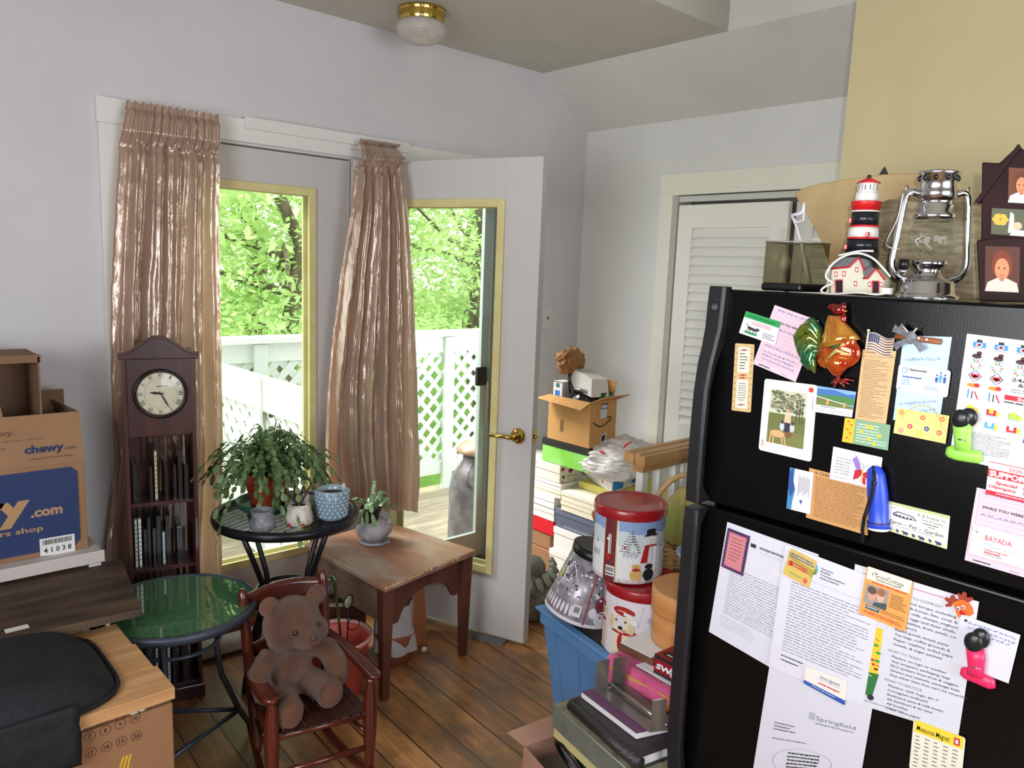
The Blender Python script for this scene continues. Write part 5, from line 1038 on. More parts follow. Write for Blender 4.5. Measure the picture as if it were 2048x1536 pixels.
def fnb(u, v, l):
    a = math.radians(218)+math.radians(90)*(2*u-1); z = .225*(1-v); r = .128-(z-.006)/.219*.044+l; return V(gx_, gy_, .400)+RB @ V(r*math.cos(a), r*math.sin(a), z)
cv = Cv(mb, fnb, 2.0, .0008); rnd = random.Random(4); dk2, wh2, mau = col(74, 66, 74), col(222, 218, 226), col(138, 96, 116)
cv.poly([(.2, .25), (.27, .45), (.36, .42), (.31, .2)], dk2); cv.poly([(.17, .28), (.26, .10), (.36, .3), (.27, .34)], wh2, 2)
for i in range(60): blob(cv, .12+.8*rnd.random(), .1+.5*rnd.random(), .012+.012*rnd.random(), .02, wh2 if i % 2 else dk2, 1+i*.02, 9)
for i in range(9): blob(cv, .06+.045*i, .80, .016, .09, wh2, 3, 10)
for i in range(20): cv.rect(.05+.045*i, .93, .095+.045*i, .98, wh2, 1)
cv.poly([(.57, .06), (.585, .06), (.56, .95), (.545, .95)], col(150, 60, 70), 3.4); cv.rect(.43, .68, .51, .86, wh2, 4)
for i in range(10): cv.rect(.445+.005*i, .71, .4475+.005*i, .80, dk2, 5)
blob(cv, .72, .62, .09, .14, col(128, 48, 62), 2.4); blob(cv, .72, .83, .08, .12, wh2, 2.8); blob(cv, .62, .75, .04, .08, wh2, 2.6); blob(cv, .70, .80, .01, .02, dk2, 3.4, 8)
cv.rect(.12, .30, .16, .44, col(206, 210, 70), 4)
mb.build('printed_picture', t)
# ---------------- boxes, cloth and books in front ----------------
t = thing('orange_carton', 'tall orange and yellow carton under the pink cloth', 'box', (1.8, 1.17, 0))
MB(M('orange_yellow_box', (206, 160, 82), .55, c2=(196, 120, 60), sc_=6)).box((1.62, 1.01, 0), (1.83, 1.335, .495)).build('carton', t, bevel=.003)
tag(MB(kraft2).box((1.835, 1.02, 0), (1.99, 1.29, .52)).build('tall_carton'), 'brown carton hidden behind the orange one, under the round wooden box', 'box')
def fpk(u, v):
    x = 1.60+.24*v; y = 1.34-.36*u; z = .500+.020*abs(noise.noise(V(u*4, v*4, 2)))+.012*math.sin(v*9+u*3)**2
    if v < .18: k = (.18-v)/.18; x = 1.643-.028*math.sin(k*1.6); z -= .055*k*(1+.3*math.sin(u*7))
    return V(x, y+.008*noise.noise(V(u*5, v*5, 9)), z)
tag(MB(M('pink_towel', (216, 92, 142), .9, c2=(200, 76, 128), sc_=20, bump=.6, bs=120, sheen=.4)).grid(fpk, 36, 36).build('pink_towel', solid=.007), 'bright pink towel folded over the orange carton', 'towel')
tag(MB(M('white_envelope', (226, 226, 230), .6)).hexa([(1.63, 1.235, .531), (1.615, 1.0, .531), (1.80, .99, .531), (1.82, 1.20, .531)], [(1.63, 1.235, .534), (1.615, 1.0, .534), (1.80, .99, .534), (1.82, 1.20, .534)]).build('white_envelope'), 'white envelope under the small red box beside the fridge', 'envelope')
t = thing('red_product_box', 'small red and black box with bold white lettering beside the fridge', 'box', (1.68, 1.08, .535))
s0, s1, s2, s3 = V(1.635, 1.178, .535), V(1.628, 1.0, .535), V(1.745, .995, .535), V(1.755, 1.17, .535); hh = V(0, 0, .055)
MB(M('product_red', (150, 24, 40), .4)).hexa([s0, s1, s2, s3], [p+hh for p in (s0, s1, s2, s3)]).build('box_body', t, bevel=.001)
mb = MB(wh); cv = Cv(mb, lambda u, v, l: s0.lerp(s1, u)+V(-l-.0004, 0, .055*(1-v)), 3.2, .0004); cv.rect(0, 0, 1, .2, blk_); cv.rect(0, .86, 1, 1, blk_); cv.ring(.42, .55, .12, .02, wh, 2, sy=.9); cv.text('SWIFFER', .04, .68, .26, wh, w_=.72, l=3, bold=.05, slant=.15)
c2 = Cv(mb, lambda u, v, l: s0.lerp(s3, v)+(s1-s0)*u+V(0, 0, .0555+l), 1.3, .0004); c2.rect(.08, .1, .95, .3, blk_); c2.lines(.15, .14, .9, .28, 1, wh, .5, l=2)
mb.build('lettering', t)
t = thing('hardcover_book', 'brown hardback book topped with white papers beside the puppy tin', 'book', (1.72, 1.28, .53))
MB(M('book_brown_cover', (112, 72, 56), .5)).box((1.66, 1.20, .531), (1.83, 1.325, .552)).build('cover', t); MB(wh).box((1.665, 1.21, .5525), (1.82, 1.322, .5545)).build('papers', t)
# bentwood box
t = thing('bentwood_box', 'round light bentwood box with a wooden lid beside the fridge', 'box', (1.855, 1.18, .5555))
bwm = M('bentwood', (204, 144, 88), .4, c2=(188, 126, 70), sc_=6, st=(.6, .6, 3)); bxx, byy, zb = 1.83, 1.205, .556
MB(bwm).lathe([(.106, zb), (.108, zb+.004), (.108, zb+.125)], 48, (bxx, byy, 0)).build('wall', t)
MB(bwm).lathe([(.112, zb+.095), (.113, zb+.10), (.113, zb+.16), (.108, zb+.163)], 48, (bxx, byy, 0)).build('lid', t)
mb = MB(M('copper_tack', (90, 60, 40), .3, .8))
for i in range(5): a = math.radians(196); mb.ball((bxx+.1135*math.cos(a), byy+.1135*math.sin(a), zb+.107+.011*i), .003, 8, 6)
mb.build('tacks', t)
t = thing('blue_bowl', 'light blue plastic bowl beside the fridge behind the round wooden box', 'bowl', (2.13, 1.28, .6))
MB(M('light_blue_plastic', (166, 196, 222), .3)).lathe([(.05, .602), (.085, .65), (.092, .70), (.102, .703), (.102, .709), (.09, .707), (.078, .66), (.046, .61), (.001, .608)], 40, (2.13, 1.352, 0), capt=False).build('bowl', t)
tag(MB(kraft2).box((2.05, 1.20, 0), (2.20, 1.375, .60)).build('hidden_carton'), 'brown carton under the light blue bowl', 'box')
# open carton and stack of books
t = thing('foreground_carton', 'open cardboard carton with kitchen things at the bottom edge of the view', 'box', (1.55, 1.25, 0))
cm = M('carton_rosy', (178, 138, 118), .7, c2=(166, 126, 108), sc_=5)
a, b, c_, d = V(1.435, 1.47, 0), V(1.33, 1.02, 0), V(1.60, 1.0, 0), V(1.61, 1.44, 0)
mb = MB(cm)
for p, q_ in ((a, b), (b, c_), (c_, d), (d, a)):
    n_ = V(0, 0, 1).cross(q_-p).normalized()*.004; mb.hexa([p, q_, q_+n_, p+n_], [p+V(0, 0, .245), q_+V(0, 0, .245), q_+n_+V(0, 0, .245), p+n_+V(0, 0, .245)])
mb.hexa([a, b, c_, d][::-1], [p+V(0, 0, .004) for p in (a, b, c_, d)][::-1]); mb.build('carton', t)
MB(cm).hexa([d+V(0, 0, .245), a+V(0, 0, .245), a+V(0, .004, .245), d+V(0, .004, .245)], [d+V(0, .05, .275), a+V(-.02, .05, .27), a+V(-.02, .053, .27), d+V(0, .053, .275)]).build('flap', t)
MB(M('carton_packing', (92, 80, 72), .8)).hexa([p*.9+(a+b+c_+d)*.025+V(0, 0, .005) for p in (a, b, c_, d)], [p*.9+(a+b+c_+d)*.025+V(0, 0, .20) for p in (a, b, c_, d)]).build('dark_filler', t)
t = thing('glass_pot_lid', 'glass pot lid with a black rim standing in the foreground carton', 'lid', (1.45, 1.39, .2))
rl = Matrix.Rotation(math.radians(62), 3, 'Y') @ Matrix.Rotation(math.radians(12), 3, 'X')
cc = V(1.475, 1.315, .262)
MB(blk).tube([cc+rl @ V(.066*math.cos(i*math.pi/18), .066*math.sin(i*math.pi/18), 0) for i in range(36)], .0075, 8, closed=True).build('rim', t)
MB(M('lid_glass', (190, 186, 188), .08, trans=.7, alpha=.7)).lathe([(.062, 0), (.045, .016), (.001, .024)], 30, cc, rot=rl, capb=False).build('glass', t)
t = thing('foil_tray', 'crinkled foil covered glass dish in the foreground carton', 'dish', (1.42, 1.2, .2))
MB(M('crinkled_foil', (190, 194, 192), .25, .8, bump=.9, bs=90)).hexa([(1.40, 1.25, .205), (1.36, 1.05, .205), (1.50, 1.03, .205), (1.53, 1.24, .205)], [(1.385, 1.285, .285), (1.345, 1.04, .285), (1.50, 1.02, .285), (1.54, 1.27, .285)]).build('tray', t, bevel=.006)
def slab(name, label, cat, c4, z0, z1, m, parts, grp=None):
    t = thing(name, label, cat, tuple((Vector(c4[0])+Vector(c4[2]))/2+V(0, 0, z0)), grp)
    MB(m).hexa([Vector(p)+V(0, 0, z0) for p in c4], [Vector(p)+V(0, 0, z1) for p in c4]).build(parts, t, bevel=.0012); return t
G = [V(1.447, 1.372, 0), V(1.370, .975, 0), V(1.53, .965+.03, 0), V(1.60, 1.345, 0)]
slab('file_box', 'flat yellow edged file box under the grey archive box', 'box', [p*1.0+V(.004, -.004, 0) for p in G], .322, .352, M('file_yellow', (196, 184, 128), .6), 'box_body')
for q_ in ((1.46, 1.32), (1.58, 1.32), (1.40, 1.02), (1.53, 1.04)): pass
t = slab('archive_box', 'grey green archive box with metal organizer and books on top', 'box', G, .353, .420, M('archive_grey', (112, 116, 106), .6, c2=(98, 102, 94), sc_=20), 'box_body')
MB(M('edge_trim_light', (150, 152, 140), .5)).tube([G[0]+V(0, 0, .4205), G[1]+V(0, 0, .4205)], .0018, 6).build('edge_band', t)
mb = MB(M('blotched_cover', (150, 146, 118), .6, c2=(104, 106, 88), sc_=24)); g2 = [p.lerp((G[0]+G[2])/2, .03)+V(0, 0, .4205) for p in G]; mb.add(g2, [(0, 1, 2, 3)]); mb.build('mottled_top', t)
K = [V(1.462, 1.315, 0), V(1.405, 1.035, 0), V(1.55, 1.005, 0), V(1.595, 1.29, 0)]
t = thing('black_ledger', 'thick black bound book lying on the grey archive box', 'book', (1.5, 1.16, .421))
MB(M('black_leather', (44, 38, 42), .4, bump=.3, bs=120)).hexa([p+V(0, 0, .4215) for p in K], [p+V(0, 0, .4245) for p in K]).hexa([p+V(0, 0, .4535) for p in K], [p+V(0, 0, .4565) for p in K]).tube([K[0]+V(0, 0, .439), K[1]+V(0, 0, .439)], .0172, 14).build('cover', t)
kk = [p.lerp((K[0]+K[2])/2, .05)+V(0, 0, .4250) for p in K]; MB(M('page_edges', (206, 204, 206), .7)).hexa(kk, [p+V(0, 0, .028) for p in kk]).build('pages', t)
K2 = [V(1.484, 1.302, 0), V(1.452, 1.085, 0), V(1.575, 1.04, 0), V(1.60, 1.27, 0)]
t = thing('purple_book', 'book with purple cover and white pages on the black bound book', 'book', (1.52, 1.17, .457))
MB(M('purple_cover', (104, 66, 98), .4)).hexa([p+V(0, 0, .4735) for p in K2], [p+V(0, 0, .476) for p in K2]).hexa([p+V(0, 0, .457) for p in K2], [p+V(0, 0, .459) for p in K2]).build('cover', t)
MB(M('white_pages', (222, 224, 220), .6)).hexa([p+V(0, 0, .4592) for p in K2], [p+V(0, 0, .4733) for p in K2]).build('pages', t)
gun = M('gunmetal', (158, 152, 146), .25, .75)
O = [V(1.515, 1.285, 0), V(1.478, 1.065, 0), V(1.565, 1.02, 0), V(1.605, 1.25, 0)]; bz0 = .4765
t = thing('metal_organizer', 'shiny gunmetal desk rack lying on the purple book', 'desk rack', (1.54, 1.16, bz0))
MB(gun).hexa([p+V(0, 0, bz0) for p in O], [p+V(0, 0, bz0+.002) for p in O]).build('base_plate', t)
m1, m2 = O[0].lerp(O[3], .5), O[1].lerp(O[2], .5)
MB(gun).tube([m1+V(0, 0, bz0+.012), m2+V(0, 0, bz0+.012)], .006, 10).build('ridge', t)
for p, q_ in ((O[0], O[3]), (O[1], O[2])):
    for k0, k1 in ((.02, .42), (.55, .98)):
        aa, bb = p.lerp(q_, k0)+V(0, 0, bz0+.002), p.lerp(q_, k1)+V(0, 0, bz0+.002); out = (p-(O[0]+O[2])/2).normalized()*.012; nn = (O[1]-O[0]).normalized()*.002
        MB(gun).hexa([aa, bb, bb+nn, aa+nn], [aa+V(0, 0, .085)-out*.2, bb+V(0, 0, .085)-out*.2, bb+nn+V(0, 0, .085)-out*.2, aa+nn+V(0, 0, .085)-out*.2]).build('upright', t, bevel=.0008)
# ---------------- refrigerator ----------------
FXX, FY0, FY1 = 1.50, .235, .995
fb_ = M('black_fridge_enamel', (9, 9, 10), .16, bump=.05, bs=420, spec=.25); hb = M('black_handle_plastic', (26, 26, 30), .38)
t = thing('refrigerator', 'black top freezer refrigerator covered with magnets, cards and papers', 'refrigerator', (1.85, .62, 0))
MB(fb_).box((1.562, .245, .02), (2.25, .985, 1.572)).build('cabinet', t, bevel=.004)
fz_ = MB(fb_).box((FXX, FY0, 1.10), (1.558, FY1, 1.586)).build('freezer_door', t, bevel=.006, seg=3)
fr_ = MB(fb_).box((FXX, FY0, .07), (1.558, FY1, 1.088)).build('lower_door', t, bevel=.006, seg=3)
MB(fb_).box((1.53, .25, .0), (1.56, .98, .06)).build('kick_plate', t)
def handle(prof, par, nm='handle'):   # (z, protrusion, y_outer, y_inner, depth)
    mb = MB(hb); vs = []
    for z, pr, y1, y0, dp in prof: vs += [(FXX-pr, y1-.004, z), (FXX-pr, y0+.004, z), (FXX-pr+.006, y0, z), (FXX-pr+dp, y0, z), (FXX-pr+dp, y1, z), (FXX-pr+.006, y1, z)]
    n = len(prof); fs = [(i*6+j, i*6+(j+1) % 6, (i+1)*6+(j+1) % 6, (i+1)*6+j) for i in range(n-1) for j in range(6)]+[tuple(range(5, -1, -1)), tuple((n-1)*6+j for j in range(6))]
    mb.add(vs, fs); return mb.build(nm, par, bevel=.0015)
h1 = handle([(1.592, .020, .992, .950, .03), (1.55, .022, .993, .950, .03), (1.50, .024, .993, .951, .03), (1.46, .030, .994, .955, .032), (1.42, .038, .996, .958, .022), (1.36, .043, .998, .962, .018), (1.25, .045, .999, .962, .018), (1.14, .045, .999, .962, .02), (1.101, .043, .998, .962, .05)], fz_)
handle([(1.086, .043, .998, .962, .05), (1.05, .045, .999, .960, .02), (.9, .046, .999, .960, .018), (.5, .046, .999, .960, .018), (.35, .03, .995, .955, .03), (.30, .02, .99, .95, .03)], fr_)
mb = MB(M('badge_dark', (44, 44, 50), .25, .5)).box((FXX-.025, .958, 1.535), (FXX-.0225, .978, 1.558)); cv = Cv(mb, lambda u, v, l: V(FXX-.0251-l, .978-.020*u, 1.558-.023*v), .87, .0003)
cv.ring(.5, .5, .36, .05, col(120, 120, 128), n=24); cv.text('GE', .5, .62, .24, col(130, 130, 138), al='c', bold=.02); mb.build('badge', h1, bevel=0)
# things pinned to the doors
W_ = col(216, 216, 224, .5)
INK, GRY, LGR, BLU, RED, GRN, ORN, YEL, BRN = col(40, 40, 46), col(104, 104, 112), col(172, 174, 184), col(40, 84, 160), col(196, 30, 54), col(30, 150, 76), col(232, 140, 48), col(236, 204, 62), col(110, 76, 50)
PINKL, PENB, SKY = col(196, 150, 170), col(84, 96, 160), col(80, 160, 214)
def sheet(name, label, cat, lay, q, base, paint=None, group=None, th=.0006, curl=0, rnd_=0):
    q = [onx(a, b, FXX-.0016*lay) for a, b in q]; TLp, TRp, BRp, BLp = q
    def f(u, v, l): p = TLp.lerp(TRp, u).lerp(BLp.lerp(BRp, u), v); return V(FXX-.0016*lay-l-curl*(max(0, 1-abs(u-.5)*2)*.5*(v < .06)), p.y, p.z)
    asp = (((TRp-TLp).length+(BRp-BLp).length)/((BLp-TLp).length+(BRp-TRp).length))
    t = thing(name, label, cat, tuple(q[0]), group)
    if rnd_:
        o = []
        for cx_, cy_, a0 in ((1-rnd_, rnd_*asp, -90), (1-rnd_, 1-rnd_*asp, 0), (rnd_, 1-rnd_*asp, 90), (rnd_, rnd_*asp, 180)):
            for k in range(5): a = math.radians(a0+22.5*k); o.append((cx_+rnd_*math.cos(a), cy_+rnd_*asp*math.sin(a)))
        mb = MB(base); vs = [f(u, v, 0) for u, v in o]; mb.prism(vs, (th, 0, 0))
    else:
        n = 10 if curl else 1; mb = MB(base)
        for i in range(n):
            a, b = i/n, (i+1)/n; c4 = [f(a, 0, 0), f(b, 0, 0), f(b, 1, 0), f(a, 1, 0)]; mb.hexa(c4, [p+V(th, 0, 0) for p in c4])
    cv = Cv(mb, f, asp, .00035)
    if paint: paint(cv)
    mb.build('sheet', t); return t
def flat_card(*a, **k): return sheet(*a, **k)
def p_green(cv):
    cv.rect(0, 0, 1, .26, GRN); cv.lines(.12, .12, .92, .2, 1, col(20, 90, 50), .7, l=2); cv.lines(.25, .33, .8, .5, 4, RED, .35)
    blob(cv, .30, .86, .2, .05, GRN, 1); cv.poly([(.2, .58), (.42, .62), (.45, .72), (.25, .72), (.18, .66)], INK, 2); cv.poly([(.42, .56), (.52, .6), (.5, .68), (.42, .68)], INK, 2.2)
    for a, b in ((.21, .17), (.27, .25), (.38, .34), (.44, .43)): cv.line([(a, .7), (b, .86)], .018, INK, 2.4)
    cv.line([(.2, .6), (.12, .48)], .012, INK, 2.4); cv.lines(.62, .66, .95, .92, 3, GRY, .4, seed=3)
sheet('business_card', 'white and green card with a black dog at the top left of the freezer door', 'card', 3, [(1491.9, 622), (1561.4, 644.2), (1550.3, 690.6), (1477.9, 665.6)], W_, p_green)
def while_out(cv, sd=1, title='WHILE YOU WERE OUT'):
    cv.text(title, .12, .25, .035, INK, w_=.76, bold=.03)
    for i in range(13): v = .09+.065*i; 
    for i in range(14):
        v = .10+.062*i
        if abs(v-.24) > .03: cv.rect(.08, v, .92, v+.004, PINKL)
    cv.rect(.06, .06, .065, .93, PINKL); cv.rect(.93, .06, .935, .93, PINKL); cv.rect(.5, .38, .504, .6, PINKL)
    rnd = random.Random(sd)
    for v in (.06, .34, .64, .74, .80, .86):
        u = .12
        while u < .86:
            L_ = rnd.uniform(.04, .11); cv.line([(u+L_*k/6, v+.018*math.sin(k*2.1+rnd.random()*2)-.006) for k in range(7)], .007, PENB, 2); u += L_+.02
    cv.text('Illuminations', .10, .975, .022, INK, w_=.24, slant=.2) if 0 else cv.lines(.12, .955, .38, .975, 1, INK, .9, words=False, ragged=0); cv.lines(.65, .965, .8, .98, 1, GRY, .6)
pinkp = col(220, 192, 206, .6)
sheet('message_slip', 'pink telephone message slip partly behind the glass rooster', 'note', 1, [(1549.4, 609.9), (1637.5, 641.4), (1591.1, 763.9), (1505.8, 727.7)], pinkp, while_out)
def p_book(cv):
    cv.rect(.2, .05, .8, .95, col(232, 226, 206)); cv.rect(.2, .42, .8, .53, col(214, 180, 130), 2)
    for i in range(11): 
        for u in (.1, .9): blob(cv, u, .05+.09*i, .05, .009, col(190, 80, 90) if i % 2 else col(120, 140, 90), 2, 8)
    for v in (.09, .46, .50, .90): blob(cv, .5, v, .12, .014, col(190, 60, 76), 3, 10); blob(cv, .34, v+.01, .06, .008, col(110, 130, 80), 3, 8); blob(cv, .66, v-.005, .06, .008, col(110, 130, 80), 3, 8)
    for i, s in enumerate(('', '', '', '', '', '', '', '', '', '')): pass
    cv.lines(.3, .14, .7, .40, 6, INK, .35, seed=5, l=3, ragged=.5); cv.lines(.3, .58, .72, .86, 8, INK, .3, seed=8, l=3, ragged=.4)
sheet('verse_magnet', 'tall narrow floral bordered verse magnet beside the fridge handle', 'magnet', 1, [(1470.5, 686.5), (1508.6, 688.8), (1501, 825), (1463, 820.5)], col(206, 178, 128, .4), p_book, th=.006, rnd_=.06)
def p_kodak(cv):
    u0, v0, u1, v1 = .14, .125, .84, .86
    cv.rect(u0, v0, u1, v0+.32, col(196, 200, 178)); cv.rect(u0, v0+.32, u1, v1, col(104, 112, 62)); cv.rect(u0, v0+.55, u1, v1, col(118, 122, 66), 1.4)
    rnd = random.Random(3)
    for i in range(110): blob(cv, u0+.05+.6*rnd.random(), v0+.02+.27*rnd.random(), .03+.02*rnd.random(), .018, (col(86, 92, 62), col(112, 116, 84), col(140, 140, 112))[i % 3], 1.6+i*.004, 7)
    for u in (.66, .72, .77): cv.rect(u, v0+.1, u+.018, v0+.42, col(78, 70, 58), 2.2)
    cv.poly([(.46, .43), (.57, .43), (.58, .56), (.45, .56)], col(206, 186, 156), 3); blob(cv, .515, .385, .03, .03, col(206, 156, 124), 3); blob(cv, .515, .372, .036, .028, col(64, 40, 32), 2.8); cv.poly([(.46, .55), (.57, .55), (.57, .68), (.47, .68)], col(44, 46, 62), 3.1)
    for u in (.42, .61): blob(cv, u, .61, .045, .06, col(190, 198, 206), 3.3); blob(cv, u, .55, .026, .026, col(90, 56, 40), 3.4)
    blob(cv, .34, .72, .14, .05, col(206, 166, 116), 4); blob(cv, .56, .705, .06, .045, col(126, 84, 56), 4.4)
    for a, b in ((.22, .2), (.27, .27), (.42, .45), (.47, .51)): cv.line([(a, .73), (b, .86)], .028, col(206, 166, 116), 4.2)
    cv.circ(.9, .07, .045, col(206, 56, 40), 2); cv.text('Kodak', .075, .93, .022, RED, w_=.12, ang=-math.pi/2, bold=.03); cv.lines(.935, .16, .955, .34, 6, GRY, .5, words=False)
sheet('photo_magnet', 'white framed snapshot of a person, two children and a tan dog on grass', 'photograph', 2, [(1529.5, 757.1), (1634.6, 770.7), (1622, 924), (1517, 899.3)], col(226, 224, 216, .4), p_kodak, th=.002, rnd_=.05)
def p_bridge(cv):
    cv.rect(0, 0, 1, .7, col(130, 170, 216)); cv.poly([(0, .1), (.5, .06), (.8, .16), (1, .12), (1, .45), (0, .42)], col(62, 112, 176), 1.4); cv.poly([(0, .34), (.4, .28), (.75, .24), (1, .3), (1, .55), (0, .5)], col(74, 128, 70), 1.8)
    cv.poly([(0, .42), (1, .6), (1, .7), (0, .7)], col(110, 124, 66), 2.2); cv.line([(0, .38), (.75, .54)], .02, wh, 3); cv.line([(0, .42), (.7, .56)], .012, col(120, 60, 50), 3.2)
    for u in (.33, .75): cv.rect(u, .48, u+.06, .66, col(206, 156, 80), 3.4)
    cv.lines(.2, .74, .6, .80, 1, GRY, .5); cv.lines(.05, .84, .95, .96, 2, LGR, .5)
sheet('bridge_card', 'small card with a bridge and blue hills, right of the framed snapshot', 'card', 1, [(1631, 771), (1712, 783.8), (1703.8, 835), (1625, 823)], W_, p_bridge)
def p_poem(cv): cv.lines(.12, .03, .9, .06, 1, BRN, .4); cv.rect(.0, .092, 1, .096, BRN); cv.text('Laws', .78, .085, .02, BRN, w_=.16, bold=.02) if 0 else cv.lines(.8, .075, .95, .085, 1, INK, .9); cv.lines(.1, .14, .88, .97, 34, BRN, .3, seed=6, ragged=.5)
sheet('brown_verse_sheet', 'long narrow tan sheet of printed text under the flag magnet', 'note', 1, [(1725.5, 699), (1792.5, 702.2), (1771.8, 848.5), (1709.4, 838)], col(206, 172, 126, .6), p_poem)
def p_paw(cv):
    cv.rect(0, 0, .24, 1, col(222, 184, 50)); 
    for u, v in ((.1, .14), (.17, .26), (.09, .46), (.16, .6), (.1, .8)): blob(cv, u, v, .03, .04, col(206, 96, 40), 2, 10)
    cv.lines(.29, .14, .95, .94, 7, col(206, 222, 206), .4, seed=2, l=2)
    for u, v in ((.52, .2), (.62, .24), (.4, .45), (.8, .5), (.58, .7), (.7, .85)): blob(cv, u, v, .045, .08, col(226, 190, 60), 3, 10)
sheet('paw_card', 'green and yellow card below the tan verse sheet', 'card', 3, [(1690, 835), (1781, 850), (1775.6, 901), (1684, 883)], col(126, 166, 132, .5), p_paw)
def p_blue(cv):
    rnd = random.Random(8)
    for v in (.28, .44, .82, .93):
        u = .1
        while u < .85: L_ = rnd.uniform(.04, .1); cv.line([(u+L_*k/5, v+.02*math.sin(k*2+rnd.random()*3)) for k in range(6)], .010, col(110, 130, 186)); u += L_+.015
    cv.text('(888) 225-7453', .08, .90, .05, col(96, 116, 176), w_=.8, slant=.15) if 0 else None
sheet('blue_note', 'pale blue handwritten note under the wooden clothespin magnet', 'note', 1, [(1807, 671), (1904, 674), (1881, 829), (1786, 840)], col(186, 214, 236, .6), p_blue)
def p_nat(cv):
    cv.ring(.13, .2, .055, .01, SKY, n=4, a0=0); cv.rect(.08, .1, .18, .3, col(120, 180, 220)); cv.rect(.095, .13, .165, .27, W_, 2); cv.text('Nationwide', .22, .2, .09, INK, w_=.34, bold=.03); cv.text('On Your Side', .24, .33, .06, ORN, w_=.26)
    cv.text('Insur Agency, Inc.', .1, .46, .055, BLU, w_=.42) if 0 else cv.lines(.1, .42, .5, .5, 1, BLU, .8); cv.lines(.1, .54, .32, .78, 4, SKY, .5, seed=2); cv.lines(.55, .7, .82, .84, 3, SKY, .5, seed=5)
    for u, h_ in ((.76, .3), (.83, .40), (.91, .34)): blob(cv, u, .48-h_+.06, .016, .045, BLU, 2, 10); cv.poly([(u-.03, .5-h_+.12), (u+.03, .5-h_+.12), (u+.02, .5), (u-.02, .5)], SKY if h_ > .35 else BLU, 2)
    blob(cv, .06, .92, .02, .04, SKY)
sheet('agency_card', 'white magnet card with three blue figures over the pale blue note', 'magnet', 3, [(1798, 727.7), (1902, 741), (1894.5, 795.6), (1791.6, 779.6)], W_, p_nat, rnd_=.06, th=.001)
def p_flow(cv):
    cv.ring(.5, .75, .42, .012, col(206, 170, 90), n=40, a0=.05, a1=.45, sy=1.3)
    for u, v, c_ in ((.1, .15, ORN), (.52, .22, col(226, 110, 70)), (.88, .16, ORN), (.86, .66, col(226, 110, 70)), (.30, .62, col(206, 70, 90)), (.14, .84, col(226, 140, 130)), (.62, .6, col(60, 90, 140)), (.5, .82, YEL)):
        for k in range(5): a = k*1.257; blob(cv, u+.035*math.cos(a), v+.035*cv.a*math.sin(a), .022, .022*cv.a, c_, 2+.05*k, 8)
        blob(cv, u, v, .015, .015*cv.a, W_, 3, 8)
sheet('flower_card', 'yellow card decorated with small flowers at the foot of the pale blue note', 'card', 3.4, [(1794.4, 815.5), (1899, 831.5), (1891, 887.7), (1786.7, 866)], col(232, 206, 128, .5), p_flow)
tlc, blc = onx(1934, 667.2, 1.5), onx(1901, 914, 1.5)
def pxq(TLp, BLp, w_, dz=0): pass
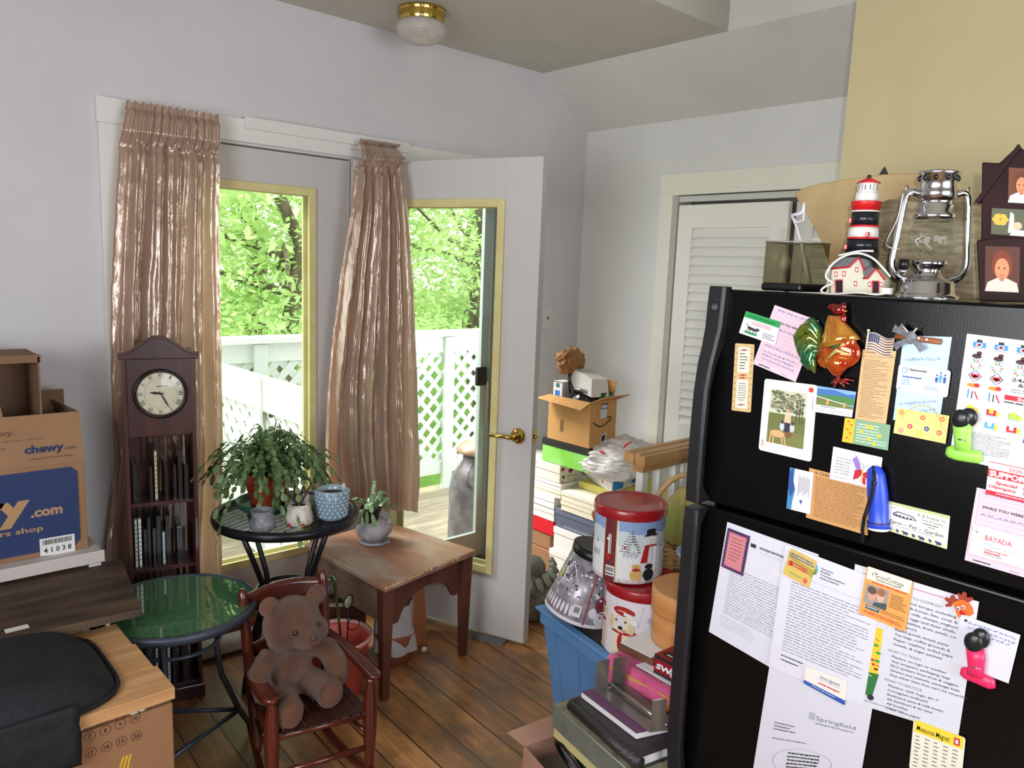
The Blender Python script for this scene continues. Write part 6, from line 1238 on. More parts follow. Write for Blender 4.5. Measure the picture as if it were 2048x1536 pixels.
def p_chart(cv):
    RB_ = col(70, 140, 206)
    for i in range(6):
        u = .035+.155*i
        cv.rect(u+.02, .055, u+.115, .095, RB_); cv.rect(u+.045, .035, u+.085, .055, INK); blob(cv, u+.067, .075, .026, .016, W_, 2, 12); cv.rect(u+.06, .064, u+.074, .086, RED, 3); cv.rect(u+.05, .071, u+.084, .079, RED, 3)
        if i < 4: blob(cv, u+.06, .165, .036, .018, col(70, 44, 40)); blob(cv, u+.075, .14, .02, .016, col(70, 44, 40)); cv.lines(u+.02, .188, u+.12, .195, 1, SKY, .8)
        else: blob(cv, u+.065, .165, .045, .024, col(150, 180, 220)); blob(cv, u+.065, .165, .03, .015, W_, 2)
        for k in range(10): a = k*.628; cv.line([(u+.06+.022*math.cos(a), .235+.022*cv.a*math.sin(a)), (u+.06+.045*math.cos(a), .235+.045*cv.a*math.sin(a))], .008, (RED, SKY, YEL, GRN)[k % 4])
        for r_, v in ((0, .56), (1, .66)):
            c_ = (col(214, 190, 120), RED, col(150, 190, 90), RED, col(214, 190, 120), GRN)[(i+r_*1) % 6]
            cv.rect(u+.03, v, u+.10, v+.045, c_ if r_ == 0 else (RED if i % 2 == 0 else SKY)); cv.rect(u+.05, v-.012, u+.08, v+.03, W_ if r_ else YEL, 2); cv.rect(u+.1, v+.01, u+.125, v+.045, YEL, 2); cv.lines(u+.02, v+.05, u+.12, v+.056, 1, RB_, .8)
        cv.lines(u+.02, .102, u+.12, .108, 1, RED, .7)
    for i in range(2):
        u = .035+.155*i; cv.rect(u+.02, .29, u+.115, .35, W_, 1); cv.ring(u+.067, .32, .05, .008, RB_, n=4); blob(cv, u+.055, .317, .018, .014, RED, 2); blob(cv, u+.08, .317, .018, .014, RED, 2); cv.poly([(u+.038, .32), (u+.097, .32), (u+.067, .345)], RED, 2)
        blob(cv, u+.065, .395, .05, .016, ORN); blob(cv, u+.09, .39, .02, .016, RED, 2); cv.rect(u+.03, .43, u+.04, .50, RB_); cv.rect(u+.06, .44, u+.068, .5, INK); cv.line([(u+.08, .44), (u+.11, .5)], .01, RED)
    cv.text('24/7/365 Customer', .36, .315, .026, INK, w_=.60, bold=.02); cv.text('& Emergency Service', .41, .352, .026, INK, w_=.55, bold=.02)
    cv.lines(.37, .375, .95, .41, 2, GRY, .4); cv.rect(.33, .425, 1, .462, RED); cv.text('Suburban Propane', .42, .455, .023, W_, w_=.5, bold=.03, l=2); cv.lines(.33, .475, .98, .49, 1, INK, .8); cv.lines(.5, .51, .9, .535, 2, GRY, .4)
    cv.lines(.06, .76, .42, .93, 12, GRY, .35, seed=3); cv.rect(.50, .74, 1, .965, col(226, 226, 196)); cv.rect(.50, .735, 1, .765, BLU, 2); cv.text('EMERGENCY PHONE', .53, .758, .017, W_, w_=.42, bold=.03, l=3)
    for k in range(9): cv.rect(.52, .79+.02*k, .98, .791+.02*k, GRY, 2)
    cv.lines(.30, .975, .98, .99, 1, BLU, .6)
q = [(1934, 667.2), None, None, (1899, 914)]
a_ = onx(1934, 667.2, 1.4984); b_ = onx(1899, 914, 1.4984)
def proj(p):
    d = p-V(0, 0, H); z = d.dot(FW); return (1024+FPX*d.dot(RT)/z, 768-FPX*d.dot(UP)/z)
dr = V(0, -.216, -.010); sheet('safety_chart', 'tall white chart of small coloured first aid pictures at the right of the freezer door', 'chart', 1, [(1934, 667.2), proj(a_+dr), proj(b_+dr), (1899, 914)], col(212, 214, 220, .6), p_chart)
a_ = onx(1978, 922, 1.495); b_ = onx(1971, 987, 1.495); dr = V(0, -.13, -.004)
def p_sup(cv):
    cv.ring(.5, .5, .5, .004, RED, n=4) if 0 else cv.rect(0, 0, 1, .02, RED); cv.text('2020', .24, .18, .11, RED, w_=.15); cv.rect(0, .22, 1, .46, RED); cv.text('SUPPORTER', .02, .42, .16, W_, w_=.62, bold=.05, l=2)
    cv.text('Special', .10, .64, .09, RED, w_=.25, bold=.03, slant=.2); cv.text('Olympics', .02, .78, .09, RED, w_=.32, bold=.03, slant=.2); cv.rect(0, .87, 1, 1, RED); cv.lines(.12, .91, .6, .95, 1, W_, .8, l=2)
    for k in range(5): a = k*1.257; cv.ring(.50+.05*math.cos(a), .67+.05*cv.a*math.sin(a), .035, .008, RED if k % 2 else GRY, n=16, a0=.1, a1=.7)
    blob(cv, .50, .60, .012, .02, RED, 2); cv.line([(.5, .62), (.5, .72), (.475, .8)], .012, RED, 2); cv.line([(.5, .72), (.525, .8)], .012, RED, 2)
sheet('supporter_card', 'white and red supporter card overlapping the foot of the coloured chart', 'card', 3, [(1978, 922), proj(a_+dr), proj(b_+dr), (1971, 987)], W_, p_sup)
a_ = onx(1953.7, 975, 1.4984); b_ = onx(1929, 1120, 1.4984); dr = V(0, -.108, -.002)
sheet('message_slip', 'large pink telephone message slip at the right edge below the supporter card', 'note', 1, [(1953.7, 975), proj(a_+dr), proj(b_+dr), (1929, 1120)], pinkp, lambda cv: while_out(cv, 5))
a_ = onx(1947, 1048, 1.495); b_ = onx(1937, 1105.6, 1.495); dr = V(0, -.089, -.002)
def p_bay(cv):
    for k in range(6): a = 2.2+.4*k; cv.line([(.1, .22), (.1+.07*math.cos(a), .22-.07*cv.a*math.sin(a))], .008, LGR)
    cv.text('BAYADA', .24, .42, .17, RED, w_=.46); cv.text('Hospice', .24, .55, .06, SKY, w_=.16); cv.lines(.3, .6, .95, .65, 1, LGR, .5); cv.text('Hospice Help Line', .26, .76, .065, RED, w_=.40, bold=.02); cv.lines(.26, .8, .56, .86, 1, RED, .8); cv.lines(.26, .88, .6, .93, 1, GRY, .5)
sheet('hospice_card', 'white card with red capital letters over the large pink message slip', 'card', 3, [(1947, 1048), proj(a_+dr), proj(b_+dr), (1937, 1105.6)], W_, p_bay)
def p_child(cv): cv.text("A Child's", .1, .085, .05, INK, w_=.3, bold=.01); cv.lines(.12, .14, .92, .95, 22, BRN, .32, seed=9, ragged=.2)
sheet('verse_sheet', 'brown sheet of printed text behind the blue flashlight', 'note', 1, [(1618.5, 935.7), (1741, 966), (1735, 1071), (1612, 1035)], col(198, 148, 92, .6), p_child)
def p_sea(cv):
    cv.poly([(0, 0), (.22, 0), (.20, .3), (.3, .5), (.22, .8), (.2, 1), (0, 1)], col(60, 130, 180)); cv.poly([(0, .1), (.15, .0), (.2, .3), (.28, .5), (.12, .7), (0, .5)], col(40, 80, 150), 2)
    cv.poly([(.5, .74), (.64, .7), (.6, .82)], BLU)
    for k in range(9): cv.rect(.42+.055*k, .12+.03*(k % 3), .435+.055*k, .62-.04*(k % 4), GRY)
sheet('sailing_card', 'upright white card with a blue painted edge left of the brown verse sheet', 'card', 2, [(1580, 934.7), (1627, 945.6), (1620, 1028.7), (1572.8, 1016.8)], W_, p_sea)
def p_bfly(cv):
    cv.text("You're braver", .08, .38, .05, INK, w_=.30) if 0 else None
    for k, s in enumerate(("You're braver", 'than you believe', 'stronger than', 'you seem, and', 'smarter than', 'you think.')): cv.text(s, .08, .32+.09*k, .045, INK, w_=.34 if k < 2 else .30, slant=.2)
    cv.poly([(.42, .25), (.50, .12), (.58, .3), (.62, .55), (.52, .52)], col(150, 120, 196)); cv.poly([(.5, .55), (.63, .5), (.66, .62), (.58, .78), (.48, .86)], RED, 2); cv.poly([(.66, .6), (.76, .5), (.84, .55), (.76, .72), (.68, .74)], RED, 2); cv.poly([(.66, .74), (.73, .74), (.74, .94), (.68, .92)], RED, 2)
    cv.poly([(.72, .5), (.85, .3), (.97, .35), (.82, .56)], col(206, 120, 180), 1.8); cv.line([(.66, .42), (.64, .9)], .018, YEL, 3); cv.line([(.66, .42), (.62, .28)], .006, GRN, 3); cv.line([(.66, .42), (.78, .3)], .006, GRN, 3)
    cv.lines(.1, .88, .38, .93, 1, LGR, .5)
sheet('butterfly_card', 'white card with a painted butterfly above the brown verse sheet', 'card', 3, [(1666.7, 893), (1765, 915), (1757, 980.5), (1658.6, 957.4)], W_, p_bfly)
def p_ersk(cv):
    rnd = random.Random(1)
    for k in range(40): cv.poly([(k/40, 0), (k/40+.012, 0), (k/40+.024, .09), (k/40+.012, .09)], col(150, 176, 70)); cv.poly([(k/40+.012, .0), (k/40+.024, 0), (k/40+.012, .09), (k/40, .09)], col(186, 200, 120), 1.4)
    for k in range(40): cv.poly([(k/40, .86), (k/40+.012, .86), (k/40+.024, 1), (k/40+.012, 1)], col(196, 204, 120))
    cv.lines(.04, .17, .14, .21, 1, GRY, .6); cv.poly([(.08, .36), (.16, .26), (.42, .30), (.5, .42), (.3, .46), (.1, .44)], GRY); cv.poly([(.12, .36), (.18, .30), (.4, .33), (.46, .40), (.3, .42)], W_, 2)
    for k in range(5): cv.rect(.14+.06*k, .37, .17+.06*k, .42, INK, 3)
    cv.text('R. B. Erskine, Inc.', .50, .25, .085, INK, w_=.47); cv.text('Grain & Supplies', .56, .36, .065, INK, w_=.36); cv.text('Chester Depot, VT', .62, .45, .05, INK, w_=.24) if 0 else cv.lines(.6, .42, .86, .47, 1, INK, .6); cv.lines(.68, .5, .8, .54, 1, INK, .6)
    cv.text('Farm ~ Pet ~ Garden', .05, .70, .12, INK, w_=.88, bold=.005); cv.lines(.16, .74, .84, .78, 1, GRY, .5)
    for k in range(7): u = .06+.135*k; s = (.03, .02, .045, .025, .045, .02, .045)[k]; blob(cv, u, .90, s, .045, col(50, 62, 112), 3); cv.rect(u-s*.7, .92, u-s*.4, .97, col(50, 62, 112), 3); cv.rect(u+s*.4, .92, u+s*.7, .97, col(50, 62, 112), 3); blob(cv, u-s, .87, s*.4, .03, col(50, 62, 112), 3.2)
sheet('feed_store_card', 'white magnet card with a row of blue farm animals along its bottom edge', 'magnet', 1, [(1778, 1002), (1900, 1032), (1893.6, 1098.4), (1772, 1060)], col(226, 228, 218, .5), p_ersk)
# lower door
def p_let1(cv): cv.rect(.30, .10, .36, .13, INK); cv.text('The Netherlands', .40, .13, .022, GRY, w_=.34) if 0 else cv.lines(.40, .105, .74, .13, 1, GRY, .8); cv.lines(.40, .145, .7, .155, 1, LGR, .5); cv.lines(.12, .36, .98, .78, 19, GRY, .22, seed=4, ragged=.4); cv.lines(.10, .80, .5, .9, 4, LGR, .3, seed=5); blob(cv, .62, .26, .05, .02, col(214, 214, 222))
sheet('letter', 'typed white letter at the left of the lower fridge door', 'letter', 1, [(1454.7, 1043.7), (1637, 1109), (1604, 1372), (1417.6, 1263.4)], col(206, 206, 218, .6), p_let1)
def p_let3(cv):
    cv.rect(.46, .24, .52, .29, LGR); cv.text('Springfield', .53, .285, .03, GRY, w_=.36); cv.text('Medical Care Systems, Inc.', .53, .315, .012, GRY, w_=.36) if 0 else cv.lines(.53, .305, .9, .318, 1, GRY, .6)
    cv.lines(.14, .36, .36, .42, 3, GRY, .45, seed=3); cv.lines(.14, .46, .5, .475, 1, GRY, .5); cv.ring(.46, .60, .28, .004, GRY, n=50, sy=.42); cv.lines(.32, .54, .62, .66, 5, INK, .5, seed=7, ragged=.5); cv.lines(.32, .68, .58, .76, 4, GRY, .4, seed=8)
    cv.ring(.80, .74, .05, .004, GRY, n=20, a0=.1, a1=.7); cv.lines(.14, .80, .92, 1.2, 12, GRY, .28, seed=9); cv.lines(.12, 1.24, .8, 1.28, 1, GRY, .5)
sheet('letter', 'white medical letter with a hand drawn ellipse below the two other letters', 'letter', 1.6, [(1541, 1318), (1747, 1402), (1709, 1625), (1490, 1640)], col(206, 206, 218, .6), p_let3)
def p_comp(cv):
    cv.rect(.08, .045, .94, .049, RED); cv.rect(.94, .045, .943, .12, RED)
    T_ = [('WHAT TO COMPOST:', .34, .085, .018, .40)]
    cv.text('WHAT TO COMPOST', .38, .125, .018, col(90, 96, 84), w_=.37); rows = ['All food scraps, including:', 'Meat & bones, fats, soup & liq.', 'Dairy: milk, cheese, yoghurt', 'Nuts, eggs and their shells', 'Vegetables, fruit, peels, cores', 'stickers?)', 'Baked goods, bread, pasta', 'Tea bags, coffee grounds &', 'Paper: napkins, soiled paper, to', 'towels, & sugar packets']
    for k, s in enumerate(rows): cv.text(s, .40, .165+.036*k, .017, INK, w_=.021*len(s)*.82, bold=.012)
    cv.text('WHAT TO TRASH:', .36, .545, .018, col(90, 96, 84), w_=.28)
    for k, s in enumerate(['Plastics: no logo or number', 'Any wrappers, packaging, bags', 'PLU stickers from fruit & veggies', 'Straws and utensils, package foils', "Any other item that can't be recycled."]): cv.text(s, .40, .582+.034*k, .016, INK, w_=.0165*len(s), bold=.012)
    cv.text('WHAT TO RECYCLE:', .36, .765, .018, col(90, 96, 84), w_=.32)
    for k, s in enumerate(['Plastics: with logo, #1-7', 'Corrugated cardboard', 'Boxboard, juice & milk boxes', 'All aluminum & tin cans', 'All bottles', 'Clean office paper']): cv.text(s, .40, .80+.034*k, .016, INK, w_=.0165*len(s), bold=.012)
    cv.poly([(.14, .40), (.30, .40), (.30, .74), (.12, .76)], col(236, 190, 50)); rnd = random.Random(5)
    for k in range(26): blob(cv, .14+.15*rnd.random(), .42+.30*rnd.random(), .014+.014*rnd.random(), .010, (RED, GRN, ORN, YEL, col(90, 50, 40))[k % 5], 2+k*.03, 8)
    cv.poly([(.11, .745), (.31, .735), (.30, .78), (.27, .92), (.15, .90)], col(46, 110, 56), 3); cv.rect(.15, .755, .25, .765, col(150, 190, 150), 4); blob(cv, .26, .92, .03, .022, INK, 4)
    cv.lines(.1, .955, .55, .965, 1, GRY, .6)
sheet('compost_list', 'long white list about compost, trash and recycling on the lower door', 'notice', 2.4, [(1710, 1128), (1958, 1203.6), (1917, 1470), (1683, 1398)], col(204, 206, 216, .6), p_comp)
def p_let2(cv):
    cv.circ(.30, .10, .075, col(110, 170, 206)); cv.poly([(.235, .11), (.37, .10), (.36, .14), (.31, .155), (.25, .145)], col(110, 150, 70), 2); cv.poly([(.25, .13), (.35, .13), (.32, .155), (.27, .155)], INK, 3)
    for k, s in enumerate(('Vermont', 'Public', 'Transportation', 'Association')): cv.text(s, .40, .085+.024*k, .015, INK, w_=.021*len(s)*.85, bold=.02)
    cv.lines(.12, .20, .9, .21, 1, LGR, .5); cv.lines(.12, .26, .94, .84, 24, GRY, .24, seed=14, ragged=.3); cv.lines(.12, .86, .38, .93, 2, INK, .3, seed=3)
sheet('letter', 'typed letter with a round landscape emblem in the middle of the lower door', 'letter', 3.4, [(1571, 1089), (1768, 1163), (1726, 1412), (1536.6, 1332.8)], col(210, 210, 222, .6), p_let2)
def p_red(cv):
    cv.rect(.12, .07, .88, .93, col(196, 124, 132)); rnd = random.Random(2)
    for k in range(40): a = k/40*4; s = a % 1; u, v = ((s, .04), (.95, s), (1-s, .96), (.05, 1-s))[int(a)]; blob(cv, .06+u*.88, .04+v*.92, .03, .02, col(196, 80, 100) if k % 2 else col(120, 90, 140), 2, 6)
    cv.lines(.25, .18, .75, .8, 7, col(140, 70, 80), .3, l=2, seed=4)
sheet('prayer_card', 'upright purple bordered red card on the top left letter', 'card', 3, [(1455.7, 1055.4), (1500, 1073), (1485.4, 1152.5), (1442, 1132.6)], col(66, 44, 84, .5), p_red)
def p_gold(cv):
    cv.poly([(0, .1), (.5, .3), (1, .35), (1, .6), (.5, .5), (0, .3)], col(170, 150, 70)); cv.lines(.08, .12, .95, .30, 2, BLU, .5, l=2); cv.lines(.15, .42, .8, .6, 2, RED, .6, l=2); blob(cv, .15, .5, .09, .1, col(206, 80, 60), 2); blob(cv, .82, .82, .08, .09, col(206, 90, 90), 2); cv.lines(.2, .8, .7, .85, 1, GRN, .6, l=2)
sheet('gold_magnet', 'golden rounded magnet card near the top of the middle letter', 'magnet', 5, [(1581.7, 1096.4), (1634.4, 1123.4), (1616.8, 1176.5), (1565, 1147)], col(206, 178, 96, .35), p_gold, rnd_=.08, th=.001)
def p_grace(cv):
    cv.rect(.03, .0, .97, .25, col(232, 222, 206)); cv.ring(.2, .13, .06, .012, INK, n=20, a0=.1, a1=.6); cv.text('GraceCottage', .20, .17, .085, INK, w_=.62); cv.lines(.24, .20, .8, .23, 1, GRY, .6)
    cv.lines(.16, .27, .95, .30, 1, RED, .8, l=2); cv.rect(.06, .34, .55, .74, col(150, 146, 140), 2); blob(cv, .22, .52, .09, .13, col(206, 150, 130), 3); blob(cv, .2, .44, .10, .08, col(96, 72, 60), 3.2); blob(cv, .4, .5, .08, .12, col(214, 166, 146), 3); blob(cv, .40, .42, .09, .08, col(150, 100, 70), 3.2); cv.poly([(.28, .66), (.55, .60), (.55, .74), (.26, .74)], col(60, 80, 86), 3.4)
    cv.lines(.6, .38, .95, .66, 7, BRN, .45, l=2, seed=6); cv.rect(.12, .76, .42, .84, col(60, 96, 110), 2); cv.lines(.14, .78, .40, .81, 1, W_, .7, l=3); cv.lines(.46, .76, .95, .84, 2, BRN, .4, l=2); cv.lines(.1, .88, .9, .95, 2, RED, .5, l=2)
sheet('clinic_magnet', 'orange and cream clinic magnet with a picture of two people', 'magnet', 5, [(1734.4, 1131.8), (1827, 1163), (1810.4, 1264), (1716.8, 1226.3)], col(232, 158, 84, .4), p_grace, rnd_=.05, th=.001)
def p_note(cv):
    cv.text('VE', .08, .06, .04, INK, w_=.05) if 0 else cv.rect(.07, .06, .12, .11, INK); rnd = random.Random(3)
    for v in (.10, .19, .26):
        u = .14 if v < .2 else .3
        while u < .9: L_ = rnd.uniform(.04, .09); cv.line([(u+L_*k/5, v+.02*math.sin(k*2+rnd.random()*3)) for k in range(6)], .009, PENB, 2); u += L_+.02
sheet('handwritten_note', 'small white handwritten note held by the pink clip', 'note', 4, [(1922.6, 1229), (2041, 1270), (2017, 1367), (1904, 1324)], col(206, 208, 222, .6), p_note)
def p_inog(cv):
    cv.text('inogen', .38, .34, .16, col(30, 110, 150), w_=.46); cv.lines(.3, .38, .9, .46, 2, LGR, .4); cv.lines(.35, .56, .88, .64, 1, RED, .9); cv.poly([(.0, .80), (1, .80), (1, .96), (.98, 1), (.02, 1), (0, .96)], BLU); cv.lines(.2, .86, .8, .92, 1, W_, .6, l=2)
sheet('oxygen_magnet', 'white magnet with a solid blue lower band over the joined letters', 'magnet', 5, [(1612, 1332), (1694.8, 1362.4), (1689.4, 1411), (1606.7, 1366)], col(226, 222, 216, .4), p_inog, rnd_=.05, th=.001)
def p_meas(cv):
    cv.rect(.03, .0, .97, .24, YEL); cv.text('Measures Magnet', .08, .19, .10, BRN, w_=.64, bold=.01); cv.rect(.80, .06, .91, .2, RED, 2); cv.rect(.83, .09, .88, .17, W_, 3)
    for r_ in range(9):
        for c_ in range(5): cv.lines(.07+.18*c_, .30+.075*r_, .17+.18*c_, .33+.075*r_, 1, GRY, .8, seed=r_*5+c_)
a_ = onx(1827.5, 1437.8, 1.495); 
sheet('measures_magnet', 'yellow topped conversion table magnet at the bottom of the lower door', 'magnet', 4, [(1827.5, 1437.8), (1931, 1476), (1921, 1577), (1818, 1536)], col(224, 222, 206, .4), p_meas, rnd_=.05, th=.001)
# shaped magnets
def fpt(px_, py_, off=.012): return onx(px_, py_, FXX-off)
t = thing('flag_magnet', 'waving striped flag magnet holding the long tan verse sheet', 'magnet', tuple(fpt(1760, 690)))
q = [onx(a, b, FXX-.005) for a, b in ((1736, 667), (1788.7, 677.6), (1783, 711.6), (1731, 701))]
def ff(u, v, l):
    p = q[0].lerp(q[1], u).lerp(q[3].lerp(q[2], u), v); return V(FXX-.006-l-.002*math.sin(u*7), p.y, p.z+.0035*math.sin(u*6.5))
mb = MB(col(214, 206, 186, .35)); N = 16
for i in range(N):
    a, b = i/N, (i+1)/N; c4 = [ff(a, -.03, 0), ff(b, -.03, 0), ff(b, 1.03, 0), ff(a, 1.03, 0)]; mb.hexa(c4, [p+V(.004, 0, 0) for p in c4])
cv = Cv(mb, ff, 1.5, .0004); mar = col(96, 36, 36)
for k in range(7): cv.rect(.03, .01+k/6.7, .98, .075+k/6.7, mar, 1, n=10)
cv.rect(.03, .01, .47, .52, col(50, 54, 84), 2, n=5)
for i in range(5):
    for j in range(6): blob(cv, .07+.07*j, .08+.095*i, .014, .02, W_, 3, 5)
mb.build('flag', t); MB(col(206, 200, 180, .35)).tube([fpt(1737, 662, .008), fpt(1731, 702, .008)], .0016, 8).ball(fpt(1737, 661, .008), .003).build('flag_pole', t)
# clothespin log with grey bow
t = thing('bow_magnet', 'brown wooden stick magnet with a frayed grey ribbon bow above the pale blue note', 'magnet', tuple(fpt(1840, 680)))
MB(M('stick_wood', (156, 98, 56), .5, c2=(130, 78, 44), sc_=20)).tube([fpt(1792, 672, .010), fpt(1882, 684, .010)], .0066, 12, flat=.8).build('stick', t)
rib = M('grey_ribbon', (126, 132, 136), .7, c2=(96, 100, 108), sc_=90, bump=.4, bs=90)
mb = MB(rib); cc = fpt(1822, 675, .020)
for a, b in ((1788, 656), (1789, 694), (1800, 652), (1848, 700)):
    e = fpt(a, b, .014); d = (e-cc); n_ = V(1, 0, 0).cross(d).normalized()*.007; mb.add([cc-n_*.3, cc+n_*.3, e+n_+V(-.004, 0, 0), e-n_], [(0, 1, 2, 3)])
mb.ball(cc, (.005, .009, .011), f=lambda d: 1+.35*noise.noise(d*5)); mb.build('bow', t, solid=.0008)
MB(W_).ball(fpt(1837, 676, .017), .0025).ball(fpt(1853, 679, .017), .0025).build('pearl', t)
MB(M('bleached_twig', (206, 190, 170), .6)).tube([fpt(1806, 652, .018), fpt(1818, 667, .02)], .0015, 6).tube([fpt(1834, 656, .018), fpt(1824, 667, .02)], .0015, 6).build('twig', t)
# glass rooster
t = thing('rooster_magnet', 'iridescent red, gold and green glass rooster magnet on the freezer door', 'magnet', tuple(fpt(1665, 700)))
def gl(nm, c_, c2_, s=14): return M(nm, c_, .08, .55, c2=c2_, sc_=s, coat=1)
red_g, gold_g, grn_g, dkr = gl('red_gold_glass', (170, 36, 18), (214, 110, 30), 26), gl('amber_glass', (206, 150, 52), (170, 80, 26), 30), gl('green_glass', (20, 110, 70), (110, 120, 30), 24), gl('ruby_glass', (140, 16, 12), (90, 10, 10), 20)
def rp(x, y, off=.012): return fpt(1400+x/5.389, 570+y/5.389, off)
mb = MB(gold_g); 
body = [(1455, 330, 11), (1450, 400, 14), (1465, 470, 19), (1490, 560, 26), (1510, 640, 31), (1500, 720, 33), (1480, 800, 30), (1475, 880, 22), (1480, 950, 12), (1490, 985, 6)]
def blobtube(mb, pts, mat_, flat=.55): mb.tube([rp(x, y, .004+r*.00045) for x, y, r in pts], [r*.00105 for _, _, r in pts], 18, mat_, flat=1)
mb.tube([rp(x, y, .016) for x, y, r in body[:5]], [r*.00062*1.4 for _, _, r in body[:5]], 18, gold_g, flat=1.5)
mb.build('neck', t)
mb = MB(red_g); mb.ball(rp(1495, 720, .016), (.015, .043, .034), 24, 18, rot=Matrix.Rotation(.0, 3, 'X')).tube([rp(1490, 770, .016), rp(1470, 880, .016), rp(1480, 960, .012), rp(1492, 990, .010)], [.019, .014, .007, .003], 16, flat=1.6); mb.ball(rp(1600, 620, .016), (.012, .015, .022)).ball(rp(1360, 800, .013), (.010, .020, .018)); mb.build('breast', t)
MB(grn_g).ball(rp(1440, 620, .030), (.005, .015, .012)).build('wing', t)
for k in range(3): pass
MB(M('pale_glass_feather', (196, 190, 120), .15, .3, coat=1)).tube([rp(1600, 745, .038), rp(1470, 705, .040), rp(1365, 800, .038)], [.0016, .0042, .0012], 8).build('wing_feathers', t)
MB(dkr).ball(rp(1490, 265, .016), (.008, .013, .010)).ball(rp(1440, 240, .014), (.005, .012, .007)).ball(rp(1545, 235, .014), (.005, .006, .009)).ball(rp(1545, 370, .016), (.006, .006, .013)).build('comb_and_wattle', t)
MB(gold_g).tube([rp(1550, 285, .016), rp(1585, 280, .016)], [.003, .0005], 8).build('beak', t)
tails = [[(1290, 620), (1260, 480), (1200, 400), (1110, 420)], [(1290, 600), (1210, 480), (1120, 470), (1050, 560), (1050, 720)], [(1290, 650), (1200, 560), (1120, 600), (1085, 700), (1100, 820)], [(1285, 680), (1200, 640), (1140, 720), (1130, 820), (1170, 920)], [(1280, 700), (1220, 720), (1190, 800), (1210, 880), (1240, 950)]]
for i, tp in enumerate(tails):
    n = len(tp); rr = [.006, .010, .011, .009, .001][:n]; rr[-1] = .001
    pts = []; rs = []
    for k in range(n-1):
        for j in range(4): f_ = j/4; pts.append(rp(tp[k][0]+(tp[k+1][0]-tp[k][0])*f_, tp[k][1]+(tp[k+1][1]-tp[k][1])*f_, .012+.002*i)); rs.append(rr[k]+(rr[k+1]-rr[k])*f_)
    pts.append(rp(*tp[-1], .012+.002*i)); rs.append(.001)
    MB(grn_g if i else dkr if 0 else grn_g).tube(pts, rs, 10).build('tail_feather', t)
MB(red_g).ball(rp(1270, 700, .014), (.008, .012, .016)).build('rump', t)
mb = MB(dkr).tube([rp(1490, 985, .010), rp(1480, 1040, .010)], [.005, .0035], 8)
for a, b in ((1660, 1030), (1440, 1110), (1570, 1110), (1410, 1060), (1610, 1070)): mb.tube([rp(1480, 1030, .010), rp((1480+a)/2, (1030+b)/2-12, .012), rp(a, b, .010)], [.004, .0035, .001], 8)
mb.build('feet', t)
# bag clips
def clip(name, label, pts, m, head, body, bar):
    t = thing(name, label, 'clip', tuple(fpt(*body[0])))
    MB(M('black_rubber_head', (24, 26, 28), .3)).ball(fpt(*head[0], .022), (.008, head[2], head[3]), 20, 14).ball(fpt(*head[1], .016), (.008, head[2]*.95, head[3]), 20, 14).build('grip', t)
    MB(m).tube([fpt(*p, .018) for p in body], [.0085, .0085, .0075, .0078], 14, flat=1.75).build('arm', t); MB(m).tube([fpt(*p, .012) for p in bar], [.0045, .0070, .0072, .0072, .0070, .0045], 14, flat=1.65).build('jaw', t)
    MB(steel).tube([fpt(body[2][0]-9, body[2][1]-2, .026), fpt(body[2][0]+9, body[2][1]+2, .026)], .0014, 6).build('spring', t)
clip('bag_clip', 'lime green clip with black head at the lower left of the coloured chart', 0, M('lime_plastic', (148, 214, 84), .35), [(1921, 838), (1937, 835), .0155, .0170], [(1924, 846), (1925, 862), (1925, 880), (1926, 900)], [(1893, 901), (1900, 903), (1915, 908), (1940, 912), (1957, 914), (1964, 914)])
clip('bag_clip', 'hot pink clip with black head holding the small handwritten note', 0, M('hot_pink_plastic', (226, 44, 96), .35), [(1947, 1285), (1961, 1277), .0155, .0185], [(1950, 1298), (1952, 1318), (1952, 1336), (1950, 1352)], [(1922, 1342), (1932, 1346), (1950, 1353), (1968, 1361), (1980, 1366), (1990, 1368)])
# reindeer
t = thing('reindeer_magnet', 'orange and brown foam reindeer head magnet at the corner of the compost list', 'magnet', tuple(fpt(1920, 1215)))
def rp2(x, y): return onx(1660+x/3.523, 1100+y/3.523, FXX-.009)
fo, fbn = M('orange_foam', (214, 104, 36), .7), M('brown_foam', (150, 52, 30), .7)
MB(fo).prism([rp2(x, y) for x, y in ((862, 372), (905, 355), (935, 350), (975, 372), (1000, 410), (1008, 450), (985, 466), (960, 460), (925, 455), (905, 478), (888, 440), (875, 400))], (.003, 0, 0)).build('head', t)
for pts in (((862, 372), (850, 400), (815, 402), (808, 388), (835, 375), (806, 350), (812, 335), (840, 345), (850, 322), (868, 318), (880, 345), (905, 355)), ((905, 350), (900, 325), (892, 310), (905, 305), (925, 320), (930, 300), (948, 296), (962, 312), (958, 335), (1000, 335), (1008, 352), (985, 365), (955, 368), (935, 352))):
    MB(fbn).prism([rp2(x, y)+V(.001, 0, 0) for x, y in pts], (.0025, 0, 0)).build('antler', t)
for x, y in ((906, 412), (940, 403)): MB(W_).ball(rp2(x, y)+V(-.001, 0, 0), (.001, .0032, .004)).build('eye', t); MB(INK).ball(rp2(x, y+2)+V(-.002, 0, 0), (.001, .0016, .002)).build('pupil', t)
MB(M('red_nose', (190, 24, 24), .4)).ball(rp2(935, 440)+V(-.001, 0, 0), (.0015, .005, .004)).build('nose', t)
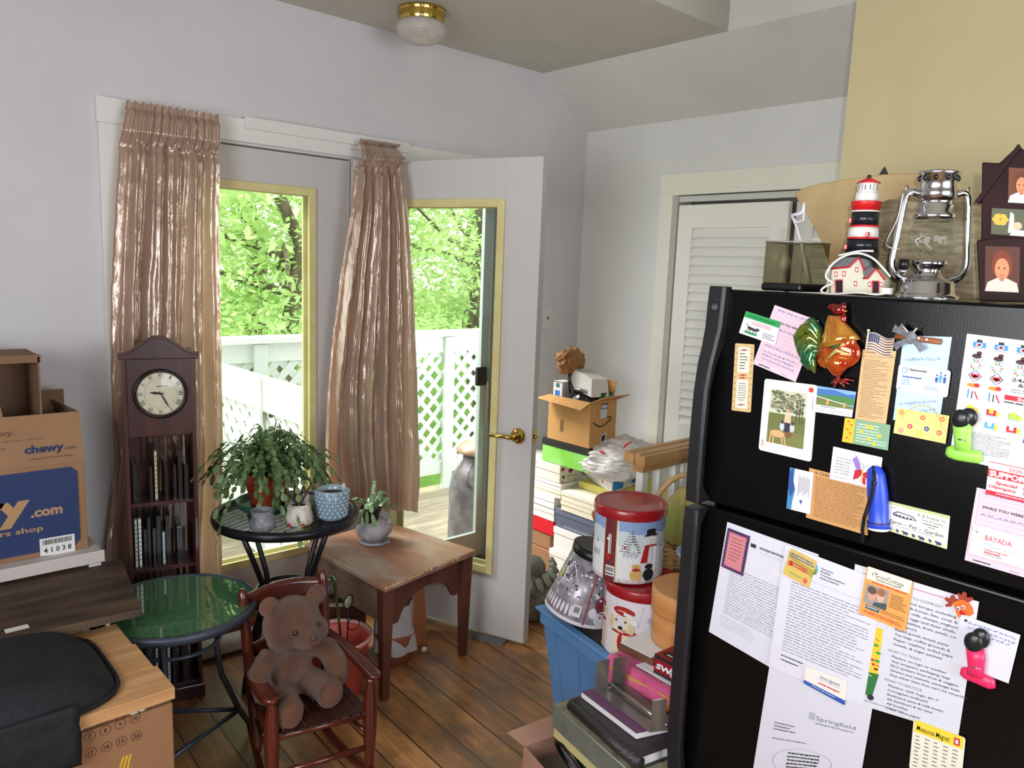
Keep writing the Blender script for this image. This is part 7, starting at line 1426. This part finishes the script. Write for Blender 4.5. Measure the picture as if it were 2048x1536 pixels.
# flashlight with strap
t = thing('flashlight', 'blue magnetic flashlight with a black wrist strap hanging on the door', 'flashlight', tuple(fpt(1750, 1000)))
bl_ = M('bright_blue_plastic', (40, 70, 196), .35)
MB(bl_).tube([fpt(1748, 932, .016), fpt(1749, 937, .016), fpt(1752, 950, .016), fpt(1755, 985, .016), fpt(1757, 1015, .016), fpt(1757, 1038, .016), fpt(1757, 1047, .017), fpt(1757, 1056, .018)], [.005, .011, .0145, .0165, .016, .016, .018, .018], 24, flat=1.15).build('body', t)
MB(M('rubber_seal', (60, 30, 60), .5)).tube([fpt(1757, 1043, .017), fpt(1757, 1045.5, .017)], [.0184, .0184], 24, flat=1.15).build('seal', t)
MB(M('lens_white', (224, 228, 234), .1)).tube([fpt(1757, 1056, .018), fpt(1757, 1059.5, .018)], [.0178, .0165], 24, flat=1.15).build('lens', t)
MB(blk).ball(fpt(1748, 966, .035), (.004, .005, .005)).build('switch_button', t)
MB(M('black_strap', (20, 22, 26), .6)).tube([fpt(1746, 932, .02), fpt(1746, 955, .036), fpt(1742, 985, .036), fpt(1735, 1010, .034), fpt(1727, 1035, .028), fpt(1723, 1060, .02), fpt(1726, 1085, .012)], .0020, 8).tube([fpt(1747, 932, .022), fpt(1751, 960, .037), fpt(1746, 990, .037), fpt(1738, 1015, .034), fpt(1730, 1040, .028), fpt(1727, 1060, .02), fpt(1727, 1084, .012)], .0016, 8).build('strap', t)
# ---------------- on top of the fridge ----------------
TZ2 = 1.5862
t = thing('smoked_container', 'smoky clear rectangular container with black base on the fridge', 'container', (1.70, .885, TZ2))
sm = thin_glass('smoked_plastic', (226, 224, 214), .05, .05); x0, x1, y0, y1 = 1.60, 1.72, .838, .93
MB(blk).box((x0-.003, y0-.003, TZ2), (x1+.003, y1+.003, TZ2+.018)).build('base', t, bevel=.006)
MB(sm).box((x0, y0, TZ2+.018), (x0+.002, y1, 1.695)).box((x1-.002, y0, TZ2+.018), (x1, y1, 1.695)).box((x0+.002, y0, TZ2+.018), (x1-.002, y0+.002, 1.695)).box((x0+.002, y1-.002, TZ2+.018), (x1-.002, y1, 1.695)).build('walls', t)
MB(M('clear_edge', (150, 146, 136), .2)).tube([(x0, y0, 1.695), (x1, y0, 1.695), (x1, y1, 1.695), (x0, y1, 1.695)], .0018, 6, closed=True).build('rim', t)
wsp = M('white_spatula', (206, 206, 212), .35)
def sp(a, b, x=1.66): return onx(a, b, x)
t = thing('plastic_scoop', 'white plastic scoop with hooked handle leaning out of the smoked container', 'scoop', tuple(sp(1610, 560)))
MB(wsp).tube([sp(1620, 566), sp(1612, 530), sp(1604, 490), sp(1594, 455), sp(1583, 432)], [.008, .010, .006, .004, .003], 10, flat=.5).build('scoop_blade', t)
MB(wsp).tube([sp(1583, 431), sp(1600, 427), sp(1607, 422), sp(1608, 405)], [.004, .0045, .0045, .003], 10).tube([sp(1583, 431), sp(1594, 445), sp(1607, 440), sp(1608, 420)], .0025, 8).build('hook', t)
# tray and bin behind
t = thing('oval_tray', 'large tan oval tray standing on edge at the back of the fridge top', 'tray', tuple(onx(1770, 600, 1.86)))
oc = [(1587, 386), (1595, 400), (1610, 425), (1628, 455), (1645, 490), (1660, 540), (1670, 596), (1900, 606), (1945, 520), (1948, 440), (1938, 395), (1915, 365), (1880, 351), (1820, 346), (1760, 349), (1700, 357), (1640, 367), (1605, 376)]
P = [onx(a, b, 1.86) for a, b in oc]; 
for p in P: p.z = max(p.z, TZ2-.012)
MB(M('tan_tray', (176, 152, 108), .5, c2=(160, 136, 96), sc_=9, bump=.1, bs=60)).prism(P[::-1], (.010, 0, 0)).build('tray', t, bevel=.003)
t = thing('dark_finial', 'small dark pointed ornament peeking over the tan tray', 'ornament', (1.93, .79, TZ2)); p = onx(1768, 345, 1.92)
MB(M('dark_iron', (50, 46, 46), .5)).lathe([(.028, TZ2-.012), (.02, 1.80), (.011, p.z-.006), (.008, p.z), (.0005, p.z+.014)], 16, (p.x, p.y, 0)).build('finial', t)
t = thing('wood_grain_bin', 'brown wood grained bin behind the lantern', 'bin', tuple(onx(1860, 600, 1.76)))
bp_ = [onx(a, b, 1.75) for a, b in ((1748, 410), (1775, 398), (1950, 404), (1955, 600), (1700, 598), (1722, 500))]
for p in bp_: p.z = max(p.z, TZ2-.012)
MB(M('grey_wood_grain', (150, 138, 108), .5, c2=(112, 98, 76), sc_=5, st=(1, 5, 22), det=7, bump=.15, bs=30)).prism(bp_[::-1], (.07, 0, 0)).build('bin_body', t, bevel=.006)
# lighthouse
t = thing('lighthouse_lamp', 'ceramic red, black and white lighthouse lamp with small houses on the fridge', 'lamp', (1.64, .728, TZ2))
cwh, cblk, cred, cgy = M('ceramic_white', (226, 224, 220), .3), M('ceramic_black', (24, 26, 34), .25), M('ceramic_red', (196, 28, 34), .3), M('ceramic_grey_roof', (92, 96, 98), .5)
Lx, Ly = 1.645, .733; k_ = .00103
def zp(py_): return TZ2+(593-py_)*k_
mb = MB(cblk)
for prof, m in (([(.036, TZ2), (.034, zp(504))], cblk), ([(.033, zp(504)), (.0305, zp(481))], cblk), ([(.0315, zp(481)), (.0305, zp(477))], cred), ([(.0300, zp(477)), (.0282, zp(457))], cwh), ([(.0292, zp(457)), (.0285, zp(453))], cred), ([(.0275, zp(453)), (.0265, zp(427))], cblk), ([(.0275, zp(427)), (.0280, zp(424))], cwh), ([(.0270, zp(424)), (.0305, zp(408)), (.0305, zp(406))], cred)):
    mb.lathe(prof, 24, (Lx, Ly, 0), m)
mb.build('tower', t)
mb = MB(cwh).lathe([(.024, zp(406)), (.0235, zp(388))], 8, (Lx, Ly, 0), cwh).lathe([(.0205, zp(388)), (.0205, zp(370))], 8, (Lx, Ly, 0), cwh)
for s in range(8):
    a = math.radians(22.5+45*s+22.5); c_, s_ = math.cos(a), math.sin(a); c = V(Lx+.0190*c_, Ly+.0190*s_, zp(379)); tn = V(-s_, c_, 0); nn = V(c_, s_, 0)*.0006; z_ = V(0, 0, 1)
    mb.add([c+nn+tn*.004+z_*.005, c+nn-tn*.004+z_*.005, c+nn-tn*.004-z_*.005, c+nn+tn*.004-z_*.005], [(0, 1, 2, 3)], cblk); mb.add([c+nn*2+tn*.0025+z_*.0035, c+nn*2-tn*.0025+z_*.0035, c+nn*2-tn*.0025-z_*.0035, c+nn*2+tn*.0025-z_*.0035], [(0, 1, 2, 3)], cwh)
mb.build('lantern_room', t)
MB(cred).lathe([(.0235, zp(370)), (.0215, zp(367)), (.006, zp(360)), (.004, zp(359))], 10, (Lx, Ly, 0)).build('roof', t); MB(cblk).ball((Lx, Ly, zp(357)), .0045).build('finial', t)
mb = MB(cred)
for px_, py_ in ((1701, 441), (1735, 469), (1692, 494)):
    p = onx(px_, py_, Lx-.028); mb.box(p-V(.002, .003, .005), p+V(.002, .003, .005), cred); mb.box(p-V(.0025, .0015, .0035), p+V(.001, .0015, -.0005), cwh); mb.box(p-V(.0025, .0015, -.0008), p+V(.001, .0015, .0035), cwh)
mb.build('tower_window', t)
hx0 = 1.592
def hp(x, y, xx=hx0): return onx(1520+x/3.879, 270+y/3.879, xx)
mb = MB(M('ceramic_cream', (206, 204, 184), .4)); bz_ = TZ2
m1 = [hp(550, 1235), hp(555, 1045), hp(690, 1030), hp(762, 960), hp(815, 1050), hp(800, 1110), hp(830, 1110), hp(900, 1040), hp(965, 1120), hp(945, 1235)]
for p in m1: p.z = max(p.z, bz_)
mb.prism(m1, (.03, 0, 0)); mb.build('house', t)
rf = MB(cgy)
for pts in ((hp(560, 1035), hp(600, 960), hp(700, 950), hp(765, 950), hp(690, 1028)), (hp(765, 955), hp(812, 1048), hp(860, 1020), hp(845, 975), hp(810, 960)), (hp(812, 1105), hp(800, 1050), hp(850, 1020), hp(900, 1035), hp(835, 1105))): rf.prism([p+V(-.003, 0, 0) for p in pts], (.012, 0, 0))
rf.build('roof', t)
mb = MB(cred)
for pts, w__ in (([(552, 1038), (690, 1024), (766, 950), (812, 1052)], .0022), ([(800, 1112), (832, 1112), (900, 1035), (968, 1122)], .0022)):
    mb.tube([hp(x, y, hx0-.004) for x, y in pts], w__, 6)
mb.build('red_trim', t)
def hq(x0_, y0_, x1_, y1_, o_): return [hp(x0_, y0_, hx0-o_), hp(x1_, y0_, hx0-o_), hp(x1_, y1_, hx0-o_), hp(x0_, y1_, hx0-o_)]
for r_, k__ in (((582, 1120, 642, 1226), (592, 1130, 640, 1226)), ((868, 1130, 925, 1226), (878, 1138, 918, 1226))):
    MB(cred).add(hq(*r_, .001), [(0, 1, 2, 3)], cred).add(hq(*k__, .002), [(0, 1, 2, 3)], cblk).build('door', t)
for x_, y_ in ((588, 1080), (650, 1077), (750, 1045), (740, 1153), (850, 1158), (940, 1160)):
    MB(cred).add(hq(x_-12, y_-20, x_+12, y_+20, .001), [(0, 1, 2, 3)], cred).add(hq(x_-7, y_-12, x_+7, y_+12, .0016), [(0, 1, 2, 3)], cwh).build('window', t)
cord = [hp(1010, 1100, 1.60), hp(960, 1040, 1.585), hp(880, 960, 1.585), hp(780, 920, 1.58), hp(680, 930, 1.58), hp(580, 985, 1.575), hp(520, 1060, 1.575), hp(515, 1110, 1.575), hp(560, 1150, 1.575), hp(500, 1180, 1.572), hp(475, 1210, 1.57), hp(520, 1232, 1.568), hp(640, 1230, 1.565), hp(760, 1222, 1.562), hp(900, 1238, 1.565), hp(990, 1225, 1.57)]
cord2 = [hp(880, 900, 1.60), hp(780, 900, 1.60), hp(700, 915, 1.595), hp(610, 935, 1.60), hp(880, 935, 1.60)]
def smooth(P, n=6):
    out = []
    for i in range(len(P)-1):
        p0, p1, p2, p3 = P[max(i-1, 0)], P[i], P[i+1], P[min(i+2, len(P)-1)]
        for k in range(n): s = k/n; out.append(.5*((2*p1)+(p2-p0)*s+(2*p0-5*p1+4*p2-p3)*s*s+(3*p1-p0-3*p2+p3)*s**3))
    return out+[P[-1]]
MB(M('white_cord', (224, 222, 218), .4)).tube(smooth(cord), .0022, 8).tube(smooth(cord2[:4]), .0022, 8).box(hp(985, 1235, 1.572)-V(.006, .008, .0), hp(985, 1235, 1.572)+V(.006, .008, .012)).build('power_cord', t)
# lantern
t = thing('storm_lantern', 'silver hurricane lantern with glass globe on the fridge', 'lantern', (1.64, .595, TZ2))
chm = M('bright_tin', (206, 206, 208), .16, 1); lx2, ly2 = 1.645, .597
def zl(y): return TZ2+(600-(270+y/3.879))*.00103
MB(chm).lathe([(.060, zl(1300)), (.060, zl(1262)), (.056, zl(1250)), (.052, zl(1235)), (.050, zl(1165)), (.046, zl(1150)), (.030, zl(1120)), (.022, zl(1080)), (.030, zl(1040)), (.034, zl(1005)), (.030, zl(1000))], 44, (lx2, ly2, 0)).build('fuel_tank', t)
MB(thin_glass('globe_glass', (250, 252, 250), .05)).lathe([(.026, zl(1000)), (.038, zl(930)), (.043, zl(860)), (.040, zl(780)), (.031, zl(700))], 40, (lx2, ly2, 0), capb=False, capt=False).build('glass_globe', t)
MB(chm).lathe([(.031, zl(705)), (.036, zl(690)), (.036, zl(660)), (.030, zl(650)), (.032, zl(600)), (.027, zl(590)), (.030, zl(560)), (.036, zl(545)), (.034, zl(500)), (.031, zl(440)), (.033, zl(432)), (.033, zl(385)), (.038, zl(372)), (.036, zl(358)), (.020, zl(345))], 40, (lx2, ly2, 0)).build('chimney', t)
mb = MB(blk)
for s in range(10): a = s*.628+.2; c = V(lx2+.0333*math.cos(a), ly2+.0333*math.sin(a), zl(408)); mb.ball(c, (.004, .005, .006), 8, 6)
mb.build('vent_hole', t)
sd = V(.62, -.785, 0)
for sg in (-1, 1):
    P = [(.034, 520), (.046, 505), (.056, 530), (.060, 620), (.065, 850), (.069, 1000), (.066, 1070), (.055, 1125), (.038, 1145)]
    MB(chm).tube(smooth([V(lx2, ly2, zl(y))+sd*sg*r for r, y in P], 4), .0068, 12).build('air_tube', t)
    MB(steel).tube([V(lx2, ly2, zl(505))+sd*sg*.056+V(.006*math.cos(a*.6), 0, .006+.006*math.sin(a*.6)) for a in range(11)], .0013, 6, closed=False).build('bail_ear', t)
MB(steel).tube(smooth([V(lx2, ly2, zl(500))+sd*-.058+V(-.01, 0, 0), V(lx2-.05, ly2+.05, zl(700)), V(lx2-.065, ly2+.06, zl(890)), V(lx2-.06, ly2+.035, zl(930))], 5), .0012, 6).build('wire_bail', t)
MB(steel).tube([V(lx2-.036, ly2-.010, zl(800)), V(lx2-.042, ly2+.015, zl(860)), V(lx2-.036, ly2+.002, zl(950))], .001, 6).tube([V(lx2-.038, ly2+.022, zl(790)), V(lx2-.043, ly2-.005, zl(880)), V(lx2-.033, ly2-.02, zl(950))], .001, 6).build('globe_guard', t)
p = V(lx2-.045, ly2+.030, zl(1050)); MB(blk).lathe([(.010, 0), (.011, .008), (.009, .018)], 18, p-V(0, 0, .004)).build('filler_cap', t); MB(chm).lathe([(.008, -.012), (.008, 0)], 16, p-V(0, 0, .004)).build('filler_neck', t)
# photo frames
dkf = M('dark_cherry_frame', (44, 18, 18), .6, c2=(32, 13, 15), sc_=8, spec=.25)
def frame(name, label, xx, outline, th, wins):
    t = thing(name, label, 'picture frame', tuple(onx(outline[0][0], 600, xx)))
    P = [onx(a, b, xx) for a, b in outline]
    for p in P: p.z = max(p.z, TZ2)
    MB(dkf).prism(P[::-1], (th, 0, 0)).build('frame', t, bevel=.003)
    for q_, fn_ in wins:
        q_ = [onx(a, b, xx-.0022) for a, b in q_]
        def f(u, v, l, q_=q_): p = q_[0].lerp(q_[1], u).lerp(q_[3].lerp(q_[2], u), v); return V(xx-.0022-l, p.y, p.z)
        mb = MB(col(120, 70, 50, .25)); c4 = [f(0, 0, 0), f(1, 0, 0), f(1, 1, 0), f(0, 1, 0)]; mb.hexa(c4, [p+V(.002, 0, 0) for p in c4]); cv = Cv(mb, f, .8, .0004); fn_(cv); mb.build('picture', t)
    return t
def baby(bg, hair, shirt):
    def f(cv):
        cv.rect(0, 0, 1, 1, bg); blob(cv, .5, .42, .30, .34, hair, 1.6, 24); blob(cv, .5, .50, .21, .24, col(206, 138, 98), 2.2, 24); cv.poly([(0, 1), (.08, .80), (.35, .70), (.65, .70), (.94, .80), (1, 1)], shirt, 3); blob(cv, .5, .72, .08, .05, col(190, 120, 86), 3.2)
        for u in (.41, .58): blob(cv, u, .48, .028, .02, col(50, 30, 26), 3.4, 10)
        cv.line([(.43, .62), (.5, .645), (.57, .62)], .02, col(186, 80, 70), 3.4); blob(cv, .5, .55, .02, .018, col(206, 136, 100), 3.4, 8)
    return f
def yflow(cv):
    cv.rect(0, 0, 1, 1, col(92, 96, 74))
    for k in range(6): a = k*1.05; blob(cv, .24+.12*math.cos(a), .42+.14*math.sin(a), .11, .10, col(206, 176, 70), 2+.1*k, 10)
    cv.poly([(.5, .1), (.6, .2), (.62, .9), (.45, .9)], col(206, 210, 200), 3); blob(cv, .7, .62, .12, .14, col(216, 186, 160), 3.4); cv.poly([(.5, 1), (.6, .75), (1, .8), (1, 1)], W_, 3.8)
frame('house_frame', 'tall dark house shaped picture frame with two windows, behind the smaller one', 1.66, [(1963, 324), (1998, 326), (2035, 291), (2120, 362), (2120, 600), (1960, 600)], .02, [([(2018, 335), (2072, 338), (2070, 408), (2016, 405)], baby(col(110, 60, 40), col(96, 50, 30), W_)), ([(1984, 416), (2060, 420), (2058, 474), (1982, 468)], yflow)])
MB(dkf).prism([onx(a, b, 1.655) for a, b in ((2036, 288), (2040, 298), (1956, 408), (1948, 404))][::-1], (.012, 0, 0)).build('roof_moulding', bpy.data.objects['house_frame'])
frame('house_frame', 'smaller dark picture frame holding a baby portrait at the right end of the fridge', 1.585, [(1952, 480), (2000, 474), (2110, 478), (2110, 606), (1958, 606)], .02, [([(1971, 492), (2040, 494), (2038, 585), (1970, 582)], baby(col(84, 44, 34), col(120, 50, 26), col(206, 200, 188)))])
